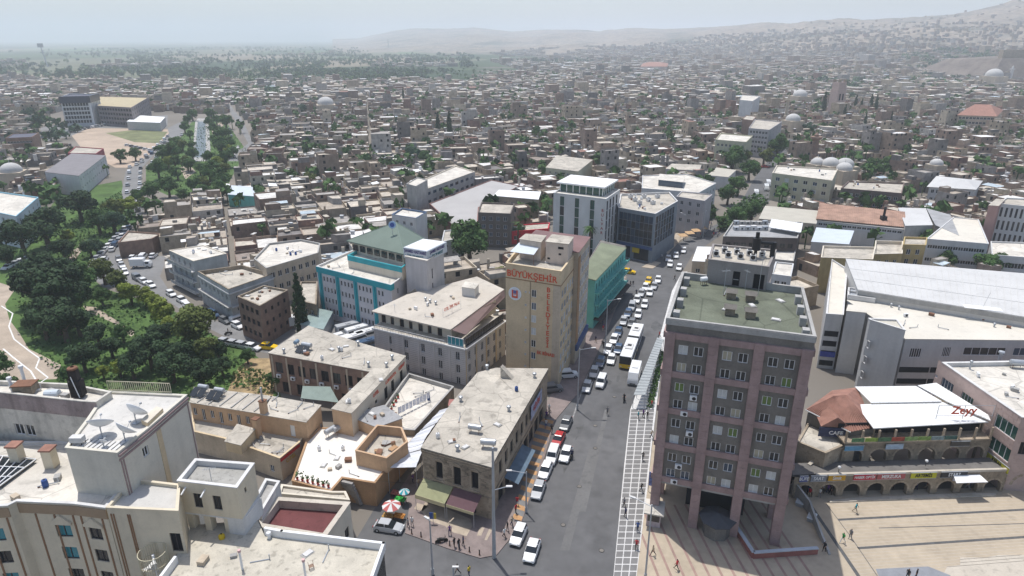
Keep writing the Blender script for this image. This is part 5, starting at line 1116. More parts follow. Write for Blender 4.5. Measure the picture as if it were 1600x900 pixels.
def arch_wall(parent, p0, p1, z0, z1, n, r, spring, mat, depth=.6, back=DARK, jam=1.0):
 """stone wall with n arched openings (real arches with thickness), dark vault behind"""
 p0 = Vector((p0[0], p0[1])); p1 = Vector((p1[0], p1[1])); L = (p1 - p0).length; e = (p1 - p0) / L; nr = Vector((e.y, -e.x))
 b = MB(); s = L / n
 def P(u, z, d=0): q = p0 + e * u - nr * d; return (q.x, q.y, z)
 for k in range(n):
  c = s * (k + .5); K = 8; arc = [(c - r * math.cos(math.pi * i / K), z0 + spring + r * math.sin(math.pi * i / K)) for i in range(K + 1)]
  u0, u1 = s * k, s * (k + 1)
  b.add([P(u0, z0), P(c - r, z0), P(c - r, z0 + spring), P(u0, z0 + spring)], [(0, 1, 2, 3)]); b.add([P(c + r, z0), P(u1, z0), P(u1, z0 + spring), P(c + r, z0 + spring)], [(0, 1, 2, 3)])
  h = K // 2
  b.add([P(u0, z0 + spring)] + [P(*a) for a in arc[:h + 1]] + [P(c, z1), P(u0, z1)], [tuple(range(h + 4))])
  b.add([P(*a) for a in arc[h:]] + [P(u1, z0 + spring), P(u1, z1), P(c, z1)], [tuple(range(K - h + 4))])
  full = [(c - r, z0)] + arc + [(c + r, z0)]
  for i in range(len(full) - 1): b.add([P(*full[i]), P(*full[i + 1]), P(*full[i + 1], depth), P(*full[i], depth)], [(3, 2, 1, 0)])
  v = MB()
  for i in range(K):    # voussoir stones
   t0, t1 = math.pi * i / K + .03, math.pi * (i + 1) / K - .03
   for nme in (0,):
    pts = [(r * 1.0, t0), (r * 1.22, t0), (r * 1.22, t1), (r * 1.0, t1)]
    v.add([P(c - q * math.cos(t), z0 + spring + q * math.sin(t), -.02) for q, t in pts] + [P(c - q * math.cos(t), z0 + spring + q * math.sin(t), .02) for q, t in pts], [(0, 1, 2, 3), (0, 3, 7, 4), (1, 0, 4, 5), (2, 1, 5, 6), (3, 2, 6, 7)])
  v.build('arch_stones', [STONE], parent)
 o = b.build('arch_wall', [mat], parent)
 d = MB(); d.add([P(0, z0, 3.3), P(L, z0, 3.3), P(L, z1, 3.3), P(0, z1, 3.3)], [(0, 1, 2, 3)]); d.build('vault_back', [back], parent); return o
def sign(label, p, ang, w, h, mat, txt=None, tm=WHITEP, size=None, group='shop signs on the arcade', sx=.8):
 t = thing('shop_sign', label, 'sign', p, ang, group); b = MB(); b.box(-w/2, w/2, -.1, .0, -h/2, h/2); b.build('panel', [mat], t)
 f = MB(); f.box(-w/2 - .05, w/2 + .05, -.12, .02, h/2, h/2 + .06); f.box(-w/2 - .05, w/2 + .05, -.12, .02, -h/2 - .06, -h/2); f.build('frame', [METAL], t)
 if txt: text_obj('lettering', txt, size or h * .8, tm, (0, -.13, 0), 0, t, sx=sx)
 return t
def arcade():
 a, c = at(1236, 778, .1), at(1566, 768, .1); d = (c - a).normalized(); an = math.atan2(d.y, d.x); nb = Vector((-d.y, d.x, 0))
 t = thing('stone_arcade', 'two-level stone arcade of dark arches facing the sandy plaza', 'arcade', (a.x, a.y, 0)); o0 = Vector((a.x, a.y, 0)); L = (c - a).length
 def lp(u, dep): return (d * u + nb * dep)
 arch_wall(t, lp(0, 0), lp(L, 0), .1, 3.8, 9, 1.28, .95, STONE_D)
 b = MB(); q = [lp(0, .6), lp(L, .6), lp(L, 3.4), lp(0, 3.4)]; b.prism([(v.x, v.y) for v in q], 3.4, 3.78); b.build('deck', [M('worn_deck', (.16, .15, .14), .95, .15, .5)], t)
 b = MB(); q = [lp(3.2, -.05), lp(L, -.05), lp(L, .35), lp(3.2, .35)]; b.prism([(v.x, v.y) for v in q], 3.8, 4.15); b.build('deck_coping', [PALE], t)
 # upper wall with arches, then open gallery
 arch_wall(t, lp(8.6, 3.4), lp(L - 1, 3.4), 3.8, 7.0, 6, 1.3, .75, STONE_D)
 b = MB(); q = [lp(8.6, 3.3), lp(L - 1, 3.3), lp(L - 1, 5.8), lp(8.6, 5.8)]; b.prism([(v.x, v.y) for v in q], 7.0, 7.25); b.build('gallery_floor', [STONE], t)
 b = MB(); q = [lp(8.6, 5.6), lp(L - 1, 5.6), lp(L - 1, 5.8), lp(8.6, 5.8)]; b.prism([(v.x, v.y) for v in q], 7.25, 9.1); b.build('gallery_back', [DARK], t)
 for k in range(10):
  u = 8.8 + k * (L - 10) / 9.0; b = MB(); v = lp(u, 3.5); b.box(-.13, .13, -.13, .13, 7.25, 9.15, 0, an, (v.x, v.y, 0)); b.build('gallery_post', [STONE], t)
 v0 = lp(8.6, 3.38); bcol = [(.10, .22, .10), (.22, .32, .06), (.08, .16, .08), (.35, .08, .05), (.22, .33, .12), (.2, .3, .08), (.2, .26, .26), (.06, .12, .10)]
 for k in range(8):
  u = 10.6 + k * 2.05; b = MB(); v = lp(u, 3.33); b.box(-.98, .98, -.05, .0, 7.3, 7.95, 0, an, (v.x, v.y, 0)); b.build('parapet_banner', [M('banner_print_%d' % k, bcol[k], .8, .3, 2.5)], t)
 # winding ramp wall up to the left
 ra = [at(1264, 727, 3.8), at(1275, 716, 4.3), at(1300, 706, 5.2), at(1337, 691, 7.0)]
 for i in range(3):
  p, q = ra[i], ra[i + 1]; b = MB(); e_ = (q - p).normalized(); n_ = Vector((-e_.y, e_.x, 0)) * .18
  b.add([v - o0 for v in (Vector((p.x, p.y, .1)) - n_, Vector((q.x, q.y, .1)) - n_, q - n_, p - n_, Vector((p.x, p.y, .1)) + n_, Vector((q.x, q.y, .1)) + n_, q + n_, p + n_)], [(0, 1, 2, 3), (5, 4, 7, 6), (3, 2, 6, 7), (4, 0, 3, 7), (1, 5, 6, 2)]); b.build('ramp_wall', [STONE], t)
  b = MB(); b.slab([v - o0 + Vector((0, 0, .14)) for v in (p - n_ * 1.5, q - n_ * 1.5, q + n_ * 1.5, p + n_ * 1.5)], .13); b.build('ramp_coping', [PALE], t)
 W = Bld('stone_ramp_house', 'low tan stone house under the red tile roof beside the tower', 'building', [(1246, 690), (1290, 708), (1335, 688), (1320, 655), (1262, 662)], 6.4, 0, STONE, ROOF_C, par=.2); W.face(0, opens=[(1, 2.2, .3, 2.4)], panes=(DARK,), frame=FR_D); W.finish()
 # red tile pavilion with individual tile rows
 P = [at(1258, 641, 9.0), at(1330, 675, 8.4), at(1364, 665, 8.6), at(1336, 605, 9.6), at(1312, 606, 9.6)]; rg0, rg1 = at(1282, 628, 10.2), at(1322, 618, 10.4)
 pt = thing('tiled_pavilion', 'red tile hip roof pavilion with small gable between tower and white roofs', 'pavilion', (P[0].x, P[0].y, 0)); po = pt.location
 el, er, br, bl = at(1259, 640, 8.8), at(1329, 675, 8.3), at(1366, 668, 8.5), at(1300, 610, 9.0); top0, top1 = at(1302, 620, 10.8), at(1322, 618, 10.8)
 b = MB(); b.add([v - po for v in (el, er, br, top1, top0, bl, at(1340, 605, 9.2))], [(0, 1, 3, 4), (1, 2, 3), (0, 4, 5), (5, 4, 3, 6), (3, 2, 6)]); b.build('roof_deck', [TILE_R], pt)
 for f0, f1, g0, g1, n_ in ((el, er, top0, top1, 26), (er, br, top1, top1, 9)):
  for k in range(n_):
   p = f0.lerp(f1, (k + .5) / n_) - po; q = g0.lerp(g1, (k + .5) / n_) - po; b = MB(); b.cyl(p + Vector((0, 0, .06)), q + Vector((0, 0, .06)), .10, seg=5, caps=False); b.build('tile', [TILE_R], pt)
 b = MB(); b.cyl(el - po + Vector((0, 0, -.05)), er - po + Vector((0, 0, -.05)), .1, seg=5); b.build('gutter', [WHITEP], pt)
 b = MB(); b.prism([(v.x - po.x, v.y - po.y) for v in (el.lerp(top0, .1), er.lerp(top1, .1), br, at(1335, 606, 9))], 0, 8.2); b.build('wall', [WGREY], pt)
 gp = at(1305, 668, 8.2) - po; b = MB(); b.add([gp + Vector(v) for v in ((-2.2, 0, .2), (2.2, -.4, .2), (0, -.2, 1.9), (-1.6, 3, .2), (1.6, 3, .2), (0, 3, 1.9))], [(0, 1, 2), (1, 4, 5, 2), (3, 0, 2, 5)]); b.build('gable', [TILE_R], pt)
 b = MB(); b.box(-2.4, 2.4, -.35, -.2, -1.5, .1, 0, an - .15, gp); b.build('fascia_sign', [M('dark_blue_sign', (.03, .04, .09), .6, .3, 2)], pt); text_obj('lettering', 'CAFE', .9, WHITEP, gp + Vector((0, -.5, -.7)), an - .15, pt)
 # white roofs
 for lab, px, z in (('front white sheet roof of the arcade café', [(1365, 669), (1545, 659), (1476, 628), (1337, 632)], 9.4), ('rear white sheet roof of the arcade café', [(1361, 629), (1472, 627), (1431, 603), (1336, 604)], 9.7), ('sloping white strip roof against the pink stone building', [(1480, 627), (1548, 657), (1544, 648), (1463, 598), (1434, 602)], 9.9)):
  Q = [at(x, y, z) for x, y in px]; w_ = thing('sheet_roof', lab, 'roof', (Q[0].x, Q[0].y, 0), 0, 'white sheet roofs over the arcade'); b = MB(); b.slab([v - w_.location for v in Q], .15); b.build('sheet', [ROOF_B], w_)
  b = MB(); q_ = poly_inset([(v.x - w_.location.x, v.y - w_.location.y) for v in Q], .5)
  for v in q_: b.cyl((v[0], v[1], 7.25 if 'front' in lab else 0), (v[0], v[1], z - .15), .12, seg=6)
  b.build('posts', [STONE_D], w_)
  for k in range(1, 8):
   i0 = Q[0].lerp(Q[1], k / 8) - w_.location; i1 = Q[-1].lerp(Q[-2] if len(Q) == 4 else Q[2], k / 8) - w_.location; b = MB()
   if len(Q) == 4: b.cyl(i0 + Vector((0, 0, .02)), i1 + Vector((0, 0, .02)), .04, seg=4); b.build('sheet_seam', [ROOF_B], w_)
 for k, (x0, x1, y0, y1) in enumerate([(1361, 1365, 633, 668), (1432, 1473, 603, 627)]): pass
 rt = thing('roof_sign', 'red script ZEYY sign on a frame at the café roof edge', 'sign', at(1503, 655, 9.5), an - .05); text_obj('lettering', 'Zeyy', 1.9, REDL, (0, 0, 1.5), 0, rt); b = MB()
 for u in (-4, 0, 4.5): b.cyl((u, 0, 0), (u, 0, 2.4), .05, seg=4)
 b.cyl((-4, 0, 2.4), (4.5, 0, 2.4), .04, seg=4); b.cyl((-4, 0, .6), (4.5, 0, .6), .04, seg=4); b.build('frame', [METAL], rt)
 SG = [(1249, 1262, 745, 'BÜFE', (.04, .06, .25), 'navy shop sign at the left end of the arcade'), (1265, 1290, 743, 'SAAT', (.22, .24, .28), 'grey shop sign next to the navy one'), (1292, 1320, 742, 'Simit', (.55, .30, .02), 'orange shop sign on the arcade'), (1329, 1365, 738, 'HABER OPTİK', (.50, .02, .04), 'red shop sign lettered HABER OPTİK'),
          (1366, 1412, 738, 'MERZUKA', (.40, .10, .10), 'red and white MERZUKA shop sign'), (1416, 1458, 734, 'ARTEMİS', (.50, .48, .03), 'yellow ARTEMİS shop sign on the arcade'), (1462, 1505, 732, 'STAR7', (.03, .03, .035), 'black STAR7 shop sign on the arcade')]
 for x0, x1, y, tx, cc, lab in SG:
  u0 = (at(x0, y, 3.8) - o0).dot(d); u1 = (at(x1, y, 3.8) - o0).dot(d); v = lp((u0 + u1) / 2, -.08)
  sign(lab, (o0.x + v.x, o0.y + v.y, 3.55), an, (u1 - u0) * .97, .95, M(tx.lower() + '_sign', cc, .6, .08, 2), tx, M('black_letter', (.02, .02, .02), .6, 0) if tx == 'ARTEMİS' else WHITEP, .8 if len(tx) < 9 else .62)
 for x0, x1, y, zz, cc, lab in ((1322, 1352, 703, 6.3, (.12, .30, .45), 'sky blue sign over the upper arches'), (1388, 1416, 702, 6.4, (.38, .48, .58), 'pale blue sign in the middle of the upper arches'), (1490, 1520, 697, 6.6, (.08, .07, .06), 'dark brown sign on the upper arcade right')):
  u0 = (at(x0, y, zz) - o0).dot(d); u1 = (at(x1, y, zz) - o0).dot(d); v = lp((u0 + u1) / 2, 3.25); sign(lab, (o0.x + v.x, o0.y + v.y, zz), an, u1 - u0, .8, M('upper_sign_%d' % x0, cc, .6, .2, 2))
 v = lp(L - 6.5, -.9); t2 = thing('sign_canopy', 'white shop canopy at the right end of the arcade', 'canopy', (o0.x + v.x, o0.y + v.y, 3.1), an); b = MB(); b.slab([(-2.4, -.6, 0), (2.4, -.6, 0), (2.0, .75, .35), (-2.0, .75, .35)], .08); b.build('sheet', [ROOF_B], t2); b = MB(); b.box(-2.0, 2.0, .6, .7, -.6, -.05); b.build('board', [M('pale_board', (.4, .42, .5), .7, .2, 2)], t2)
 for k, (x, y) in enumerate([(1310, 738), (1446, 728)]):
  p = at(x, y, 4.15); q = thing('lamp_globe', ('left', 'right')[k] + ' white globe lamp on the arcade parapet', 'lamp', p, 0, 'globe lamps on the arcade'); b = MB(); b.cyl((0, 0, 0), (0, 0, .7), .05, seg=6); b.build('post', [BLACKM], q); b = MB(); b.lathe((0, 0, .9), [(.02, -.24), (.18, -.16), (.24, 0), (.18, .16), (.02, .24)], 10); b.build('globe', [WHITEP], q, True)
 # pink stone building on the right
 K = Bld('pink_stone_building', 'pink stone building with white roof cut by the right photo edge', 'building', [(1549, 619), (1597, 652), (1800, 668), (1800, 560), (1472, 566)], 12.7, 0, WPINK2, ROOF_W, par=.7, th=.4, cop=CONC_W)
 L0 = K.L(0); K.face(0, opens=[(1.8, 6.0, 8.6, 10.8), (1.8, 6.0, 4.8, 7.0)], panes=(G_DARK, G_GREEN), mull=3)
 L4 = K.L(4); K.face(4, opens=[(L4 - 5.6, L4 - 3.0, 8.6, 10.4), (L4 - 10.4, L4 - 7.6, 8.6, 10.4), (L4 - 12.2, L4 - 11.5, 9.5, 10.0)], panes=(G_GREEN, G_BLUE), mull=3)
 K.face(1, opens=[(.9 + 3 * k, 2.0 + 3 * k, 6.5, 8.6) for k in range(5)], panes=(DARK,), frame=FR_D); K.finish()
 a_, e_, nr, ang = K.edge(1)
 b = MB()
 arch_wall(K.o, a_ + nr * .04 + e_ * .8, a_ + nr * .04 + e_ * 16, .1, 4.4, 3, 1.9, 1.0, WPINK2)
 for r_ in range(16):       # stone tile courses at the visible corner
  z0 = .3 + r_ * .76; u = .05 + (.5 if r_ % 2 else 0); n_ = 0
  while u < 8.5:
   if not (4.2 > z0 and u > .6) and not any(.9 + 3 * k - .9 < u < 2.0 + 3 * k and 5.9 < z0 < 8.6 for k in range(4)): K.panel('stone_tile', 1, u, u + 1.0, z0 + .02, z0 + .73, .03, WPINK2)
   u += 1.03
 for r_ in range(16):
  z0 = .3 + r_ * .76; u = L0 - .05 - (.5 if r_ % 2 else 0)
  while u > 1.2:
   u0 = u - 1.0
   if not any(1.8 - .1 < uu < 6.1 and (8.0 < z0 < 10.8 or 4.1 < z0 < 7.0) for uu in (u0, u)): K.panel('stone_tile', 0, u0, u - .03, z0 + .02, z0 + .73, .03, WPINK2)
   u -= 1.03
 K.panel('tan_wall', 4, .5, L4 - 5.9, 0.2, 8.3, .03, WTAN)
 for k, (x, y) in enumerate([(1515, 577), (1562, 562)]): vent(at(x, y, 12.0), ('slim pipe vent', 'stout brick-like vent')[k] + ' on the white roof of the pink stone building', 1.3, .15 + .15 * k)
 water_tank(at(1588, 575, 12.0), 2.2, .5, R(-10), 'silver water tank on the pink stone building roof')
 sg, an_ = K.pt(0, 4.5, 3.9, .2); sign('yellow lettered sign on the side of the pink stone building', K.c + sg, an_, 4.6, 1.0, M('yellow_sign', (.45, .42, .03), .6, .3, 2), 'KEBAP', BLACKM, .8)
arcade()
# court walls, kiosk and ramps under the tower
def court():
 t = thing('court_wall', 'low white-capped red wall round the sunken court below the tower', 'wall', at(1175, 873, 0)); o0 = t.location
 pts = [at(1143, 822, 0), at(1176, 873, 0), at(1276, 866, 0)]
 for i in range(2):
  p, q = pts[i], pts[i + 1]; e_ = (q - p).normalized(); n_ = Vector((-e_.y, e_.x, 0)) * .16
  b = MB(); b.prism([(v - o0).xy for v in (p - n_, q - n_, q + n_, p + n_)], .1, 1.0); b.build('wall_segment', [M('red_plinth', (.30, .12, .10), .8, .15, 1)], t)
  b = MB(); b.prism([(v - o0).xy for v in (p - n_ * 1.5, q - n_ * 1.5, q + n_ * 1.5, p + n_ * 1.5)], 1.0, 1.14); b.build('coping', [M('blue_white_coping', (.45, .48, .52), .6, .05, 1)], t)
 t = thing('ramp_wall', 'curving concrete ramp wall right of the tower columns', 'wall', at(1250, 830, 0)); o0 = t.location
 pts = [at(1236, 772, 0), at(1262, 800, 0), at(1280, 838, 0), at(1296, 868, 0)]; hs = [2.6, 2.0, 1.1, .3]
 for i in range(3):
  p, q = pts[i], pts[i + 1]; e_ = (q - p).normalized(); n_ = Vector((-e_.y, e_.x, 0)) * .14
  def V(v, h): return Vector((v.x - o0.x, v.y - o0.y, h))
  b = MB(); b.add([V(p - n_, .1), V(q - n_, .1), V(q - n_, hs[i + 1]), V(p - n_, hs[i]), V(p + n_, .1), V(q + n_, .1), V(q + n_, hs[i + 1]), V(p + n_, hs[i])], [(0, 1, 2, 3), (5, 4, 7, 6), (3, 2, 6, 7), (4, 0, 3, 7), (1, 5, 6, 2)]); b.build('wall_segment', [CONC], t)
 t = thing('kiosk', 'dark octagonal kiosk roof in the shadow under the tower', 'kiosk', at(1118, 832, .1)); b = MB(); n8 = [(2.5 * math.cos(R(45 * k + 22)), 2.5 * math.sin(R(45 * k + 22))) for k in range(8)]
 b.add([(x, y, 2.6) for x, y in n8] + [(0, 0, 3.3)], [(k, (k + 1) % 8, 8) for k in range(8)]); b.prism(n8, 2.45, 2.6); b.build('roof', [M('slate_roof', (.08, .085, .095), .7, .1, 1)], t); b = MB(); b.prism(poly_inset(n8, .6), 0, 2.45); b.build('body', [WGREY], t)
 t = thing('ticket_booth', 'white-roofed street booth at the tower corner', 'booth', at(1021, 815, .12), R(-16)); b = MB(); b.box(-.95, .95, -1.1, 1.1, 0, 2.3); b.build('body', [M('pink_booth', (.45, .38, .38), .8, .2, 2)], t); b = MB(); b.box(-1.35, 1.35, -1.6, 1.6, 2.3, 2.5); b.build('roof', [ROOF_W], t); b = MB(); b.box(-.8, .8, -1.13, -1.1, .9, 1.9); b.build('window', [G_DARK], t)
 t = thing('poster_board', 'blue printed poster board on the tower corner', 'poster', at(1020, 768, .2), R(-18)); b = MB(); b.box(-.75, .75, -.06, .06, 1.0, 3.4); b.build('panel', [M('blue_poster', (.16, .2, .4), .6, .35, 3)], t); b = MB(); b.cyl((-.7, 0, 0), (-.7, 0, 1), .05, seg=5); b.cyl((.7, 0, 0), (.7, 0, 1), .05, seg=5); b.build('posts', [METAL], t)
 for k, (x, y) in enumerate([(1250, 787), (1268, 811)]):
  t = thing('plinth_light', ('upper', 'lower')[k] + ' pale blue slab light box beside the ramp wall', 'light box', at(x, y, .1), R(-35), 'pale slab boxes by the ramp'); b = MB(); b.box(-.5, .5, -.8, .8, 0, .5); b.build('box', [CONC], t); b = MB(); b.box(-.55, .55, -.85, .85, .5, .58); b.build('lid', [M('pale_blue_sheet')], t)
court()
# ------------------------------------------------------------------ other recognisable buildings, further off
def simple_b(name, label, px, z, wall, roof, par=.4, faces=None, panes=(G_DARK,), frame=FR_W, z0=0, cat='building', mull=1, cop=None):
 B = Bld(name, label, cat, px, z, z0, wall, roof, par=par, cop=cop)
 for e_, (c, r_, w, h, zl) in (faces or {}).items(): B.face(e_, cols=c, rows=r_, w=w, h=h, zlo=zl, panes=panes, frame=frame, mull=mull)
 B.finish(); return B
SB = simple_b
WHT = M('off_white_render', (.56, .56, .55), .9, .07, .3, streak=.12)
# white office tower with tall dark window strips
O = Bld('white_office_tower', 'white office tower with tall dark glass strips and roof pavilion', 'tower', [(865, 301), (947, 311), (969, 296), (888, 287)], 20.2, 0, WHT, ROOF_W, par=.4)
L = O.L(0); O.face(0, opens=[(L * u, L * u + 1.4, 1.5 + k * 3, 4.35 + k * 3) for u in (.13, .42, .71) for k in range(6)], panes=(G_GREEN, G_DARK), frame=FR_D)
L = O.L(1); O.face(1, opens=[(L * u, L * u + 1.5, 1.5 + k * 3, 4.35 + k * 3) for u in (.06, .27, .48, .72) for k in range(6)], panes=(G_DARK, G_BLUE), frame=FR_D); O.finish()
pv = [at(870, 298, 20), at(944, 307, 20), at(965, 294, 20), at(892, 286, 20)]; b = MB(); q = poly_inset([(p.x - O.c.x, p.y - O.c.y) for p in pv], .8); b.prism(q, 19.85, 22.3); b.build('pavilion_wall', [G_GREEN], O.o)
b = MB(); q2 = poly_inset(q, -.9); b.prism(q2, 22.3, 22.75); b.build('pavilion_roof', [ROOF_B], O.o)
for i in range(2):
 for k in range(7): p = Vector(q[i]).lerp(Vector(q[i + 1]), (k + .02) / 6.5); b = MB(); b.box(-.12, .12, -.12, .12, 19.86, 22.29, 0, 0, (p.x, p.y, 0)); b.build('mullion', [WHITEP], O.o)
for k, ch in enumerate('BULVAR OTEL'):
 if ch != ' ': O.text(0, O.L(0) - .9, 16.6 - k * 1.35, 1.25, ch, M('dull_red_lettering', (.32, .10, .10), .6, 0), name='letter')
# dark glass building and its neighbours
Gb = Bld('glass_building', 'dark glass-fronted building with cluttered cream roof beside the crossing', 'building', [(966, 324), (1024, 334), (1059, 314), (1046, 300), (970, 303)], 15.5, 0, M('blue_grey_panel', (.22, .25, .28), .6, .1, .5), ROOF_C, par=.6, cop=CONC_W)
L = Gb.L(0); Gb.face(0, opens=[(L * (.04 + .115 * c), L * (.04 + .115 * c) + L * .108, 5.2 + r_ * 2.3, 7.4 + r_ * 2.3) for c in range(8) for r_ in range(4)] + [(L * .1, L * .4, .3, 4), (L * .5, L * .9, .3, 4)], panes=(G_DARK, G_BLUE, G_DARK), frame=FR_D)
L = Gb.L(1); Gb.face(1, opens=[(L * (.05 + .12 * c), L * (.05 + .12 * c) + L * .1, 5.2 + r_ * 2.3, 7.4 + r_ * 2.3) for c in range(7) for r_ in range(4)], panes=(G_DARK, G_BLUE), frame=FR_D); Gb.finish()
Gb.panel('yellow_sign', 0, L * .3, L * .42, 2.4, 3.9, .2, M('yellow_plastic')); Gb.panel('shop_fascia', 0, .2, Gb.L(0) - .2, 4.1, 4.9, .4, M('blue_fascia'))
for k in range(7):
 p = at(985 + k * 7, 309 + (k % 3) * 5, 15); t = thing('roof_unit', ('first', 'second', 'third', 'fourth', 'fifth', 'sixth', 'seventh')[k] + ' white cooling unit from the left on the dark glass building roof', 'air conditioner', p, .4, 'cooling units on the glass building'); b = MB(); b.box(-.7, .7, -.5, .5, 0, 1.1); b.build('casing', [CONC_W], t); b = MB(); b.cyl((0, 0, 1.1), (0, 0, 1.16), .4, seg=10); b.build('fan_grille', [BLACKM], t)
SB('grey_block', 'plain grey block with small windows at the crossing corner', [(1057, 307), (1101, 314), (1113, 304), (1065, 299)], 12.7, M('pale_grey_render', (.40, .38, .38), .9, .08, .4, streak=.15), ROOF_C, .3, {0: (3, 3, 1.1, 1.4, 3.5)})
SB('long_hall', 'long low hall with white roof and raised skylight behind the glass building', [(1003, 294), (1092, 301), (1119, 286), (1072, 272), (1004, 274)], 10, WHT, ROOF_W, .3, {1: (5, 2, 1.3, 1.3, 2)})
SB('roof_lantern', 'long raised skylight box on the white hall roof', [(1029, 281), (1067, 285), (1070, 276), (1031, 272)], 12, G_BLUE, ROOF_W, 0, z0=9.8)
SB('white_sheet_hall', 'low block with brilliant white sheet roof just behind the tower plant room', [(1082, 408), (1140, 411), (1143, 387), (1090, 386)], 6.0, WTAN2, ROOF_B, 0, {0: (4, 1, 1.2, 1.2, 1)})
SB('ac_block', 'dark-fronted block crowded with roof plant behind the tower', [(1130, 369), (1246, 372), (1254, 347), (1147, 344)], 9, M('dark_brown_front', (.09, .075, .07), .9, .2, .5), ROOF_G, .5, {0: (9, 2, 1.5, 1.4, 1)}, panes=(DARK, G_DARK), frame=FR_D, cop=CONC)
SB('low_grey_row', 'low row of grey sheds between the tower and the roof plant block', [(1142, 398), (1240, 408), (1244, 388), (1148, 384)], 5, CONC, ROOF_W, .3)
SB('water_plant', 'pale grey box plant house with pipes right behind the tower roof', [(1206, 428), (1236, 432), (1240, 412), (1212, 409)], 12, WHT, ROOF_W, .3, {0: (2, 1, 1.2, 1.5, 8)})
for k in range(12):
 p = at(1150 + (k % 6) * 9, 350 + (k // 6) * 9, 8.6); t = thing('roof_unit', '%s roof unit, %s row of the roof plant block' % (('first', 'second', 'third', 'fourth', 'fifth', 'sixth')[k % 6], ('back', 'front')[k // 6]), 'air conditioner', p, .1, 'roof plant behind the tower'); b = MB(); b.box(-.8, .8, -.6, .6, 0, rng.uniform(.7, 1.5)); b.build('casing', [rng.choice((CONC_W, METAL, CONC))], t); b = MB(); b.cyl((-.2, -.6, .5), (-.2, -.66, .5), .3, seg=8); b.build('fan_grille', [BLACKM], t)
t = thing('tensile_roof', 'white quilted membrane roof on the block behind the tower', 'canopy', at(1228, 353, 10)); b = MB(); q = [at(1202, 355, 9.9), at(1251, 363, 9.9), at(1254, 349, 10.6), at(1206, 342, 10.6)]
b.slab([p - t.location for p in q], .2); b.build('membrane', [ROOF_B], t)
for k in range(6): p0 = q[0].lerp(q[1], k / 5) - t.location; p1 = q[3].lerp(q[2], k / 5) - t.location; b = MB(); b.cyl(p0, p1, .14, seg=5); b.build('rib', [WHITEP], t)
SB('sloped_cream_hall', 'long hall with plain cream roof beside the tree-lined street', [(1186, 342), (1275, 350), (1281, 330), (1196, 322)], 7, WTAN2, M('cream_sheet_roof', (.46, .43, .36), .8, .06, .3, wave=(1.2, 'X', .06, .5)), 0)
def redhall():
 B = Bld('red_tile_hall', 'long white hall with patched red tile roof and high window row', 'hall', [(1276, 345), (1414, 359), (1420, 336), (1283, 322)], 7.0, 0, WHT, CONC, par=0); B.face(0, cols=17, rows=1, w=1.3, h=.8, zlo=5.2, zhi=6.9, panes=(G_DARK,), frame=FR_W); B.finish()
 e0, e1, r1, r0 = at(1275, 342, 7.6), at(1416, 355, 7.6), at(1414, 331, 9.4), at(1281, 317, 9.4); n_ = 48
 TM = M('patched_red_tile', (.37, .235, .175), .9, .25, .35)
 b = MB(); b.slab([v - B.c for v in (e0, e1, r1, r0)], .15); b.build('roof_deck', [TM], B.o)
 for k in range(n_): p = e0.lerp(e1, (k + .5) / n_) - B.c; q = r0.lerp(r1, (k + .5) / n_) - B.c; b = MB(); b.cyl(p + Vector((0, 0, .04)), q + Vector((0, 0, .04)), .12, seg=5, caps=False); b.build('tile_row', [TM], B.o)
 t = thing('chimney_stack', 'black chimney on the long red tile roof', 'chimney', at(1380, 343, 8.3)); b = MB(); b.box(-.8, .8, -.8, .8, -.3, 1.2); b.build('base', [BLACKM], t); b = MB(); b.cyl((0, 0, 1.2), (0, 0, 4.2), .4, seg=8); b.build('flue', [BLACKM], t)
redhall()
SB('blue_roof_shed', 'shed with pale blue-grey sheet roof below the red tile hall', [(1268, 378), (1326, 382), (1334, 361), (1276, 356)], 6.5, WHT, M('pale_blue_sheet'), 0)
SB('cream_terrace_block', 'cream block with ochre side wall and roof terrace near the mall', [(1283, 402), (1364, 405), (1368, 386), (1286, 384)], 10, OCHRE, ROOF_C, .6, {3: (4, 3, 1, 1.3, 1)}, cop=WHOT)
SB('ochre_block', 'ochre building with small windows above the vast mall roof', [(1411, 382), (1447, 383), (1449, 371), (1413, 370)], 11, OCHRE, ROOF_C, .6, {0: (2, 3, 1.1, 1.5, 2)})
SB('ochre_block', 'dull yellow house with open roof court left of the ochre building', [(1366, 397), (1410, 396), (1411, 377), (1368, 376)], 9.5, OCHRE, ROOF_C, .9, {0: (3, 2, 1, 1.2, 3)}, cop=WHOT)
SB('grey_hip_hall', 'hall with light grey pitched roof right of the red tile hall', [(1415, 353), (1457, 352), (1446, 326), (1404, 325)], 8.6, CONC, ROOF_L, 0)
SB('grey_slope_hall', 'dark-fronted hall with grey sheet roof angled behind the white facade', [(1462, 352), (1498, 368), (1484, 336), (1448, 326)], 8.8, WGREY, ROOF_G, 0)
SB('white_facade_block', 'white long facade with window rows and cream roof behind two trees', [(1448, 373), (1545, 381), (1529, 343), (1490, 339)], 9, WHT, M('cream_deck_roof'), .2, {0: (11, 2, 1.3, 1.1, 1)})
SB('right_white_block', 'white building with pink end wall at the right photo edge', [(1560, 318), (1640, 326), (1640, 312), (1572, 309)], 15, WHT, ROOF_C, .4, {0: (9, 3, .6, 3.0, 2)}, frame=FR_D)
SB('pink_end_wall', 'tall pink slab wall at the end of the white building, right edge', [(1545, 321), (1560, 322), (1570, 312), (1557, 311)], 15.2, M('pink_render', (.42, .26, .23), .9, .08, .5), ROOF_C, 0)
SB('low_white_block', 'low white block with dark shopfronts in the lower right distance', [(1550, 398), (1640, 405), (1640, 380), (1548, 377)], 6, WHT, ROOF_W, .4, {0: (8, 1, 1.6, 1.6, 1)})
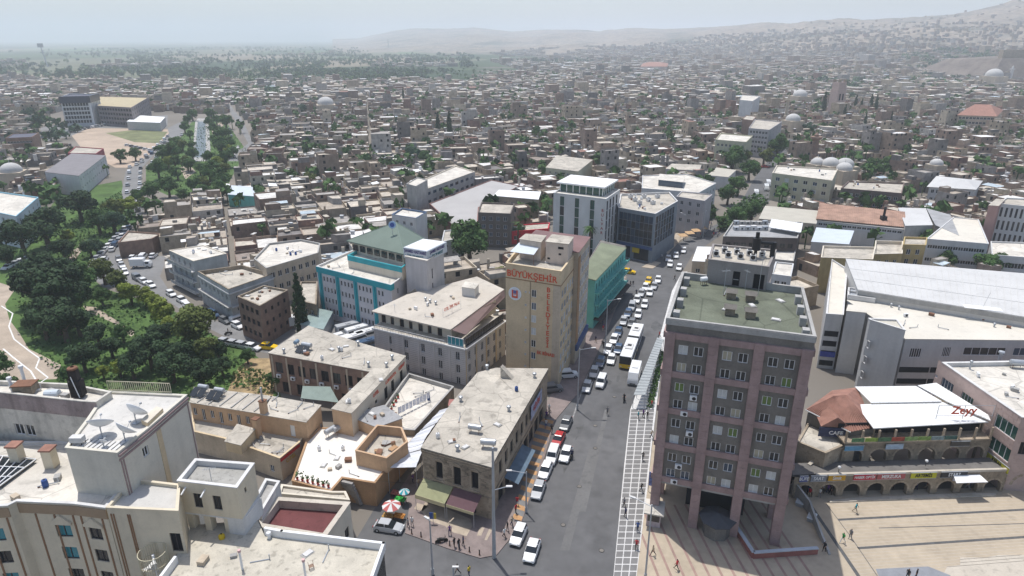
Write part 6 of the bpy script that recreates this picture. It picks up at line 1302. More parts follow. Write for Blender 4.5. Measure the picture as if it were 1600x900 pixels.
SB('yellow_apartment', 'pale yellow apartment block with balconies by the tree-lined street', [(1207, 270), (1300, 282), (1309, 264), (1214, 258)], 11.5, YELLW, ROOF_W, .6, {0: (6, 3, 1.7, 1.5, 1.2)}, panes=(G_DARK, G_BLUE, CURT), cop=WHOT)
SB('brown_brick_block', 'brown brick block with white-framed windows below the hip-roofed school', [(1314, 294), (1409, 302), (1413, 286), (1326, 283)], 8.4, M('brown_facade', (.17, .125, .11), .9, .12, .5), ROOF_C, .5, {0: (9, 2, 1.3, 1.3, 1.2)}, panes=(G_DARK, CURT, G_BLUE))
def hip(name, label, px, z, h, wall, roofm, faces, inset=.3, panes=(G_DARK,)):
 B = Bld(name, label, 'building', px, z, 0, wall, CONC, par=0)
 for e_, (c, r_, w, hh, zl) in faces.items(): B.face(e_, cols=c, rows=r_, w=w, h=hh, zlo=zl, panes=panes)
 B.finish(); o_ = poly_inset(B.p, -.8); c_ = [Vector(q) for q in o_]; m0 = (c_[0] + c_[3]) / 2; m1 = (c_[1] + c_[2]) / 2; r0 = m0.lerp(m1, inset); r1 = m0.lerp(m1, 1 - inset)
 b = MB(); b.add([(q.x, q.y, z + .13) for q in c_] + [(r0.x, r0.y, z + h), (r1.x, r1.y, z + h)], [(0, 1, 5, 4), (2, 3, 4, 5), (1, 2, 5), (3, 0, 4), (3, 2, 1, 0)]); b.build('hip_roof', [roofm], B.o); return B
hip('white_hip_house', 'white arcaded house with shallow pale hip roof', [(1452, 292), (1522, 296), (1532, 283), (1466, 276)], 7, 2.0, WHT, ROOF_L, {0: (8, 2, 1.2, 1.5, .5)})
hip('red_hip_school', 'building with broad red hip roof in the right distance', [(1497, 180), (1556, 182), (1566, 172), (1512, 170)], 11, 6, WTAN2, TILE_R, {0: (10, 3, 1.8, 1.6, 1)})
hip('red_roof_house', 'small hall with two-tier red roof among distant houses', [(1001, 104), (1042, 104), (1044, 99), (1005, 99)], 10, 6, WPINK2, TILE_R, {})
SB('cream_roof_house', 'house with cream tent-like roof next to the street trees', [(1106, 274), (1138, 277), (1150, 266), (1120, 262)], 6, WHT, M('cream_sheet_roof'), 0)
SB('white_low_house', 'low white house with cream awning roof near the street trees', [(1040, 264), (1092, 267), (1096, 258), (1050, 256)], 6, WHT, ROOF_C, 0, {0: (5, 1, 1.3, 1.6, 1)})
SB('green_white_hall', 'cream hall with greenish side aisle behind the office tower', [(853, 262), (903, 268), (926, 250), (870, 243)], 8, YELLW, ROOF_C, 0, {0: (5, 2, .9, .9, 1)})
SB('far_yellow_block', 'pale yellow corner block with windows above the street trees', [(1118, 218), (1166, 222), (1176, 212), (1126, 208)], 14, YELLW, ROOF_W, .5, {0: (7, 3, 1.2, 1.4, 2)})
SB('grey_apartment', 'tall grey apartment block above the street trees', [(1170, 200), (1202, 203), (1222, 190), (1180, 186)], 16, M('pale_grey_render'), ROOF_C, .5, {0: (6, 5, 1.4, 1.5, 2), 1: (4, 5, 1.4, 1.5, 2)})
SB('white_slab', 'windowless white slab building left of the grey apartments', [(1156, 156), (1176, 158), (1188, 150), (1160, 148)], 17, WHT, ROOF_W, .5, {})
SB('brick_party_wall', 'dark red brick block standing among pale houses on the right', [(1160, 186), (1176, 188), (1182, 182), (1166, 180)], 14, BRICK, ROOF_C, .3)
# left cluster
Bb = SB('balcony_block', 'pale blue balcony block with bright white roof by the park street', [(264, 391), (302, 408), (354, 396), (318, 383)], 10, BLUEG, ROOF_W, .15, {0: (4, 3, 1.1, 1.5, 1.2), 1: (1, 1, .5, .5, 1)}, panes=(G_DARK, DARK), cop=WHOT)
for k in range(3): Bb.panel('balcony_slab', 0, 0, Bb.L(0), 1.0 + k * 3, 1.15 + k * 3, 1.0, CONC_W); Bb.panel('balcony_rail', 0, 0, Bb.L(0), 1.17 + k * 3, 1.9 + k * 3, 1.0, BLUEG, gap=.94)
SB('brown_house', 'low brown house with flat dusty roof at the bend of the park street', [(184, 379), (237, 373), (252, 365), (200, 361)], 5, BRICK, ROOF_C, .4)
B2 = SB('blue_corner_block', 'blue-grey corner block with sunken roof court and white edge stripe', [(309, 424), (357, 452), (426, 428), (378, 414)], 8.6, BLUEG, ROOF_C, 1.0, {0: (7, 2, 1.1, 1.4, 1.5), 1: (4, 2, .8, 1.0, 1.5)}, cop=STONE_D)
for e_ in (0, 1): B2.panel('white_stripe', e_, 0, B2.L(e_), 7.2, 7.5, .25, CONC_W); B2.panel('balcony_slab', e_, 0, B2.L(e_), 3.8, 4.1, .9, CONC)
SB('tan_long_block', 'long tan block with square windows behind the cypress', [(397, 404), (416, 419), (497, 395), (500, 380), (470, 374), (420, 380)], 10.5, WTAN2, ROOF_W, .5, {1: (7, 2, 1.2, 1.5, 3)}, cop=CONC)
B4 = SB('dark_brick_block', 'dark red-brown brick building with rubble on its roof by the cypress', [(371, 463), (406, 478), (450, 453), (412, 446)], 9.6, BRICK, ROOF_C, .5, {0: (4, 3, 1.2, 1.3, .8), 1: (4, 3, .8, 1.0, .8)}, panes=(DARK, G_DARK), frame=FR_D, cop=STONE_D)
SB('low_stone_house', 'low stone house with junk roof between cypress and teal building', [(462, 468), (494, 476), (496, 440), (470, 440)], 6, STONE_D, ROOF_C, .4, {0: (3, 1, 1, 1.2, 2)})
SB('white_truck_shed', 'glass-roofed parking shelter beside the teal building', [(470, 507), (505, 515), (520, 487), (492, 482)], 3, METAL, M('glass_sheet_roof', (.30, .38, .36), .3, .1, .6, wave=(4, 'X', .3, .5)), 0)
SB('long_grey_shed', 'long pale shed with dark grey roof and window row near the car lot', [(70, 269), (123, 275), (165, 243), (112, 240)], 9, WHT, M('dark_grey_sheet', (.21, .195, .20), .8, .08, .3), 0, {1: (13, 2, 1.2, 1.1, 2)})
Fd = SB('far_dark_office', 'dark-topped white office with vertical fins in the left distance', [(93, 152), (137, 151), (152, 147), (108, 146)], 22, WHT, M('dark_roof', (.10, .10, .13), .8, .1, .3), .8, {0: (9, 6, 1.6, 2.2, 2), 1: (7, 6, 2.2, 2.4, 2)}, frame=FR_D)
for e_ in (0, 1): Fd.panel('dark_crown', e_, -.5, Fd.L(e_) + .5, 17.5, 22.6, 1.2, M('dark_crown_glass', (.05, .055, .08), .3, .1, .5))
for k in range(7): Fd.panel('fin', 1, Fd.L(1) * k / 6.2, Fd.L(1) * k / 6.2 + 1.2, 1, 17.4, 1.0, WHITEP)
SB('far_long_office', 'long brown balcony block beside the dark-topped office', [(152, 165), (205, 168), (232, 152), (155, 150)], 15, M('grey_brown_render', (.22, .19, .19), .9, .15, .3), M('ochre_roof', (.45, .38, .24), .9, .1, .3), .5, {0: (12, 4, 2.4, 1.8, 1), 1: (10, 4, 2.4, 1.8, 1)}, frame=FR_D)
SB('petrol_station', 'wide white canopy of the station by the canal road', [(198, 190), (250, 192), (258, 183), (212, 180)], 6, METAL, ROOF_B, 0)
SB('red_wall_house', 'red-walled house in front of the bare lot on the left', [(106, 239), (150, 240), (162, 232), (118, 229)], 9, M('dusty_red_render', (.33, .08, .09), .9, .12, .4), ROOF_C, .4, {0: (6, 2, 1.1, 1.2, 1)})
SB('brown_far_hall', 'brown long hall with flat dark roof on the far left', [(8, 216), (50, 214), (61, 207), (20, 209)], 10, BRICK, M('dark_roof'), .3, {0: (8, 2, 1.4, 1.2, 1)})
SB('white_hospital', 'white building with blue roof frame at the left photo edge', [(-50, 322), (25, 338), (60, 308), (-20, 297)], 11, M('cool_white_render', (.52, .56, .60), .9, .06, .3), ROOF_W, .4, {0: (9, 3, 1.3, 1.2, 1.5), 1: (5, 3, 1.3, 1.2, 1.5)}, cop=M('pale_blue_paint', (.25, .48, .58), .6, .05, 1))
SB('turquoise_hall', 'long low hall with pale blue-green roof left of the old houses', [(356, 304), (398, 307), (400, 293), (362, 290)], 5, WTEAL2, M('pale_blue_sheet'), 0)
# market quarter
SB('market_hall', 'long white market hall with stepped bright roofs', [(640, 290), (664, 296), (742, 268), (712, 259)], 9, CONC, ROOF_W, .4, {1: (9, 2, 2.6, 1.2, 2)}, panes=(G_DARK, G_BLUE), frame=FR_D, cop=WHOT)
SB('market_tower', 'bare concrete stair tower at the front of the market hall', [(635, 287), (650, 291), (668, 281), (652, 277)], 12.5, CONC, ROOF_W, .3)
SB('covered_market', 'huge flat pale market roof with dark red edge trim', [(671, 318), (705, 350), (746, 350), (748, 324), (812, 290), (768, 281)], 5.2, M('dull_red_wall', (.24, .13, .11), .9, .15, .4), M('pale_concrete_roof', (.40, .385, .37), .9, .06, .15), .25, cop=M('dull_red_wall'))
SB('dark_stone_block', 'dark grey-brown four-storey block with aerials beside the big tree', [(747, 332), (798, 334), (804, 318), (752, 316)], 11.5, M('dark_stone_front', (.14, .12, .105), .9, .15, .5), ROOF_C, .5, {0: (4, 4, 1.2, 1.4, .5)}, panes=(G_BLUE, G_DARK))
SB('white_roof_shop', 'stone shop building with wide white sheet roof left of the office tower', [(771, 306), (841, 312), (845, 300), (780, 297)], 8.5, STONE, ROOF_B, 0, {0: (6, 1, 1, 1.2, 4)})
SB('red_shop', 'low bright red walled shop with cream roof behind the tan tower', [(797, 362), (857, 357), (859, 348), (800, 352)], 4.5, M('bright_red_wall', (.50, .03, .05), .8, .1, .5), ROOF_C, .3, {0: (4, 1, 1.6, 1.4, .5)}, cop=M('bright_red_wall'))
SB('white_parapet_block', 'white-roofed block with blue corrugated screen behind the green pyramid', [(612, 335), (650, 341), (667, 331), (628, 325)], 11, WHT, ROOF_W, .5, {0: (3, 2, 1, 1.2, 4)}, cop=M('blue_screen', (.08, .13, .22), .6, .1, 1))
SB('white_cube_house', 'small white cube house left of the big round tree', [(690, 378), (716, 372), (720, 358), (694, 360)], 6, WHT, ROOF_C, .4, {0: (2, 2, .9, 1, .6)})
# ------------------------------------------------------------------ domes, minarets, towers
def dome_b(label, x, y, r, base_h, n=1, mat=CONC_W):
 p = at(x, y + r * 2, 0); t = thing('domed_mosque', label, 'mosque', p)
 b = MB(); b.box(-r * 1.15, r * 1.15, -r * 1.15, r * 1.15, 0, base_h); b.build('hall', [WTAN2], t)
 b = MB(); b.lathe((0, 0, base_h), [(r, 0), (r, r * .15)] + [(r * math.cos(a) , r * .15 + r * .85 * math.sin(a)) for a in [k * math.pi / 16 for k in range(1, 8)]] + [(.05, r)], 20); b.build('dome', [mat], t, True)
 b = MB(); b.cyl((0, 0, base_h + r), (0, 0, base_h + r + 1.8), .12, seg=5); b.build('finial', [METAL], t); excl([(p.x - r, p.y - r), (p.x + r, p.y - r), (p.x + r, p.y + r), (p.x - r, p.y + r)], 1); return t
def domes(label, lst, cat='mosque'): pass
def mdome(label, x, y, z, r, base):
 """dome whose centre base shows at pixel x,y at height z"""
 p = at(x, y, z); t = thing('domed_building', label, 'dome', (p.x, p.y, 0), .3, 'pale domes of the old town'); b = MB(); b.box(-r * 1.12, r * 1.12, -r * 1.12, r * 1.12, 0, z); b.build('hall', [WTAN2], t)
 b = MB(); b.lathe((0, 0, z), [(r, 0), (r, r * .12)] + [(r * math.cos(k * math.pi / 16), r * .12 + r * .8 * math.sin(k * math.pi / 16)) for k in range(1, 8)] + [(.05, r * .92)], 18); b.build('dome', [M('dome_plaster', (.50, .49, .47), .9, .08, .3, stain=.1)], t, True)
 b = MB(); b.cyl((0, 0, z + r * .9), (0, 0, z + r * .9 + 1.5), .1, seg=5); b.build('finial', [METAL], t); excl([(p.x - r, p.y - r), (p.x + r, p.y - r), (p.x + r, p.y + r), (p.x - r, p.y + r)], 1)
for a_ in [('large grey dome on the far left edge among low houses', 18, 268, 8, 4.3), ('white dome of the mosque left of centre in the old town', 509, 163, 10, 7), ('leftmost dome of the bath house cluster', 1277, 256, 8, 3.2), ('middle dome of the bath house cluster', 1298, 258, 8, 4), ('right upper dome of the bath house cluster', 1320, 259, 8, 4), ('front lower dome of the bath house cluster', 1319, 265, 7, 3.6),
           ('blue-grey mosque dome beside the thin minaret', 1239, 188, 10, 5), ('pale dome left of the ruined clock tower', 1250, 150, 9, 7), ('big pale blue dome near the castle cliff', 1553, 119, 14, 11), ('small grey dome in the right middle distance', 1463, 257, 7, 3), ('pale yellow dome left of the brick minaret', 1246, 184, 6, 4)][:10]: mdome(*a_, 0)
def minaret(label, x, yb, yt, r, mat, square=False, crown=True):
 p = at(x, yb, 0); h = max(8, zat(x, yt, p.y)); t = thing('minaret', label, 'minaret', p, .3)
 b = MB()
 if square: b.box(-r * 1.15, r * 1.15, -r * 1.15, r * 1.15, 0, h * .8); b.box(-r, r, -r, r, h * .8, h)
 else: b.lathe((0, 0, 0), [(r * 1.5, 0), (r * 1.4, h * .2), (r, h * .24), (r * .9, h * .72)], 12); b.lathe((0, 0, 0), [(r * .6, h * .74), (r * .6, h * .9), (.05, h)], 12)
 b.build('shaft', [mat], t)
 c = MB()
 if square:
  for sx in (-1, 1):
   for sy in (-1, 1): c.box(sx * r * .75 - r * .25, sx * r * .75 + r * .25, sy * r * .75 - r * .25, sy * r * .75 + r * .25, h, h + r * .5)
  c.build('broken_top', [STONE_D], t); d = MB()
  for s_ in (-1, 1): d.box(s_ * r * .4 - r * .2, s_ * r * .4 + r * .2, -r * 1.17, -r * 1.14, h * .5, h * .68)
  d.build('window', [DARK], t)
 else: c.lathe((0, 0, h * .72), [(r * .9, 0), (r * 1.6, .8), (r * 1.6, 1.8), (r * .6, 1.8)], 12); c.build('balcony', [mat], t)
 excl([(p.x - 4, p.y - 4), (p.x + 4, p.y - 4), (p.x + 4, p.y + 4), (p.x - 4, p.y + 4)])
minaret('square ruined stone tower rising among cypresses on the right', 1303, 184, 128, 3.8, WPINK2, True)
minaret('thick brown brick minaret above the yellow apartments', 1270, 250, 206, 2.0, BRICK)
minaret('thin pale minaret by the blue-grey dome', 1227, 190, 146, 1.3, WTAN2)
minaret('slim minaret rising from the old town left of centre', 488, 184, 156, 1.6, BRICK)
minaret('slender far minaret in the middle distance', 946, 146, 117, 1.8, BRICK)
minaret('thin minaret near the castle cliff on the right', 1545, 110, 88, 2.4, CONC_W)
minaret('tall thin mast-like minaret on the hazy plain', 607, 76, 60, 3.5, CONC)
minaret('white minaret before the right castle wall', 1577, 128, 102, 2.2, CONC_W)
# stadium floodlight mast
p = at(75, 105, 0); t = thing('floodlight_mast', 'tall leaning floodlight mast over the hazy plain at left', 'mast', p); h = zat(75, 72, p.y); b = MB(); b.cyl((0, 0, 0), (-6, 0, h), 1.6, 1.0, seg=6); b.build('mast', [METAL], t); b = MB(); b.box(-13, 0, -1, 1, h - 3, h + 6); b.build('lamp_frame', [METAL], t)
# lamp posts and masts near the street
def lamp(x, y, h, ax, label, arm=2.2, two=False):
 t = thing('street_lamp', label, 'street lamp', at(x, y, .1), 0, 'street lamps along the main road'); b = MB(); b.cyl((0, 0, 0), (0, 0, h), .14, .08, seg=8); b.build('pole', [METAL], t)
 d = Vector((math.cos(ax), math.sin(ax), 0)); b = MB(); b.cyl((0, 0, h - .3), d * arm + Vector((0, 0, h + .1)), .05, seg=5); b.build('arm', [METAL], t); b = MB(); q = d * (arm + .25); b.box(-.4, .4, -.14, .14, h + .02, h + .16, 0, ax, (q.x, q.y, 0)); b.build('lamp_head', [CONC_W], t)
 b = MB(); b.cyl((0, 0, 0), (0, 0, .9), .2, seg=8); b.build('base', [METAL], t)
t = thing('street_mast', 'tall grey steel mast at the corner of the stone building', 'mast', at(772, 871, .1)); b = MB(); b.cyl((0, 0, 0), (0, 0, 17), .27, .14, seg=10); b.build('pole', [METAL], t); b = MB(); b.cyl((0, 0, 10.7), (1.9, .4, 11.0), .05, seg=5); b.build('arm', [METAL], t); b = MB(); b.box(1.6, 2.4, .2, .5, 10.95, 11.1); b.build('lamp_head', [CONC_W], t)
for a_ in [(902, 640, 12.5, 0, 'street lamp with white arm in the tower shadow'), (945, 552, 12.5, 0.1, 'street lamp between parked cars further up the road'), (676, 897, 8.5, 2.5, 'thin lamp post on the corner pavement', .25), (709, 912, 2.6, 0, 'short lamp post at the bottom photo edge', .05), (1008, 905, 11.5, 2.6, 'lamp post on the white-grid pavement'),
           (822, 800, 7.0, 3.1, 'low lamp post with white arm beside the striped pavement'), (1021, 404, 9, 1.5, 'lamp post before the dark glass building'), (1098, 372, 9, 1.2, 'right lamp post on the crowded square'), (1068, 376, 9, 2.0, 'left lamp post on the crowded square')]: lamp(*a_)
for k in range(8):
 p = at(643, 836, .13).lerp(at(749, 869, .13), k / 7); t = thing('bollard', ('first', 'second', 'third', 'fourth', 'fifth', 'sixth', 'seventh', 'eighth')[k] + ' short dark bollard from the left along the corner kerb', 'bollard', p + Vector((0, .25, 0)), 0, 'bollards along the corner kerb'); b = MB(); b.lathe((0, 0, 0), [(.09, 0), (.08, .7), (.1, .72), (.05, .85), (.01, .86)], 8); b.build('post', [BLACKM], t); b = MB(); b.lathe((0, 0, 0), [(.15, 0), (.13, .08), (.02, .09)], 8); b.build('foot', [RUST], t)
# bus shelter with slatted roof panels
t = thing('bus_shelter', 'long bus shelter with pale slatted roof panels along the right kerb', 'bus shelter', at(1000, 620, .13)); o0 = t.location
s0, s1 = at(990, 617, 2.9), at(1027, 527, 2.9); s2, s3 = at(1008, 617, 2.9), at(1037, 530, 2.9)
for k in range(22):
 q = [s0.lerp(s1, (k + .06) / 22), s2.lerp(s3, (k + .06) / 22), s2.lerp(s3, (k + .94) / 22), s0.lerp(s1, (k + .94) / 22)]; b = MB(); b.slab([v - o0 for v in q], .08); b.build('roof_panel', [M('shelter_panel', (.34, .36, .36), .5, .1, 1)], t)
b = MB()
for k in range(8):
 for v in (s0.lerp(s1, k / 7), s2.lerp(s3, k / 7)): v = v - o0; b.cyl((v.x, v.y, 0), (v.x, v.y, 2.72), .06, seg=5)
b.build('posts', [METAL], t)
# ------------------------------------------------------------------ the old town: procedural houses
WALLS = [('brown', (0.238, 0.172, 0.135)), ('tan', (0.344, 0.279, 0.205)), ('grey', (0.271, 0.246, 0.226)), ('dusty brown', (0.287, 0.217, 0.168)), ('reddish brown', (0.246, 0.148, 0.115)), ('pale grey', (0.377, 0.353, 0.324)), ('cream', (0.443, 0.385, 0.299)), ('dark grey', (0.172, 0.156, 0.143)), ('sandy', (0.385, 0.320, 0.238))]
ROOFS = [('grey', (.35, .325, .295)), ('pale cream', (.52, .465, .385)), ('dusty', (.40, .345, .28)), ('white', (.66, .64, .60)), ('brown', (.27, .225, .19)), ('bright white', (.76, .75, .73)), ('dark', (.20, .185, .175)), ('pale blue', (.45, .52, .56)), ('rust red', (.30, .165, .13))]
RW = [20, 26, 20, 20, 9, 8, 6, 2.5, 2.5]
HW = [M('house_wall_' + n.replace(' ', '_'), c, .95, .2, .5, streak=.25, stain=.2) for n, c in WALLS]
HR = [M('house_roof_' + n.replace(' ', '_'), c, .95, .16, .3, stain=.25, seam=.3) for n, c in ROOFS]
NWL = len(HW); MI_WIN = NWL + len(HR)
HALL = HW + HR + [DARK]
hr = random.Random(21)
def shrink(p, f): cx = sum(q[0] for q in p) / len(p); cy = sum(q[1] for q in p) / len(p); return [(cx + (q[0] - cx) * f, cy + (q[1] - cy) * f) for q in p]
def split_lots(p, lo, out, depth=0):
 """recursive split of a convex quad into irregular lots"""
 a, b_, c, d = p; l1 = math.dist(a, b_); l2 = math.dist(b_, c)
 if max(l1, l2) < lo * 1.75 or (max(l1, l2) < lo * 2.3 and hr.random() < .3): out.append(p); return
 t0 = hr.uniform(.36, .64); t1 = t0 + hr.uniform(-.05, .05)
 L_ = lambda u, v, t: (u[0] + (v[0] - u[0]) * t, u[1] + (v[1] - u[1]) * t)
 if l1 > l2: m0 = L_(a, b_, t0); m1 = L_(d, c, t1); split_lots((a, m0, m1, d), lo, out); split_lots((m0, b_, c, m1), lo, out)
 else: m0 = L_(b_, c, t0); m1 = L_(a, d, t1); split_lots((a, b_, m0, m1), lo, out); split_lots((m1, m0, c, d), lo, out)
def quad_prism(b, p, z0, z1, mw, mr, par=0):
 n = 4; o = len(b.v); b.v += [(q[0], q[1], z0) for q in p] + [(q[0], q[1], z1) for q in p]
 b.f += [(o, o + 1, o + 5, o + 4), (o + 1, o + 2, o + 6, o + 5), (o + 2, o + 3, o + 7, o + 6), (o + 3, o, o + 4, o + 7)]; b.m += [mw] * 4
 if par:
  inn = shrink(p, .955); b.v += [(q[0], q[1], z1) for q in inn] + [(q[0], q[1], z1 - par) for q in inn]
  for i in range(4):
   j = (i + 1) % 4; b.f += [(o + 4 + i, o + 4 + j, o + 8 + j, o + 8 + i), (o + 8 + i, o + 8 + j, o + 12 + j, o + 12 + i)]; b.m += [mw, mw]
  b.f.append((o + 12, o + 13, o + 14, o + 15)); b.m.append(mr)
 else: b.f.append((o + 4, o + 5, o + 6, o + 7)); b.m.append(mr)
def win_boxes(b, p, z0, floors, mi, fh=2.9):
 for i in (0, 1, 3):
  a = Vector(p[i]); c = Vector(p[(i + 1) % 4]); L = (c - a).length
  if L < 3: continue
  e = (c - a) / L; nr = Vector((e.y, -e.x)) * .03; n_ = int(L / 3.1)
  for f in range(floors):
   for k in range(n_):
    if hr.random() < .52: continue
    u = (k + .5) * L / n_ + hr.uniform(-.3, .3); w = hr.choice((.45, .55, .6)); zb = z0 + f * fh + 1.0; h = 1.3
    if f == 0 and hr.random() < .25: zb = z0 + .1; h = 2.1
    q0 = a + e * (u - w) + nr; q1 = a + e * (u + w) + nr; b.v += [(q0.x, q0.y, zb), (q1.x, q1.y, zb), (q1.x, q1.y, zb + h), (q0.x, q0.y, zb + h)]; o = len(b.v) - 4; b.f.append((o, o + 1, o + 2, o + 3)); b.m.append(mi)
ORD = ['', 'second ', 'third ', 'fourth ', 'fifth ', 'sixth ', 'seventh ', 'eighth ', 'ninth ', 'tenth ', 'eleventh ', 'twelfth ', 'thirteenth ', 'fourteenth ']
LMK = [('the white office tower', 915, 330), ('the dark glass building', 1010, 340), ('the market hall', 690, 275), ('the teal building', 560, 400), ('the tall cypress pair', 690, 195), ('the long grey shed', 115, 255), ('the canal park', 330, 240), ('the yellow apartments', 1255, 285), ('the bath house domes', 1300, 258),
       ('the red tile hall', 1345, 340), ('the white hip-roofed house', 1490, 285), ('the balcony block', 305, 420), ('the tan long block', 455, 400), ('the covered market roof', 740, 310), ('the cream hall', 890, 258), ('the ruined stone tower', 1303, 160), ('the red hip roof', 1525, 170), ('the brown brick block', 1360, 305), ('the street trees', 1150, 290), ('the domed mosque', 509, 160), ('the grey far-left dome', 18, 265), ('the turquoise hall', 378, 300), ('the big round tree', 735, 375), ('the pink end wall', 1550, 340)]
def place_label(base, x, y):
 l = sorted(LMK, key=lambda q: math.hypot(q[1] - x, (q[2] - y) * 2.5))
 for n_ in range(len(ORD)):
  for q in l[:2 if n_ == 0 else 1]:
   dx, dy = x - q[1], (y - q[2]) * 2.2
   rel = ('right of' if dx > 0 else 'left of') if abs(dx) > abs(dy) else ('behind' if dy < 0 else 'in front of')
   tl = ', ' + (ORD[n_] + 'such ' if n_ else '') + rel + ' ' + q[0]
   if len((base + tl).split()) > 16: base = base.split(' and ')[0]
   s = base + tl
   if s not in USED and len(s.split()) <= 16: return s
 return base + ', in the crowded old town'
lots = []
def field(y0, y1, lo, blk, gap, ang, xr=None):
 """blocks of lots on a rotated grid covering the view between distances y0..y1"""
 ca, sa = math.cos(ang), math.sin(ang); ext = y1 * 1.05; bw, bh = blk
 nx = int(2.2 * ext / bw) + 2; ny = int(2.2 * ext / bh) + 2
 for i in range(-nx // 2, nx // 2):
  for j in range(-ny // 2, ny // 2):
   cx = i * bw; cy = j * bh; X = cx * ca - cy * sa; Y = cx * sa + cy * ca
   if not (y0 <= Y < y1): continue
   if abs(X) > Y * .86 + 25: continue
   if X < -30 - .03 * Y and Y > 1050 and mn.noise(Vector((X * .003, Y * .002, 5))) < .12 + min(.25, (Y - 1000) / 3000): continue
   if Y > 1800 and X < .10 * Y and hr.random() < .6: continue
   if Y > 3200: continue
   jj = [(hr.uniform(-gap, gap), hr.uniform(-gap, gap)) for _ in range(4)]
   g = gap
   cr = [(g, g), (bw - g, g), (bw - g, bh - g), (g, bh - g)]; out = []
   split_lots(tuple((cx + q[0] + w_[0] * .6, cy + q[1] + w_[1] * .6) for q, w_ in zip(cr, jj)), lo, out)
   for p in out: lots.append((Y, [(q[0] * ca - q[1] * sa, q[0] * sa + q[1] * ca) for q in p]))
field(105, 330, 6.4, (42, 30), .95, R(24)); field(330, 700, 6.7, (56, 36), 1.05, R(12)); field(700, 1300, 8.6, (72, 52), 1.8, R(17)); field(1300, 3200, 15, (110, 84), 3.4, R(8))
cand = []
for Y, p in lots:
 cx = sum(q[0] for q in p) / 4; cy = sum(q[1] for q in p) / 4
 if Y < 700 and (taken(cx, cy) or any(taken(*q) for q in shrink(p, .8))): continue
 if Y >= 700 and taken(cx, cy): continue
 if cy < 1300 and hr.random() < .06: continue
 z = terr(cx, cy) if cy > 900 else 0
 if z > 30 and hr.random() < min(.95, (z - 30) / 110): continue
 cand.append((cy, cx, z, p))
cand.sort(key=lambda q: q[0])
vis = []
for c in cand:
 sx, sy = proj((c[1], c[0], 4));
 if -30 < sx < 1630 and sy < 720: vis.append((c, sx, sy))
big = vis[:285]; rest = vis[285:]
WP = {}
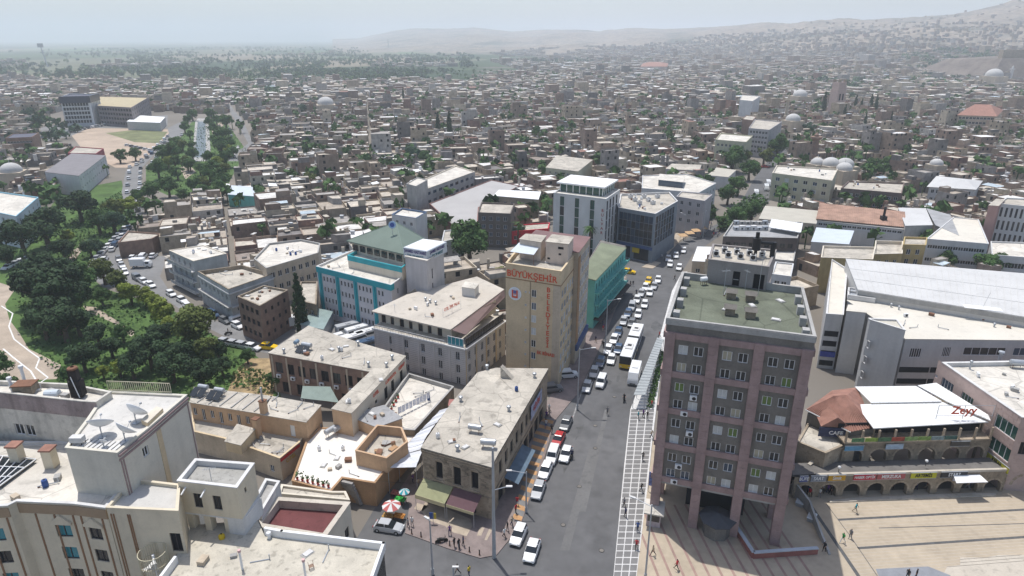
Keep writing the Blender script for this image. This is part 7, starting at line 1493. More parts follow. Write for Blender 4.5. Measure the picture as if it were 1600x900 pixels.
for (cy, cx, z, p), sx, sy in big:
 p = [(q[0] - cx, q[1] - cy) for q in shrink(p, .985)]; wi = hr.choices(range(NWL), [22, 16, 14, 14, 7, 7, 8, 6, 8])[0]; ri = hr.choices(range(len(HR)), RW)[0]; fl = hr.choices((1, 2, 3), (.6, .35, .05))[0]; h = fl * 2.7 + hr.uniform(.1, .9)
 feats = []; par = hr.choice((.25, .4, .6, .9))
 up = hr.random() < .5; tank = hr.random() < .3; canopy = hr.random() < .2
 base = '%s %s-storey house with %s roof' % (WALLS[wi][0], ('one', 'two', 'three')[fl - 1], ROOFS[ri][0])
 if up: base += ' and rooftop room'
 elif canopy: base += ' and sheet canopy'
 elif tank: base += ' and water tank'
 t = thing('town_house', place_label(base, sx, sy), 'house', (cx, cy, 0), 0, 'flat-roofed houses of the old town')
 b = MB(); quad_prism(b, p, -.1, h, 0, 1, par); n_ = b;
 w_ = MB(); w_.v = b.v; w_.f = [f for f, m in zip(b.f, b.m) if m == 0]; w_.m = [0] * len(w_.f); w_.build('wall', [HW[wi]], t)
 r_ = MB(); inn = shrink(p, .955); r_.add([(q[0], q[1], h - par) for q in inn], [(0, 1, 2, 3)]); ro = r_.build('roof', [HR[ri]], t)
 wb = MB(); win_boxes(wb, p, 0, fl, 0)
 if wb.f:
  o = len(wb.v); wo = wb.build('window', [DARK], t); wo['kind'] = 'stuff'
  fb = MB()
  for f in wb.f:
   a, c2 = Vector(wb.v[f[0]]), Vector(wb.v[f[1]]); d = (c2 - a).normalized() * .08; nn = Vector((d.y, -d.x, 0)).normalized() * .05; fb.add([a - d, c2 + d, c2 + d + Vector((0, 0, -.1)), a - d + Vector((0, 0, -.1)), a - d + nn, c2 + d + nn, c2 + d + nn + Vector((0, 0, -.1)), a - d + nn + Vector((0, 0, -.1))], [(0, 4, 5, 1), (4, 7, 6, 5), (7, 3, 2, 6)])
  so = fb.build('window_sill', [HW[5]], t); so['kind'] = 'stuff'
 if up:
  k = hr.choice((0, 1, 2, 3)); m0 = Vector(p[k]); q = [tuple(m0.lerp(Vector(v), s)) for v, s in ((p[k], 0), (p[(k + 1) % 4], .55), (p[(k + 2) % 4], .42), (p[(k + 3) % 4], .5))]; q = shrink(q, .9); hh = hr.uniform(2.1, 2.7); b = MB(); quad_prism(b, q, h - par, h - par + hh, 0, 1, .15); b.build('upper_room', [HW[hr.randrange(NWL)], HR[hr.randrange(4)]], t)
 if tank:
  q = shrink(p, .5)[hr.randrange(4)]; b = MB(); b.cyl((q[0] - .7, q[1], h - par + .9), (q[0] + .7, q[1], h - par + .9), .35, seg=8); b.box(-.6, .6, -.25, .25, 0, .55, 0, 0, (q[0], q[1], h - par)); b.build('water_tank', [METAL], t)
 if canopy:
  q = shrink(p, .62); k = hr.randrange(4); q = [q[k], q[(k + 1) % 4], tuple((Vector(q[(k + 1) % 4]) + Vector(q[(k + 2) % 4])) / 2), tuple((Vector(q[k]) + Vector(q[(k + 3) % 4])) / 2)]; b = MB(); zc = h - par + 2.1; b.slab([(q[0][0], q[0][1], zc), (q[1][0], q[1][1], zc), (q[2][0], q[2][1], zc - .4), (q[3][0], q[3][1], zc - .4)], .06)
  for v in q: b.cyl((v[0], v[1], h - par), (v[0], v[1], zc - .1), .05, seg=4)
  b.build('roof_canopy', [hr.choice((ROOF_B, HR[0], HR[2], HR[7]))], t)
 if hr.random() < .35: q = shrink(p, .7)[hr.randrange(4)]; b = MB(); b.box(-.3, .3, -.3, .3, 0, hr.uniform(.8, 1.6), 0, 0, (q[0], q[1], h - par)); b.build('chimney', [HW[wi]], t)
 excl([(q[0] + cx, q[1] + cy) for q in p])
# everything beyond: joined houses
mid = MB(); far = MB()
for (cy, cx, z, p), sx, sy in rest:
 b = mid if cy < 1000 else far; nr_ = cy < 900
 wi = hr.choices(range(NWL), [22, 16, 14, 14, 7, 7, 8, 6, 8])[0]; ri = NWL + hr.choices(range(len(HR)), RW)[0]
 fl = hr.choices((1, 2, 3, 5), (.60, .31, .075, .015))[0] if cy < 1300 else hr.choices((1, 2, 3, 6), (.45, .38, .15, .02))[0]; h = fl * 2.7 + hr.uniform(0, .9)
 if cy > 900 and hr.random() < .12: continue
 p = shrink(p, .985 if cy < 1300 else hr.uniform(.55, .9) if z < 25 else hr.uniform(.3, .55))
 quad_prism(b, p, z - (.1 if z < 1 else 8), z + h, wi, ri, hr.choice((.3, .6, .9)) if cy < 700 else 0)
 if cy < 560: win_boxes(b, p, z, fl, MI_WIN)
 if cy < 1400 and hr.random() < .55:
  k = hr.randrange(4); m0 = Vector(p[k]); s1, s2 = hr.uniform(.35, .7), hr.uniform(.35, .8); q = [tuple(m0), tuple(m0.lerp(Vector(p[(k + 1) % 4]), s1)), tuple(m0.lerp(Vector(p[(k + 2) % 4]), s1 * s2)), tuple(m0.lerp(Vector(p[(k + 3) % 4]), s2))]; q = shrink(q, .9); quad_prism(b, q, z + h - .9, z + h + hr.uniform(1.0, 2.6), hr.randrange(NWL), NWL + hr.choices(range(len(HR)), RW)[0])
for (cy, cx, z, p), sx, sy in vis:
 if cy > 700: break
 for k in range(hr.choice((1, 2, 3, 3))):
  q = Vector((cx, cy)) + Vector((hr.uniform(-3.5, 3.5), hr.uniform(-3.5, 3.5))); s = hr.uniform(.25, .9); zb = hr.uniform(2.6, 6.4)
  if hr.random() < .3: mid.box(-s * 2, s * 2, -s, s, zb - .1, zb, NWL + hr.choice((3, 5, 0, 1)), hr.random() * 3, (q.x, q.y, 0))
  mid.box(-s, s, -s * .8, s * .8, 1.0, zb + hr.uniform(-.4, .2), hr.choice((hr.randrange(NWL), NWL + hr.randrange(6))), .3, (q.x, q.y, 0), False)
tag(mid.build('town_houses', HALL), 'dense mass of flat-roofed houses filling the old town behind the nearest rows', 'houses', kind='stuff')
tag(far.build('distant_houses', HALL), 'hazy sea of tiny houses spreading to the foot of the hills', 'houses', kind='stuff')
# castle cliff on the right
t = thing('castle_rock', 'dark castle cliff with pale wall on top at the right edge', 'cliff', at(1590, 128, 0)); b = MB(); b.add([(-45, 0, 0), (160, 0, 0), (160, 200, 0), (-60, 200, 0), (-12, 30, 34), (160, 30, 40), (160, 160, 40), (-20, 160, 30)], [(0, 1, 5, 4), (1, 2, 6, 5), (2, 3, 7, 6), (3, 0, 4, 7), (4, 5, 6, 7)]); b.build('cliff', [M('cliff_rock', (.17, .14, .12), .95, .35, .04, stain=.3)], t)
b = MB(); b.prism([(-10, 34), (160, 34), (160, 44), (-10, 44)], 30, 47); b.build('castle_wall', [STONE], t)
# ------------------------------------------------------------------ trees
BARK = M('bark', (.10, .075, .055), .95, .2, 2)
def leafmat(n, c):
 m = M(n, c, .75, .35, .25, fine=6, spec=.2); return m
LF = {'dark': leafmat('dark_leaves', (.028, .056, .02)), 'mid': leafmat('mid_leaves', (.055, .11, .028)), 'lime': leafmat('lime_leaves', (.17, .21, .03)), 'olive': leafmat('olive_leaves', (.10, .125, .03)), 'blue': leafmat('blue_green_leaves', (.05, .095, .05))}
TW = {'dark': 'dark green', 'mid': 'mid green', 'lime': 'yellow-green', 'olive': 'olive green', 'blue': 'blue-green'}
tr = random.Random(5)
def rv():
 while True:
  v = Vector((tr.uniform(-1, 1), tr.uniform(-1, 1), tr.uniform(-1, 1)))
  if .05 < v.length < 1: return v.normalized()
def leafq(b, p, s, n_, j=.6):
 n_ = (n_ + rv() * j).normalized(); u = n_.orthogonal().normalized(); w = n_.cross(u); a = tr.random() * 6.28; u, w = u * math.cos(a) + w * math.sin(a), w * math.cos(a) - u * math.sin(a)
 k = n_ * s * .25; b.add([p - u * s - w * s * .4, p + w * s * .75 * -1 + u * s * .3 - k, p + u * s + w * s * .5, p - u * s * .3 + w * s * .9 - k], [(0, 1, 2), (0, 2, 3)])
def crown_mesh(kind, v, shape='broad', N=2100, s=.062):
 """unit crown: radius 1, centre at origin"""
 b = MB(); lobes = []
 if shape == 'broad':
  for k in range(17):
   d = rv(); d.z = d.z * .85 + .08; q = d * tr.uniform(.35, .72); q.z *= .9; lobes.append((q, tr.uniform(.28, .46)))
 elif shape == 'loose':
  for k in range(24):
   d = rv(); q = d * tr.uniform(.3, .88); q.z *= .85; lobes.append((q, tr.uniform(.16, .33)))
 elif shape == 'cypress':
  for k in range(22): z = -2.7 + 5.6 * k / 21; r = .62 * (1 - ((z + 1.2) / 4.2) ** 2) if z > -1.2 else .62; lobes.append((Vector((tr.uniform(-.12, .12), tr.uniform(-.12, .12), z)), max(.16, r * tr.uniform(.8, 1.12))))
 for i in range(N):
  c, r = lobes[i % len(lobes)]; d = rv()
  if tr.random() < .7: d.z = abs(d.z)
  rr = r * (tr.uniform(.78, 1.08) if tr.random() < .75 else tr.uniform(.2, .8)); leafq(b, c + d * rr, s * tr.uniform(.65, 1.35), d)
 return b.mesh('crown', [LF[kind]])
def trunk_mesh(shape):
 b = MB()
 if shape == 'cypress': b.cyl((0, 0, -3.4), (0, 0, 2), .1, .03, seg=7); return b.mesh('trunk', [BARK])
 b.cyl((0, 0, -2.0), (.04, .02, -.9), .13, .09, seg=8); b.cyl((.04, .02, -.9), (0, 0, .1), .09, .05, seg=7)
 for k in range(6): a = k * 1.05 + .3; b.cyl((.03, .01, -1.0 + .12 * k), (math.cos(a) * .55, math.sin(a) * .55, -.2 + .1 * k), .05, .015, seg=5)
 return b.mesh('trunk', [BARK])
PROTO = {}
def proto(kind, shape, v):
 k = (kind, shape, v)
 if k not in PROTO: PROTO[k] = (crown_mesh(kind, v, shape, 3300 if shape == 'broad' else 2300, .066 if shape == 'broad' else .07 if shape == 'loose' else .11), trunk_mesh(shape))
 return PROTO[k]
TSEEN = {}
def tree(kind, x, y, rpx, shape='broad', label=None, sz=1.0, grp='trees of the park and the streets'):
 r = 5.0; zc = 6.0
 for _ in range(4):
  zc = min(zc, 22); P = at(x, y, zc); rpx_ = rpx * (1 if x < 400 and y > 300 or shape == 'cypress' else 1.2); dpt = P.y * math.cos(PITCH) - (zc - CH) * math.sin(PITCH); r = rpx_ * dpt / F; zc = (1.12 * r if shape != 'cypress' else 2.9 * r)
  if shape != 'cypress': zc = min(zc, r + 5)
 cm, tm = proto(kind, shape, tr.randrange(2)); size = 'huge' if rpx > 34 else 'big' if rpx > 22 else 'middle-sized' if rpx > 13 else 'small'
 if label is None:
  base = '%s %s %s' % (size, TW[kind], {'broad': 'round tree', 'loose': 'loose tree', 'cypress': 'cypress'}[shape]); lm = [('the near hotel roof', 150, 600), ('the park path', 110, 400), ('the park lawn', 200, 495), ('the park street', 180, 370), ('the canal water', 315, 215), ('the canal road', 372, 215), ('the white hospital', 30, 320), ('the dry slope', 390, 580), ('the garden below the canal', 290, 280)] + LMK
  l = sorted(lm, key=lambda q: math.hypot(q[1] - x, (q[2] - y) * 2)); s = None
  for n_ in range(len(ORD)):
   for q in l[:3]:
    dx, dy = x - q[1], (y - q[2]) * 1.6; rel = ('right of' if dx > 0 else 'left of') if abs(dx) > abs(dy) else ('behind' if dy < 0 else 'in front of'); c = base + ', ' + (ORD[n_] + 'such ' if n_ else '') + rel + ' ' + q[0]
    if c not in USED: s = c; break
   if s: break
  label = s
 t = thing('cypress_tree' if shape == 'cypress' else 'broadleaf_tree', label, 'tree', (P.x, P.y, 0), tr.random() * 6.28, grp)
 c = link('crown', cm, t, (0, 0, zc)); c.scale = (r, r, r * (1 if shape == 'cypress' else tr.uniform(.88, 1.0))); c.rotation_euler = (0, 0, tr.random() * 6.28)
 q = link('trunk', tm, t, (0, 0, zc)); q.scale = (r, r, zc / (3.4 if shape == 'cypress' else 2.0)); return t
TL = {'dark': [(66, 452, 50), (92, 432, 34), (50, 446, 30), (84, 486, 36), (112, 462, 30), (60, 415, 30), (120, 500, 26), (30, 366, 32), (68, 350, 34), (122, 318, 28), (98, 388, 20), (66, 500, 30), (96, 500, 34), (232, 545, 32), (266, 568, 30), (312, 580, 30), (205, 568, 24), (128, 556, 26), (346, 572, 18), (150, 520, 22), (140, 385, 16), (8, 398, 20), (250, 520, 22), (292, 548, 24), (172, 540, 20),  (340, 545, 16)],
      'mid': [(128, 432, 26), (106, 470, 26), (-6, 570, 26), (8, 600, 18), (104, 585, 18), (190, 520, 16), (158, 462, 16), (152, 343, 22), (175, 345, 18), (214, 306, 14), (246, 262, 14), (268, 236, 14), (252, 236, 12), (346, 208, 12), (344, 226, 12), (352, 244, 13), (326, 268, 12), (344, 278, 15), (300, 286, 12), (262, 290, 14), (236, 296, 15), (286, 302, 12), (276, 222, 10), (288, 198, 8), (292, 186, 8), (326, 190, 7), (334, 200, 8), (338, 186, 7), (300, 240, 9), (296, 256, 10), (272, 250, 10), (326, 244, 9), (330, 258, 10), (342, 262, 10), (358, 222, 9), (364, 236, 8), (356, 206, 8), (318, 300, 13), (346, 296, 14), (333, 216, 8), (300, 226, 7), (296, 210, 6), (330, 176, 9), (300, 178, 8), (352, 188, 10), (276, 268, 10), (312, 262, 9), (210, 240, 9), (186, 242, 10), (432, 592, 14), (386, 556, 13), (734, 376, 31), (722, 386, 16), (663, 246, 10), (783, 264, 8), (1146, 246, 18), (1216, 226, 16), (1172, 263, 15), (1154, 288, 14), (1138, 302, 14), (1176, 328, 14), (1152, 336, 14), (1128, 346, 10), (1482, 406, 14), (1544, 412, 18), (1562, 410, 14), (1584, 362, 17), (1362, 262, 14), (1386, 256, 13), (1532, 322, 11), (1416, 196, 9), (1240, 246, 9), (1244, 198, 9), (1500, 196, 8), (1236, 353, 6)],
      'lime': [(202, 456, 19), (226, 462, 17), (252, 486, 24), (262, 506, 16), (186, 574, 15), (160, 580, 12), (104, 368, 13), (240, 470, 14), (262, 252, 9), (356, 232, 8), (340, 252, 9), (200, 322, 18), (1392, 250, 9), (780, 425, 10)],
      'olive': [(304, 508, 40), (322, 545, 24), (178, 326, 20), (160, 422, 22), (184, 440, 20), (292, 254, 10), (318, 284, 10), (350, 264, 10), (284, 226, 8), (1195, 242, 13), (1162, 244, 13), (482, 282, 13), (225, 318, 13)],
      'blue': [(176, 344, 20), (150, 384, 15), (646, 238, 11), (1394, 206, 9), (1328, 150, 7), (470, 170, 8), (56, 190, 12), (42, 178, 10), (500, 170, 6), (170, 178, 10), (808, 362, 12), (1225, 195, 9), (1265, 200, 9)]}
for kd, l_ in TL.items():
 for i, (x, y, r_) in enumerate(l_): tree(kd, x, y, r_, 'broad' if (i % 3 or r_ > 13) else 'loose')
for x, y, r_, lab in [(467, 476, 21, 'tall solitary dark cypress beside the dark brick building'), (684, 196, 7.5, 'left tall dark cypress of the pair in the old town'), (702, 197, 8.5, 'right tall dark cypress of the pair in the old town'), (962, 175, 4, 'thin dark cypress in the middle of the old town'), (1074, 161, 5, 'short stout cypress in the middle distance'),
                      (1288, 163, 7, 'broad cypress left of the ruined tower'), (1315, 160, 5, 'slim cypress just right of the ruined tower'), (1337, 162, 5, 'first cypress of the group right of the ruined tower'), (1346, 166, 4.5, 'second cypress of the group right of the ruined tower'), (1361, 163, 6, 'third cypress of the group right of the ruined tower'), (1369, 165, 6, 'fourth cypress of the group right of the ruined tower'),
                      (1352, 190, 5, 'dark cypress below the ruined tower group'), (1392, 188, 5, 'lone cypress further right of the ruined tower'), (1320, 177, 5, 'tall narrow cypress in front of the ruined tower'), (340, 222, 5, 'dark conical cypress in the canal park'), (630, 148, 4, 'tiny cypress near the mosque dome')]: tree('dark', x, y, r_ * .9 if r_ < 10 else r_ * .8, 'cypress', lab)
# palms
def palm(x, y, h, label):
 P = at(x, y, h); t = thing('palm_tree', label, 'palm tree', (P.x, P.y, 0)); b = MB(); b.cyl((0, 0, 0), (.1, 0, h), .32, .22, seg=8); b.build('trunk', [BARK], t); b = MB()
 for k in range(34):
  a = tr.random() * 6.28; el = tr.uniform(-.5, 1.2); L = tr.uniform(1.9, 2.7); d = Vector((math.cos(a), math.sin(a), 0)); n_ = Vector((-d.y, d.x, 0)); pts = []
  for i in range(6): s = i / 5; pts.append(Vector((.1, 0, h)) + d * L * s * math.cos(el * (1 - s * .6)) + Vector((0, 0, L * (math.sin(el) * s - s * s * .75))))
  for i in range(5): w0, w1 = .30 * (1 - i / 5.5), .30 * (1 - (i + 1) / 5.5); b.add([pts[i] - n_ * w0, pts[i] + n_ * w0 - Vector((0, 0, .1)), pts[i + 1] + n_ * w1 - Vector((0, 0, .1)), pts[i + 1] - n_ * w1], [(0, 1, 2, 3)])
 b.build('fronds', [LF['mid']], t)
palm(922, 357, 11.5, 'palm with round crown before the white office tower'); palm(809, 350, 9, 'palm left of the red shop behind the tan tower'); palm(32, 392, 6, 'short palm on the left park lawn')
# hedges by the shelter and street median: ground cover
def shrubs(name, label, polys, n, s, kind, h=1.2):
 b = MB()
 for px in polys:
  P = [at(x, y) for x, y in px]; x0, x1, y0, y1 = min(p.x for p in P), max(p.x for p in P), min(p.y for p in P), max(p.y for p in P); k = 0
  while k < n:
   X, Y = tr.uniform(x0, x1), tr.uniform(y0, y1)
   if inpoly(X, Y, [(p.x, p.y) for p in P]): leafq(b, Vector((X, Y, .1 + h * tr.random() * (.6 + .5 * mn.noise(Vector((X * .5, Y * .5, 0)))))), s * tr.uniform(.6, 1.3), Vector((0, 0, 1)), 1.2); k += 1
 tag(b.build(name, [LF[kind]]), label, 'shrubs', kind='stuff')
shrubs('hedge', 'green hedge between the bus shelter and the tower', [[(1010, 640), (1019, 640), (1038, 560), (1032, 545)]], 900, .2, 'mid', 1.5)
shrubs('vine_canopy', 'mass of climbing greenery over the square past the crossing', [[(1118, 362), (1150, 366), (1200, 318), (1180, 312), (1140, 330)], [(1095, 350), (1118, 340), (1110, 325), (1100, 330)]], 1600, .55, 'mid', 5.0)
shrubs('park_undergrowth', 'low bushes and undergrowth covering the park floor', [[(60, 372), (190, 300), (200, 345), (130, 424), (90, 430)], [(165, 452), (262, 480), (330, 522), (425, 600), (300, 625), (120, 610), (60, 560), (20, 470)], [(228, 262), (282, 215), (345, 180), (385, 235), (350, 300), (262, 305)]], 2300, .36, 'mid', 1.6)
shrubs('low_bushes', 'scattered bushes on the dry slope behind the peach row', [[(355, 600), (372, 575), (425, 585), (430, 620), (415, 620)]], 260, .3, 'olive', 1.4)
# distant woods and orchard belts, joined
def small_tree(b, X, Y, z, r, up=0):
 h = r * .9 + up; c0 = Vector((X, Y, z + h))
 for k in range(14):
  d = rv(); d.z = abs(d.z) if tr.random() < .7 else d.z; leafq(b, c0 + Vector((d.x * r, d.y * r, d.z * r * .9)) * tr.uniform(.5, 1), r * tr.uniform(.35, .6), d, .8)
 b.cyl((X, Y, z), (X, Y, z + h), r * .1, seg=3, caps=False)
wb = {k: MB() for k in ('blue', 'mid')}
WOODS = [((150, 300), (134, 144), 90, 5), ((330, 690), (112, 134), 380, 6), ((190, 660), (88, 112), 430, 7), ((0, 330), (92, 120), 200, 8), ((0, 300), (78, 92), 130, 8), ((300, 560), (75, 88), 150, 8), ((810, 1010), (94, 101), 150, 6), ((1200, 1275), (126, 140), 60, 6), ((1290, 1350), (125, 142), 40, 6), ((1410, 1550), (80, 96), 220, 6), ((1450, 1600), (100, 132), 220, 6), ((340, 460), (140, 148), 60, 5), ((1100, 1210), (136, 146), 50, 5), ((0, 100), (150, 215), 40, 4.5), ((640, 740), (85, 104), 60, 8)]
for (x0, x1), (y0, y1), n_, r_ in WOODS:
 cs = [(tr.uniform(x0, x1), tr.uniform(y0, y1), tr.uniform(.08, .3) * (x1 - x0)) for _ in range(5)]
 for k in range(n_):
  c = tr.choice(cs); x, y = tr.gauss(c[0], c[2]), min(y1 + 2, max(y0, tr.gauss(c[1], (y1 - y0) / 4)))
  if not x0 - 10 < x < x1 + 10: continue
  P = ground_at(x, y)
  for q_ in range(2): small_tree(wb['blue' if tr.random() < .6 else 'mid'], P.x + tr.gauss(0, 14) * (q_ > 0), P.y + tr.gauss(0, 14) * (q_ > 0), P.z, min(7, r_ * .8) * tr.uniform(.6, 1.1))
for k in range(2600):      # garden trees between the houses
 Y = 200 + 1200 * tr.random() ** 1.3; X = tr.uniform(-.85, .85) * Y
 if taken(X, Y): continue
 small_tree(wb['mid'], X, Y, terr(X, Y) if Y > 900 else 0, tr.uniform(1.6, 3.4), 3.2)
tag(wb['blue'].build('woodland', [LF['blue']]), 'bluish woods and orchard belts on the hazy plain and between distant quarters', 'trees', kind='stuff')
tag(wb['mid'].build('garden_trees', [LF['mid']]), 'small green trees dotted between the old town houses and far gardens', 'trees', kind='stuff')
# ------------------------------------------------------------------ vehicles
PAINT = {'white': (.74, .74, .73), 'silver': (.42, .43, .44), 'red': (.42, .03, .03), 'blue': (.05, .09, .16), 'grey': (.16, .165, .17), 'yellow': (.80, .50, .01), 'black': (.02, .02, .022)}
PM = {k: M(k + '_car_paint', c, .28, 0, spec=.6) for k, c in PAINT.items()}
RUBBER = M('rubber', (.02, .02, .02), .8, 0); LAMPG = M('lamp_glass', (.7, .7, .68), .2, 0); TAIL = M('tail_lamp', (.35, .02, .02), .3, 0); TRIM = M('dark_trim', (.03, .03, .03), .6, 0)
CP = {}
def prof_loft(b, secs, mi=0):
 """sections along x: (x, halfwidth, z0, z1, tophalf)"""
 v = []; f = []
 for x, hw, z0, z1, th in secs: v += [(x, -hw * .94, z0), (x, -hw, z0 + (z1 - z0) * .45), (x, -th, z1), (x, th, z1), (x, hw, z0 + (z1 - z0) * .45), (x, hw * .94, z0)]
 n = len(secs)
 for i in range(n - 1):
  for j in range(6): a = i * 6 + j; c = i * 6 + (j + 1) % 6; f.append((a, a + 6, c + 6, c))
 f += [tuple(range(5, -1, -1)), tuple(range((n - 1) * 6, n * 6))]; b.add(v, f, mi)
def car_proto(kind, col):
 k = (kind, col)
 if k in CP: return CP[k]
 r = []; W = .86; pm = PM[col]; b = MB(); g = MB()
 if kind in ('sedan', 'hatchback', 'taxi'):
  L = 2.1 if kind != 'hatchback' else 1.95
  prof_loft(b, [(-L, .74, .32, .62, .66), (-L + .12, .82, .24, .84, .74), (-L + .5, W, .2, .92, .78), (-.2, W, .2, .92, .80), (.85, W, .2, .90, .78), (L - .35, .84, .22, .74, .72), (L - .06, .76, .26, .6, .66), (L, .68, .34, .52, .6)])
  r0, r1 = (-L + .75, .25) if kind != 'hatchback' else (-L + .35, .2); prof_loft(b, [(r0, .60, 1.36, 1.42, .56), (r0 + .15, .64, 1.37, 1.45, .6), (r1 - .1, .64, 1.37, 1.45, .6), (r1, .60, 1.35, 1.41, .56)])
  prof_loft(g, [(r0 - (.42 if kind != 'hatchback' else .2), .77, .90, .93, .74), (r0, .72, .9, 1.37, .61), (r1, .72, .9, 1.37, .61), (r1 + .62, .76, .88, .92, .72)])
  for x in (-.35,): b.box(x - .05, x + .05, -.735, -.60, .92, 1.37); b.box(x - .05, x + .05, .60, .735, .92, 1.37)
  wx, wr = (L - .72, .31), .31; hl, hz = L - .04, .6; whl = (-L + .68, L - .74)
 elif kind == 'van':
  L = 2.15
  prof_loft(b, [(-L, .78, .3, 1.5, .66), (-L + .1, W, .24, 1.68, .70), (.6, W, .24, 1.72, .70), (1.05, W, .24, 1.05, .78), (L - .2, .82, .24, .86, .74), (L, .7, .32, .62, .62)])
  prof_loft(g, [(-L + .35, W + .01, 1.02, 1.45, .745), (.62, W + .01, 1.02, 1.48, .745), (1.02, W, 1.04, 1.1, .77)]); g.add([(1.07, -.72, 1.08), (1.07, .72, 1.08), (.66, .64, 1.68), (.66, -.64, 1.68)], [(0, 1, 2, 3)]); whl = (-L + .7, L - .72); hl, hz = L - .06, .65
 elif kind in ('minibus', 'truck'):
  L = 2.9;
  if kind == 'minibus': prof_loft(b, [(-L, .95, .35, 2.3, .85), (-L + .1, 1.0, .3, 2.42, .88), (L - .6, 1.0, .3, 2.42, .88), (L - .1, 1.0, .3, 1.4, .92), (L, .92, .35, 1.1, .85)]); prof_loft(g, [(-L + .4, 1.01, 1.25, 2.0, .95), (L - .75, 1.01, 1.25, 2.0, .95), (L - .3, 1.0, 1.25, 1.6, .95)]); g.add([(L - .12, -.86, 1.4), (L - .12, .86, 1.4), (L - .56, .8, 2.3), (L - .56, -.8, 2.3)], [(0, 1, 2, 3)]); b.box(-.6, .5, -.5, .5, 2.42, 2.58)
  else: b.box(-L, L - 1.9, -1.05, 1.05, .8, 2.9); prof_loft(b, [(L - 1.8, .98, .4, 2.1, .85), (L - .4, .98, .4, 2.1, .85), (L, .95, .4, 1.3, .9)]); prof_loft(g, [(L - 1.4, .99, 1.3, 1.95, .9), (L - .45, .99, 1.3, 1.95, .9)]); g.add([(L - .02, -.84, 1.32), (L - .02, .84, 1.32), (L - .38, .8, 2.02), (L - .38, -.8, 2.02)], [(0, 1, 2, 3)])
  whl = (-L + 1, L - .95); hl, hz = L - .02, .75; W = 1.0
 if kind == 'taxi': s = MB(); s.box(-.3, -.1, -.3, .3, 1.45, 1.58); r.append(('taxi_sign', s.mesh('taxi_sign', [LAMPG])))
 r = [('body', b.mesh('body', [pm])), ('window_glass', g.mesh('window_glass', [G_DARK]))] + r
 w = MB(); wr = .31 if kind not in ('minibus', 'truck') else .4; w.cyl((0, -.1, 0), (0, .1, 0), wr, seg=12); hm_ = MB(); hm_.cyl((0, -.105, 0), (0, .105, 0), wr * .55, seg=8)
 CP[k] = (r, w.mesh('wheel', [RUBBER]), hm_.mesh('rim', [METAL]), whl, W, wr, hl, hz); return CP[k]
def car(kind, col, p, rz, label, group, near=True, z=0.02):
 r, wm, hmm, whl, W, wr, hl, hz = car_proto(kind, col); nm = {'sedan': 'parked_car', 'hatchback': 'parked_car', 'taxi': 'taxi', 'van': 'small_van', 'minibus': 'minibus', 'truck': 'box_truck'}[kind]
 t = thing(nm, label, {'sedan': 'car', 'hatchback': 'car', 'taxi': 'taxi', 'van': 'van', 'minibus': 'minibus', 'truck': 'truck'}[kind], (p[0], p[1], z), rz, group)
 for n_, me in r: link(n_, me, t)
 for x in whl:
  for s in (-1, 1):
   w = link('wheel', wm, t, (x, s * (W - .08), wr))
   if near: link('rim', hmm, w)
 if near:
  if 'hl' not in CP: a = MB(); a.box(-.06, .06, -.16, .16, -.07, .07); CP['hl'] = a.mesh('headlight', [LAMPG]); a = MB(); a.box(-.04, .04, -.13, .13, -.1, .1); CP['tl'] = a.mesh('tail_light', [TAIL]); a = MB(); a.box(-.02, .02, -.5, .5, -.08, .08); CP['bp'] = a.mesh('bumper', [TRIM])
  for s in (-1, 1): link('headlight', CP['hl'], t, (hl - .06, s * (W - .3), hz)); link('tail_light', CP['tl'], t, (-hl + .0, s * (W - .24), hz + .12))
  link('bumper', CP['bp'], t, (hl + .04, 0, hz - .25)); link('bumper', CP['bp'], t, (-hl - .04, 0, hz - .25))
 return t
def hd(x0, y0, x1, y1): a, c = at(x0, y0), at(x1, y1); return math.atan2(c.y - a.y, c.x - a.x)
RD = hd(870, 800, 985, 480)        # direction of the main road, away from the camera
TOW = RD + math.pi                  # facing the camera
GRP = 'cars along the main road'
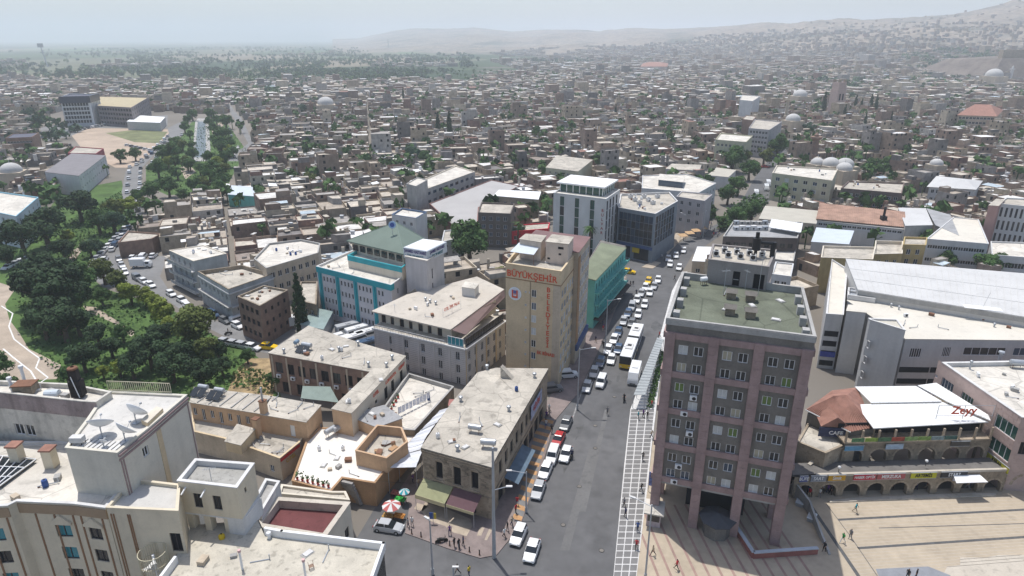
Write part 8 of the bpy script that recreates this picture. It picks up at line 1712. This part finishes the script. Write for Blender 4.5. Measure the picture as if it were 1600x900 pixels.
CARS = [('sedan', 'white', 831, 862, 'white saloon nearest the photo edge, standing out from the kerb'), ('hatchback', 'white', 810, 838, 'white hatchback at the corner of the pavement'), ('sedan', 'silver', 841, 767, 'pale silver saloon beside the striped pavement, nearest of the row'), ('hatchback', 'white', 852, 737, 'white hatchback, second beside the striped pavement'), ('van', 'white', 863, 714, 'small white van, third beside the striped pavement'), ('sedan', 'white', 884, 711, 'white saloon double parked beside the striped pavement'),
  ('sedan', 'red', 872, 688, 'dull red saloon beside the striped pavement'), ('sedan', 'grey', 884, 663, 'dark grey saloon half in the tower shadow'), ('van', 'white', 939, 598, 'white van parked on the outside of the row in the sun'), ('sedan', 'silver', 917, 605, 'silver saloon nearest in the shaded parking row'), ('hatchback', 'silver', 928, 583, 'silver hatchback, second in the shaded parking row'), ('sedan', 'white', 955, 562, 'white saloon just left of the articulated bus front'), ('hatchback', 'blue', 938, 567, 'dark blue hatchback deep in the shaded row'),
  ('sedan', 'white', 950, 547, 'white saloon left of the long bus'), ('sedan', 'blue', 966, 546, 'dark blue saloon tight beside the long bus'), ('hatchback', 'white', 959, 531, 'white hatchback beside the bus rear in the shade'), ('sedan', 'blue', 966, 519, 'blue saloon in shade behind the bus'), ('sedan', 'silver', 974, 502, 'silver saloon in the inner shaded row before the turquoise building'), ('sedan', 'grey', 987, 505, 'grey saloon just beyond the bus'), ('hatchback', 'blue', 981, 490, 'blue hatchback in the inner row before the turquoise building'), ('sedan', 'white', 997, 491, 'white saloon second beyond the bus'),
  ('van', 'silver', 987, 480, 'silver van in the inner row before the turquoise building'), ('hatchback', 'white', 1007, 476, 'white hatchback third beyond the bus'), ('sedan', 'white', 995, 468, 'white saloon in the inner row near the crossing'), ('sedan', 'silver', 1002, 458, 'silver saloon in the inner row nearest the crossing'), ('sedan', 'white', 1015, 457, 'white saloon queued in the outer row near the crossing'), ('hatchback', 'white', 1008, 449, 'white hatchback behind the yellow taxi'), ('sedan', 'silver', 1022, 447, 'silver saloon right of the yellow taxi'),
  ('taxi', 'yellow', 1013, 439, 'yellow taxi heading down the road at the crossing'), ('sedan', 'white', 1028, 437, 'white saloon at the head of the outer row'), ('sedan', 'white', 1047, 412, 'white saloon in the middle of the crossing, left one'), ('hatchback', 'white', 1061, 418, 'white hatchback in the middle of the crossing, right one'), ('sedan', 'white', 1044, 404, 'white saloon glinting at the far side of the crossing'), ('sedan', 'white', 1056, 399, 'white saloon leaving the crossing uphill'), ('sedan', 'white', 1068, 391, 'farthest white saloon uphill of the crossing')]
for i, (k, c, x, y, l_) in enumerate(CARS): car(k, c, at(x, y + 3), TOW + rng.uniform(-.05, .05), l_, GRP)
car('taxi', 'yellow', at(982, 427), R(-20), 'yellow taxi crossing sideways in front of the glass building', GRP)
car('van', 'white', at(887, 590), R(10), 'white van parked crosswise against the tan tower', GRP, z=.15); car('van', 'grey', at(862, 612), R(12), 'grey pick-up parked crosswise in the deep shade', GRP, z=.15)
car('sedan', 'silver', at(608, 828), R(-12), 'old pale estate car parked by the red and white parasol', GRP)
for k, (x, y, kd) in enumerate([(1181, 306, 'minibus'), (1197, 297, 'minibus'), (1200, 290, 'minibus')]): car(kd, 'white', at(x, y), TOW, ('left', 'middle', 'right far')[k] + ' white minibus on the tree-lined street', 'minibuses on the tree-lined street')
car('sedan', 'red', at(1196, 262), 0, 'red car crossing at the top of the tree-lined street', GRP)
PK = 'cars along the park street'; WD = ['first', 'second', 'third', 'fourth', 'fifth', 'sixth', 'seventh', 'eighth', 'ninth', 'tenth', 'eleventh', 'twelfth', 'thirteenth', 'fourteenth', 'fifteenth', 'sixteenth']
def row(x0, y0, x1, y1, n_, name, near=False, rot=0, kinds=('sedan', 'hatchback', 'van', 'sedan'), cols=('white', 'white', 'silver', 'white', 'grey', 'white', 'blue', 'silver'), grp=PK):
 a, c = at(x0, y0), at(x1, y1); h_ = math.atan2(c.y - a.y, c.x - a.x) + rot
 for k in range(n_):
  if rng.random() < .08 and n_ > 5: continue
  p = a.lerp(c, k / max(1, n_ - 1)); cc = rng.choice(cols); kd = rng.choice(kinds); car(kd, cc, p, h_ + rng.uniform(-.06, .06), '%s %s, %s %s' % (cc, {'sedan': 'saloon', 'hatchback': 'hatchback', 'van': 'small van', 'minibus': 'minibus', 'truck': 'truck', 'taxi': 'taxi'}[kd], WD[k], name), grp, near)
row(146, 412, 200, 354, 11, 'from the near end of the park-side kerb row', True); row(157, 416, 206, 352, 10, 'from the near end of the second row by the park'); row(194, 344, 203, 262, 8, 'up the left kerb beyond the bend'); row(216, 330, 220, 264, 8, 'up the right kerb beyond the bend')
row(214, 258, 262, 214, 9, 'in the left jam row toward the bare lot'); row(232, 262, 256, 236, 5, 'in the right jam row by the canal park'); row(222, 254, 258, 224, 6, 'in the middle jam row by the canal park'); row(186, 407, 196, 428, 3, 'in the shade of the brown house wall'); row(208, 405, 240, 402, 3, 'parked nose-in below the brown house', True, R(80)); row(215, 437, 236, 448, 3, 'in the group below the balcony block', True)
row(284, 212, 275, 222, 2, 'on the canal road left side'); row(294, 482, 300, 488, 1, 'parked across from the balcony block'); row(268, 462, 285, 472, 2, 'under the balcony block front', True); row(333, 495, 372, 512, 3, 'along the kerb by the dark brick block', True); row(352, 538, 395, 546, 4, 'in the kerb row above the dry slope', True); row(374, 502, 380, 500, 1, 'alone before the green shop doors', True)
row(495, 520, 500, 512, 2, 'at the left of the yard by the teal building', True); row(532, 531, 578, 545, 5, 'in the yard row below the teal building', True, R(70), ('van', 'minibus', 'sedan'), ('white', 'white', 'blue')); row(545, 520, 575, 530, 3, 'in the back row below the teal building', True, R(70), ('van', 'minibus')); row(566, 553, 590, 556, 2, 'tucked beside the ivory hotel wall', True)
row(40, 408, 12, 420, 4, 'in the row at the left photo edge'); row(372, 232, 366, 246, 3, 'on the far canal road right of the park'); row(366, 225, 352, 186, 5, 'up the far canal road', False, 0, cols=('white', 'silver'))
for j in range(5): row(66 + 14 * j, 216 - 3 * j, 96 + 26 * j, 206 - 4 * j, 13, 'in car lot row %s from the left' % ('one', 'two', 'three', 'four', 'five')[j], False, R(90), grp='cars in the far car lot')
row(200, 228, 236, 236, 6, 'on the bare sandy lot', False, R(80))
car('truck', 'white', at(222, 418), R(5), 'long white box truck standing by the brown house', PK); car('truck', 'white', at(455, 512), R(30), 'white panel truck beside the dark brick building', PK); car('taxi', 'yellow', at(420, 545), R(-10), 'yellow taxi half hidden by the brown block roof', PK)
# articulated bus and midi bus
def bus():
 t = thing('articulated_bus', 'long white articulated bus with black front and yellow skirt', 'bus', at(986, 551), TOW - .03); WH = PM['white'];
 def sec(x0, x1, front, nm):
  b = MB(); x1b = x1 + (.0); b.box(x0, x1, -1.22, 1.22, .35, 1.2); b.box(x0 + .03, x1 - .03, -1.19, 1.19, 2.1, 2.95); o = b.build(nm, [WH], t)
  g = MB(); g.box(x0 + .01, x1 - .01, -1.21, 1.21, 1.2, 2.1); g.build('window_band', [G_DARK], t)
  r_ = MB(); r_.box(x0 + (x1 - x0) * .35, x0 + (x1 - x0) * .62, -.75, .75, 2.95, 3.15); r_.build('roof_unit', [CONC_W], t); r2 = MB(); r2.box(x0 + (x1 - x0) * .42, x0 + (x1 - x0) * .5, -.4, .4, 3.15, 3.25); r2.build('roof_hatch', [BLACKM], t)
  for x in ([x0 + 2.2] if not front else [x1 - 2.4, x0 + 2.2]):
   for s in (-1, 1): w = MB(); w.cyl((0, -.15, 0), (0, .15, 0), .48, seg=14); link('wheel', w.mesh('wheel', [RUBBER]), t, (x, s * 1.1, .48))
 sec(-8.5, 1.2, True, 'front_body') if False else None
 sec(-1.5, 8.2, True, 'front_body'); sec(-9.6, -2.5, False, 'rear_body')
 b = MB()
 for k in range(5): b.box(-2.5 + k * .2, -2.4 + k * .2, -1.15, 1.15, .45, 2.9)
 b.build('bellows', [TRIM], t)
 f = MB(); f.box(8.2, 8.34, -1.2, 1.2, 1.2, 2.9); f.build('windscreen', [G_DARK], t); f = MB(); f.box(8.2, 8.4, -1.22, 1.22, .35, 1.2); f.build('front_skirt', [PM['yellow']], t); f = MB(); f.box(-1.5, 8.19, -1.235, 1.235, .36, .6); f.build('side_skirt', [PM['yellow']], t)
 for s in (-1, 1): h = MB(); h.box(8.4, 8.43, s * .85 - .18, s * .85 + .18, .6, .8); h.build('headlight', [LAMPG], t)
bus()
t = car('minibus', 'white', at(991, 592), TOW, 'white midi bus in front of the articulated bus', GRP); t.name = 'midi_bus'; t.scale = (1.12, 1.1, 1.1)
# motorcycles
def moto(x, y, rz, label, rider=True):
 t = thing('motorcycle', label, 'motorcycle', at(x, y, .02), rz, 'motorcycles on the road')
 for s in (-.6, .6): b = MB(); b.cyl((s, -.06, .3), (s, .06, .3), .3, seg=12); b.build('wheel', [RUBBER], t)
 b = MB(); b.box(-.55, .35, -.13, .13, .35, .72); b.cyl((.35, 0, .5), (.55, 0, 1.0), .05, seg=5); b.cyl((.52, -.3, 1.0), (.52, .3, 1.0), .03, seg=4); b.build('frame', [BLACKM], t); b = MB(); b.box(-.6, .1, -.14, .14, .72, .8); b.build('seat', [TRIM], t)
MOTO = [(975, 627, TOW, 'motorcycle with rider coming down the open road'), (893, 716, RD, 'motorcycle beside the double parked white saloon'), (465, 0, 0, '')][:2]
for m_ in MOTO: moto(*m_)
moto(690, 848, .3, 'first of the motorcycles standing on the corner pavement'); moto(357, 523, .5, 'motorcycle with rider on the park street')
# ------------------------------------------------------------------ people
SKIN = M('skin', (.38, .22, .15), .7, 0); HAIR = M('dark_hair', (.02, .015, .012), .8, 0); SHOE = M('dark_shoe', (.02, .02, .02), .7, 0)
CL = {'white': (.65, .65, .63), 'black': (.02, .02, .022), 'blue': (.05, .10, .28), 'red': (.45, .03, .04), 'green': (.05, .30, .08), 'grey': (.2, .2, .21), 'turquoise': (.03, .32, .38), 'purple': (.12, .04, .20), 'yellow': (.55, .42, .05), 'beige': (.42, .34, .24), 'navy': (.02, .03, .08)}
CM = {k: M(k + '_cloth', v, .9, .08, 5) for k, v in CL.items()}
PP = {}; PMI = {}
def person_mesh(pose):
 if pose in PP: return PP[pose]
 st = .32 if pose == 'walk' else .08
 V = [((0, 0, .90), .15, .11)]; E = []
 def ad(p, r, par, r2=None): V.append((p, r, r2 or r)); E.append((par, len(V) - 1)); return len(V) - 1
 ch = ad((0, 0, 1.12), .14, 0, .10); sh = ad((0, 0, 1.36), .16, ch, .10); nk = ad((0, .0, 1.47), .055, sh); hdv = ad((0, .02, 1.56), .085, nk, .095); ad((0, .02, 1.66), .075, hdv, .085)
 for s in (-1, 1):
  f = st * s; hp = ad((s * .10, 0, .84), .095, 0); kn = ad((s * .11, f * .55, .47), .065, hp); ak = ad((s * .11, f - (.12 if f < 0 else 0), .09), .042, kn); ad((s * .12, f + .15 - (.12 if f < 0 else 0), .05), .038, ak)
  so = ad((s * .20, 0, 1.37), .06, sh); el = ad((s * .25, -f * .35, 1.12), .045, so); if_ = ad((s * .25, -f * .7 + (.22 if pose == 'hold' else .03), .92 + (.12 if pose == 'hold' else 0)), .035, el); ad((s * .25, -f * .8 + (.3 if pose == 'hold' else .05), .83 + (.12 if pose == 'hold' else 0)), .03, if_)
 me = bpy.data.meshes.new('p'); me.from_pydata([v[0] for v in V], E, []); o = bpy.data.objects.new('p', me); COL.objects.link(o); m = o.modifiers.new('s', 'SKIN'); sk = me.skin_vertices[0].data
 for i, v in enumerate(V): sk[i].radius = (v[1], v[2])
 sk[0].use_root = True; m2 = o.modifiers.new('b', 'SUBSURF'); m2.levels = 1; dg = bpy.context.evaluated_depsgraph_get(); out = bpy.data.meshes.new_from_object(o.evaluated_get(dg)); bpy.data.objects.remove(o)
 mi = []
 for p in out.polygons:
  c = p.center; z = c.z; a = abs(c.x)
  mi.append(0 if (z > 1.47 or (a > .19 and z < 1.16)) else 1 if (z > .86 and not (a > .19 and z < 1.16)) else 3 if z < .10 else 2)
  if z > 1.60 or (z > 1.52 and c.y < -.01): mi[-1] = 4
 out.polygons.foreach_set('material_index', mi); out.polygons.foreach_set('use_smooth', [True] * len(mi)); PP[pose] = out; PMI[pose] = mi; return out
PC = {}
def person(x, y, top, legs, pose, rz, label, z=.13, grp='people on the pavements', robe=False, sit=0):
 k = (pose, top, legs)
 if k not in PC:
  me = person_mesh(pose).copy(); me.materials.clear()
  for m_ in (SKIN, CM[top], CM[legs], SHOE, HAIR): me.materials.append(m_)
  me.polygons.foreach_set('material_index', PMI[pose])
  PC[k] = me
 t = tag(link('person', PC[k], None, at(x, y, z), rz), label, 'person', grp); t.scale = (1.02, 1.02, 1.02)
 if robe: b = MB(); b.lathe((0, 0, 0), [(.30, .06), (.25, .5), (.2, .95), (.21, 1.3), (.12, 1.42)], 10); b.build('robe', [CM[top]], t, True)
 return t
PPL = [(715, 897, 'black', 'black', 'walk', 2, 'person in black walking at the bottom edge'), (733, 900, 'yellow', 'navy', 'stand', 1, 'person in yellow top at the bottom edge'), (703, 836, 'purple', 'navy', 'walk', 0, 'person in purple by the cream paving patch'), (644, 822, 'white', 'grey', 'stand', 3, 'person in white shirt beside the parked estate car'), (638, 824, 'grey', 'navy', 'stand', 2, 'person in grey beside the white-shirted one'),
       (710, 855, 'black', 'black', 'hold', 1, 'left dark-clad person of the group on the corner pavement'), (717, 857, 'black', 'grey', 'stand', 4, 'middle dark-clad person of the corner group'), (724, 853, 'navy', 'black', 'hold', 5, 'right dark-clad person of the corner group'), (788, 840, 'white', 'black', 'walk', 1, 'person stepping off the kerb in white'), (793, 830, 'black', 'grey', 'stand', 2, 'person in black between kerb and white hatchback'), (800, 822, 'beige', 'navy', 'walk', 4, 'person in beige behind the white hatchback'),
       (806, 802, 'red', 'black', 'stand', 1, 'person in red near the low lamp post'), (808, 790, 'red', 'navy', 'walk', 0, 'person in red walking along the orange stripes'), (862, 676, 'black', 'black', 'hold', 0, 'person in black beside the red car'), (853, 668, 'white', 'blue', 'walk', 3, 'person in white by the shaded shopfronts'), (949, 648, 'grey', 'black', 'walk', 0, 'pedestrian crossing the open road'), (1030, 528, 'red', 'black', 'walk', 2, 'person in red on the road beside the tower roof'),
       (1054, 438, 'black', 'black', 'walk', 1, 'person in black crossing near the white hatchbacks'), (996, 830, 'blue', 'navy', 'walk', 0, 'person in blue on the white-grid pavement'), (994, 858, 'red', 'black', 'walk', 3, 'person in red and black low on the white-grid pavement'), (975, 792, 'grey', 'black', 'stand', 2, 'person at the left rim of the white grid, upper'), (977, 808, 'navy', 'black', 'stand', 5, 'person at the left rim of the white grid, lower'), (1002, 769, 'black', 'grey', 'walk', 1, 'person in black in the middle of the white grid'),
       (1004, 720, 'black', 'grey', 'walk', 0, 'person in black up the white grid'), (1018, 685, 'beige', 'navy', 'walk', 1, 'person in ochre near the tower corner'), (1018, 637, 'red', 'navy', 'walk', 5, 'person in red behind the bus shelter end'), (997, 655, 'turquoise', 'black', 'stand', 1, 'person in turquoise waiting by the shelter'), (1005, 652, 'purple', 'black', 'stand', 2, 'person in purple waiting by the shelter'), (1011, 655, 'black', 'black', 'stand', 3, 'person in black waiting by the shelter'),
       (1020, 868, 'beige', 'black', 'walk', 2, 'person walking alone on the striped plaza, left'), (1057, 890, 'red', 'black', 'walk', 1, 'person in dark red standing on the striped plaza'), (1336, 801, 'turquoise', 'beige', 'walk', 4, 'person in turquoise walking on the sandy plaza'), (1316, 848, 'green', 'white', 'walk', 2, 'person in bright green at the shadow edge on the plaza'), (1328, 842, 'grey', 'grey', 'stand', 2, 'person in grey beside the green-clad one'), (1417, 905, 'black', 'black', 'stand', 2, 'left black-clad person at the bottom plaza edge'), (1430, 905, 'black', 'navy', 'stand', 4, 'right black-clad person at the bottom plaza edge'),
       (1287, 862, 'black', 'black', 'hold', 2, 'person in black in the tower shadow'), (985, 447, 'black', 'black', 'stand', 2, 'left of two people on the striped crossing pavement'), (989, 447, 'black', 'grey', 'stand', 3, 'right of two people on the striped crossing pavement'), (976, 462, 'black', 'grey', 'stand', 1, 'person alone at the left of the crossing pavement'), (994, 461, 'navy', 'black', 'walk', 0, 'person near the kerb of the crossing pavement')]
for a_ in PPL: person(*a_)
person(975, 627, 'black', 'black', 'hold', TOW - R(90), 'rider standing over the motorcycle on the open road', z=.1); person(357, 523, 'black', 'grey', 'hold', R(-60), 'rider on the park street motorcycle', z=.1); person(893, 716, 'navy', 'black', 'hold', RD - R(90), 'rider beside the double parked saloon', z=.1)
cc = list(CL); sp_ = [(('black', 'red', 'white', 'blue', 'grey', 'navy', 'beige', 'purple')[k % 8], ('black', 'navy', 'grey', 'beige')[(k * 3) % 4]) for k in range(60)]
AREAS = [((1085, 352), (1125, 372), 26, 'in the red square crowd'), ((1245, 778), (1300, 768), 8, 'before the left arches'), ((1370, 766), (1530, 762), 16, 'before the right arches'), ((838, 660), (860, 640), 7, 'by the dark street shopfronts'), ((640, 765), (690, 745), 8, 'in the shaded market lane mouth'), ((1012, 400), (1035, 410), 5, 'on the traffic island'), ((930, 545), (948, 500), 8, 'walking on the shaded left pavement')]
for (x0, y0), (x1, y1), n_, wh in AREAS:
 for k in range(n_):
  a, c = sp_[(k * 7 + n_) % 60]; x, y = rng.uniform(min(x0, x1), max(x0, x1)), rng.uniform(min(y0, y1), max(y0, y1)); l_ = 'person in %s and %s %s' % (a, c, wh); i = 1
  while l_ in USED: l_ = 'person in %s and %s, %s one %s' % (a, c, WD[i], wh); i += 1
  person(x, y, a, c, rng.choice(('walk', 'stand', 'hold')), rng.random() * 6, l_)
# ------------------------------------------------------------------ street furniture and stalls
def parasol(x, y, r, c1, label, z=.13):
 t = thing('parasol', label, 'parasol', at(x, y + 8, z)); b = MB(); b.cyl((0, 0, 0), (0, 0, 2.5), .04, seg=6); b.build('pole', [METAL], t)
 for k in range(10):
  a0, a1 = k * .6283, (k + 1) * .6283; b = MB(); b.slab([(0, 0, 2.6), (r * math.cos(a0), r * math.sin(a0), 2.0), (r * math.cos(a1), r * math.sin(a1), 2.0)], .02); b.build('panel', [CM['white'] if k % 2 else c1], t)
parasol(613, 800, 1.35, M('parasol_red', (.45, .12, .11), .8, 0), 'red and white striped parasol over the fruit stall'); parasol(955, 412, 1.3, CM['blue'], 'blue and white parasol near the taxi')
parasol(633, 778, .8, CM['turquoise'], 'small turquoise and white parasol in the lane mouth')
for k, (x, y, c, l_) in enumerate([(607, 812, (.42, .25, .08), 'wooden stall table with orange goods below the red parasol'), (624, 812, (.5, .22, .05), 'stall table heaped with orange goods right of the parasol'), (620, 776, (.35, .12, .10), 'stall with pinkish cloth behind the parasol'), (626, 786, (.03, .3, .05), 'bright green cloth stall in the lane mouth'), (610, 843, (.3, .3, .3), '')][:4]):
 t = thing('market_stall', l_, 'stall', at(x, y, .02), R(-15), 'stalls at the lane mouth'); b = MB(); b.box(-.8, .8, -.5, .5, .7, .78); b.build('table_top', [M('stall_%d' % k, c, .9, .3, 4)], t)
 for sx in (-.7, .7):
  for sy in (-.4, .4): b = MB(); b.box(sx - .04, sx + .04, sy - .04, sy + .04, 0, .7); b.build('leg', [RUST], t)
 b = MB()
 for q in range(14): vx, vy = rng.uniform(-.7, .7), rng.uniform(-.4, .4); b.lathe((vx, vy, .78), [(.1, 0), (.12, .08), (.06, .18), (.01, .2)], 6)
 b.build('goods', [M('stall_%d' % k)], t)
t = thing('flag_stand', 'blue and yellow flag stand on the corner pavement', 'flag', at(677, 818, .13)); b = MB(); b.cyl((0, 0, 0), (0, 0, 1.9), .04, seg=5); b.build('pole', [METAL], t); b = MB(); b.box(-.5, .1, -.03, .03, .8, 1.9); b.build('blue_cloth', [CM['blue']], t); b = MB(); b.box(.1, .45, -.03, .03, .8, 1.8); b.build('yellow_cloth', [CM['yellow']], t)
t = thing('cafe_canopy', 'orange fabric canopies over the square past the crossing', 'canopy', at(1070, 380, .1));
for k in range(4): b = MB(); b.slab([(k * 3 - 2, -1.5 + k * 3, 2.6), (k * 3 + .8, -.6 + k * 3, 2.6), (k * 3 + .2, 1.6 + k * 3, 3.0), (k * 3 - 2.6, .8 + k * 3, 3.0)], .05); b.build('fabric', [M('orange_fabric', (.50, .33, .18), .9, .1, 1)], t)
b = MB()
for k in range(5): b.cyl((k * 2.5 - 2, k * 2.5 - 1, 0), (k * 2.5 - 2, k * 2.5 - 1, 2.8), .05, seg=5)
b.build('posts', [METAL], t)
t = thing('park_gazebo', 'small rusty open gazebo on the park path', 'gazebo', at(110, 404, 0)); b = MB(); b.box(-1.5, 1.5, -1.2, 1.2, 2.3, 2.5); b.build('roof', [WTAN2], t); b = MB()
for sx in (-1.3, 1.3):
 for sy in (-1, 1): b.box(sx - .1, sx + .1, sy - .1, sy + .1, 0, 2.3)
b.build('posts', [ORANGE], t)
# ------------------------------------------------------------------ roof clutter, street wear, cables
cl = random.Random(11)
def clutter(where, px, z, n, kinds='cpsb'):
 P = [at(x, y, z) for x, y in px]; Q = [(p.x, p.y) for p in P]; x0, x1 = min(q[0] for q in Q), max(q[0] for q in Q); y0, y1 = min(q[1] for q in Q), max(q[1] for q in Q); k = 0; cnt = {}
 while k < n:
  X, Y = cl.uniform(x0, x1), cl.uniform(y0, y1)
  if not inpoly(X, Y, Q): continue
  kd = cl.choice(kinds); k += 1; nm, cat, adj = {'c': ('crate', 'crate', cl.choice(('small wooden', 'rusty metal', 'grey plastic'))), 'p': ('roof_pipe', 'pipe', cl.choice(('short bent', 'thin grey'))), 's': ('concrete_slab', 'slab', 'loose concrete'), 'b': ('plastic_barrel', 'barrel', cl.choice(('blue', 'white'))), 'a': ('air_conditioner', 'air conditioner', 'white boxy')}[kd]
  i = 1; base = '%s %s on %s' % (adj, cat, where); l_ = base
  while l_ in USED: i += 1; l_ = '%s %s, %s one on %s' % (adj, cat, WD[min(i - 1, 15)], where)
  t = thing(nm, l_, cat, (X, Y, z), cl.random() * 3, 'clutter on ' + where); b = MB(); g = MB()
  if kd == 'c': s = cl.uniform(.22, .5); m_ = RUST if 'rusty' in adj else WTAN2 if 'wood' in adj else CONC; b.box(-s, s, -s * .7, s * .7, 0, s); b.build('box', [m_], t); g.box(-s * 1.05, s * 1.05, -s * .75, s * .75, s, s + .05); g.build('lid', [m_], t)
  elif kd == 'p': b.cyl((-.9, 0, .12), (.9, 0, .12), .06, seg=6); b.cyl((.9, 0, .12), (.9, 0, .7), .06, seg=6); b.build('pipe', [METAL], t); g.box(-.9, -.7, -.1, .1, 0, .06); g.build('bracket', [RUST], t)
  elif kd == 's': b.box(-.6, .6, -.4, .4, 0, .1); b.build('slab', [CONC], t); g.box(-.4, .5, -.3, .3, .1, .18); g.build('upper_slab', [CONC_W], t)
  elif kd == 'b': b.lathe((0, 0, 0), [(.02, 0), (.27, 0), (.3, .3), (.27, .75), (.24, .8), (.02, .8)], 10); b.build('drum', [CM['blue'] if adj == 'blue' else WHITEP], t, True); g.cyl((0, 0, .8), (0, 0, .85), .1, seg=8); g.build('cap', [BLACKM], t)
  else: b.box(-.42, .42, -.17, .17, .05, .68); b.build('casing', [WHITEP], t); g.cyl((.08, -.175, .36), (.08, -.2, .36), .24, seg=10); g.build('fan_grille', [BLACKM], t)
for a_ in [('the near white hotel roof', [(10, 780), (100, 780), (95, 745), (60, 745)], 21.8, 4), ('the near terrace', [(300, 880), (560, 880), (570, 860), (420, 850)], 17.1, 5), ('the beige roof terrace', [(380, 705), (430, 712), (460, 690), (420, 670)], 3.95, 6), ('the peach roofs', [(415, 642), (475, 652), (490, 635), (430, 622)], 7.35, 6), ('the brilliant white terrace', [(465, 745), (515, 757), (580, 745), (600, 725), (540, 690), (500, 690)], 4.0, 9),
           ('the grey annex roof', [(540, 650), (590, 660), (615, 652), (590, 640)], 6.15, 5), ('the brown block roof', [(440, 550), (575, 575), (610, 560), (500, 525)], 8.35, 9), ('the white wing roof', [(530, 635), (545, 640), (600, 590), (585, 590)], 8.45, 3), ('the laundry terrace', [(600, 665), (640, 668), (690, 612), (650, 600)], 4.55, 6), ('the stone building roof', [(675, 695), (760, 715), (840, 585), (760, 590)], 9.15, 8), ('the ivory hotel roof', [(600, 484), (700, 505), (760, 455), (650, 465)], 11.05, 7, 'cpa'), ('the tan tower roof', [(800, 405), (870, 418), (885, 400), (820, 398)], 23.15, 6), ('the green tower roof', [(1060, 480), (1250, 505), (1240, 460), (1080, 450)], 30.02, 6, 'ps'),
           ('the teal building roof', [(505, 415), (600, 440), (615, 432), (545, 405)], 12.55, 6, 'cpa'), ('the glass building roof', [(975, 325), (1020, 330), (1045, 315), (990, 306)], 14.95, 12, 'cab'), ('the cream mall deck', [(1430, 525), (1590, 528), (1590, 505), (1370, 480)], 12.55, 7, 'cpa'), ('the pink stone roof', [(1500, 575), (1590, 630), (1595, 570)], 12.05, 6, 'cpa'), ('the rear block roof', [(10, 608), (110, 622), (105, 608), (10, 598)], 27.15, 5), ('the balcony block roof', [(275, 392), (305, 403), (342, 395), (318, 387)], 9.9, 6), ('the blue corner block roof', [(325, 425), (355, 440), (410, 427), (378, 418)], 7.65, 8, 'csap'), ('the tan long block roof', [(415, 410), (485, 392), (470, 380), (425, 385)], 10.05, 9, 'csab'), ('the dark brick block roof', [(380, 462), (405, 472), (440, 453), (412, 449)], 9.15, 8, 'cs'), ('the brown brick block roof', [(1325, 293), (1400, 298), (1408, 289), (1335, 286)], 7.95, 7, 'cab'), ('the yellow apartment roof', [(1220, 268), (1290, 276), (1300, 266), (1225, 261)], 10.95, 6, 'cab'), ('the low grey sheds', [(1150, 398), (1235, 402), (1238, 390), (1155, 386)], 4.75, 6, 'cab')]: clutter(*a_)
# manholes, asphalt repairs, oil marks
PATCH = M('dark_asphalt_patch', (.102, .102, .103), .95, .2, .6); OIL = M('oil_stain', (.092, .091, .09), .7, .3, 1)
for k in range(18):
 t_ = cl.random(); p = at(885, 845).lerp(at(1040, 440), t_) + Vector((cl.uniform(-5.5, 5.5), 0, 0)); w, h_ = cl.uniform(.3, 1.0), cl.uniform(.6, 3.2); a_ = RD + cl.uniform(-.15, .15)
 n_ = cl.choice((4, 5, 6)); b = MB(); pts = []
 for i in range(n_): q = 6.283 * i / n_ + cl.uniform(-.2, .2); c_, s_ = math.cos(q) * h_, math.sin(q) * w; pts.append((p.x + c_ * math.cos(a_) - s_ * math.sin(a_), p.y + c_ * math.sin(a_) + s_ * math.cos(a_), .022 + k * .0006))
 b.add(pts, [tuple(range(n_))]); struct(b.build('asphalt_repair', [PATCH if k % 2 else OIL]))
for k, (x, y) in enumerate([(905, 760), (930, 700), (880, 820), (940, 860), (960, 620), (985, 560), (930, 665)]):
 t = thing('manhole_cover', ('first', 'second', 'third', 'fourth', 'fifth', 'sixth', 'seventh')[k] + ' round iron manhole cover set in the main road', 'manhole cover', at(x, y, .04), 0, 'manhole covers in the main road'); b = MB(); b.cyl((0, 0, -.02), (0, 0, .01), .38, seg=14); b.build('frame', [BLACKM], t); b = MB(); b.cyl((0, 0, .011), (0, 0, .016), .31, seg=14); b.build('lid', [WGREY], t)
for px in ([(893, 655), (895.5, 655), (946, 505), (944.5, 505)], [(850, 805), (852, 805), (885, 720), (883.5, 720)], [(968, 470), (969.5, 470), (1020, 440), (1019, 440)]): pass
# overhead cables
for k, (a, za, c, zc, l_) in enumerate([((772, 871), 14, (585, 750), 4.2, 'thin cable from the street mast to the orange house'), ((772, 871), 15, (660, 702), 8.8, 'thin cable from the street mast to the stone building'), ((902, 640), 11, (945, 552), 11, 'thin cable between the two shaded street lamps'), ((605, 730), 5, (665, 690), 8.5, 'sagging cable across the market lane mouth')]):
 p, q = at(*a), at(*c) if zc > 10 else at(*c, zc); p.z = za; q.z = zc
 b = MB()
 for i in range(10): u, v = i / 10, (i + 1) / 10; b.cyl(p.lerp(q, u) - Vector((0, 0, 1.2 * 4 * u * (1 - u))), p.lerp(q, v) - Vector((0, 0, 1.2 * 4 * v * (1 - v))), .02, seg=3, caps=False)
 tag(b.build('overhead_cable', [BLACKM]), l_, 'cable')
# ------------------------------------------------------------------ the air
hz = MB(); hz.box(-17000, 17000, -900, 17000, -1.0, 330)
hm = bpy.data.materials.new('haze_air'); hm.use_nodes = True; hn = hm.node_tree; hn.nodes.clear()
ho = hn.nodes.new('ShaderNodeOutputMaterial'); pv = hn.nodes.new('ShaderNodeVolumePrincipled'); hn.links.new(pv.outputs[0], ho.inputs['Volume'])
pv.inputs['Density'].default_value = .00022; pv.inputs['Color'].default_value = (.88, .95, 1.0, 1); pv.inputs['Anisotropy'].default_value = .2
tag(hz.build('haze', [hm]), 'pale summer haze lying over the town and the plain', 'haze', kind='stuff')
SC.cycles.volume_bounces = 2
SC.cycles.volume_step_rate = 1
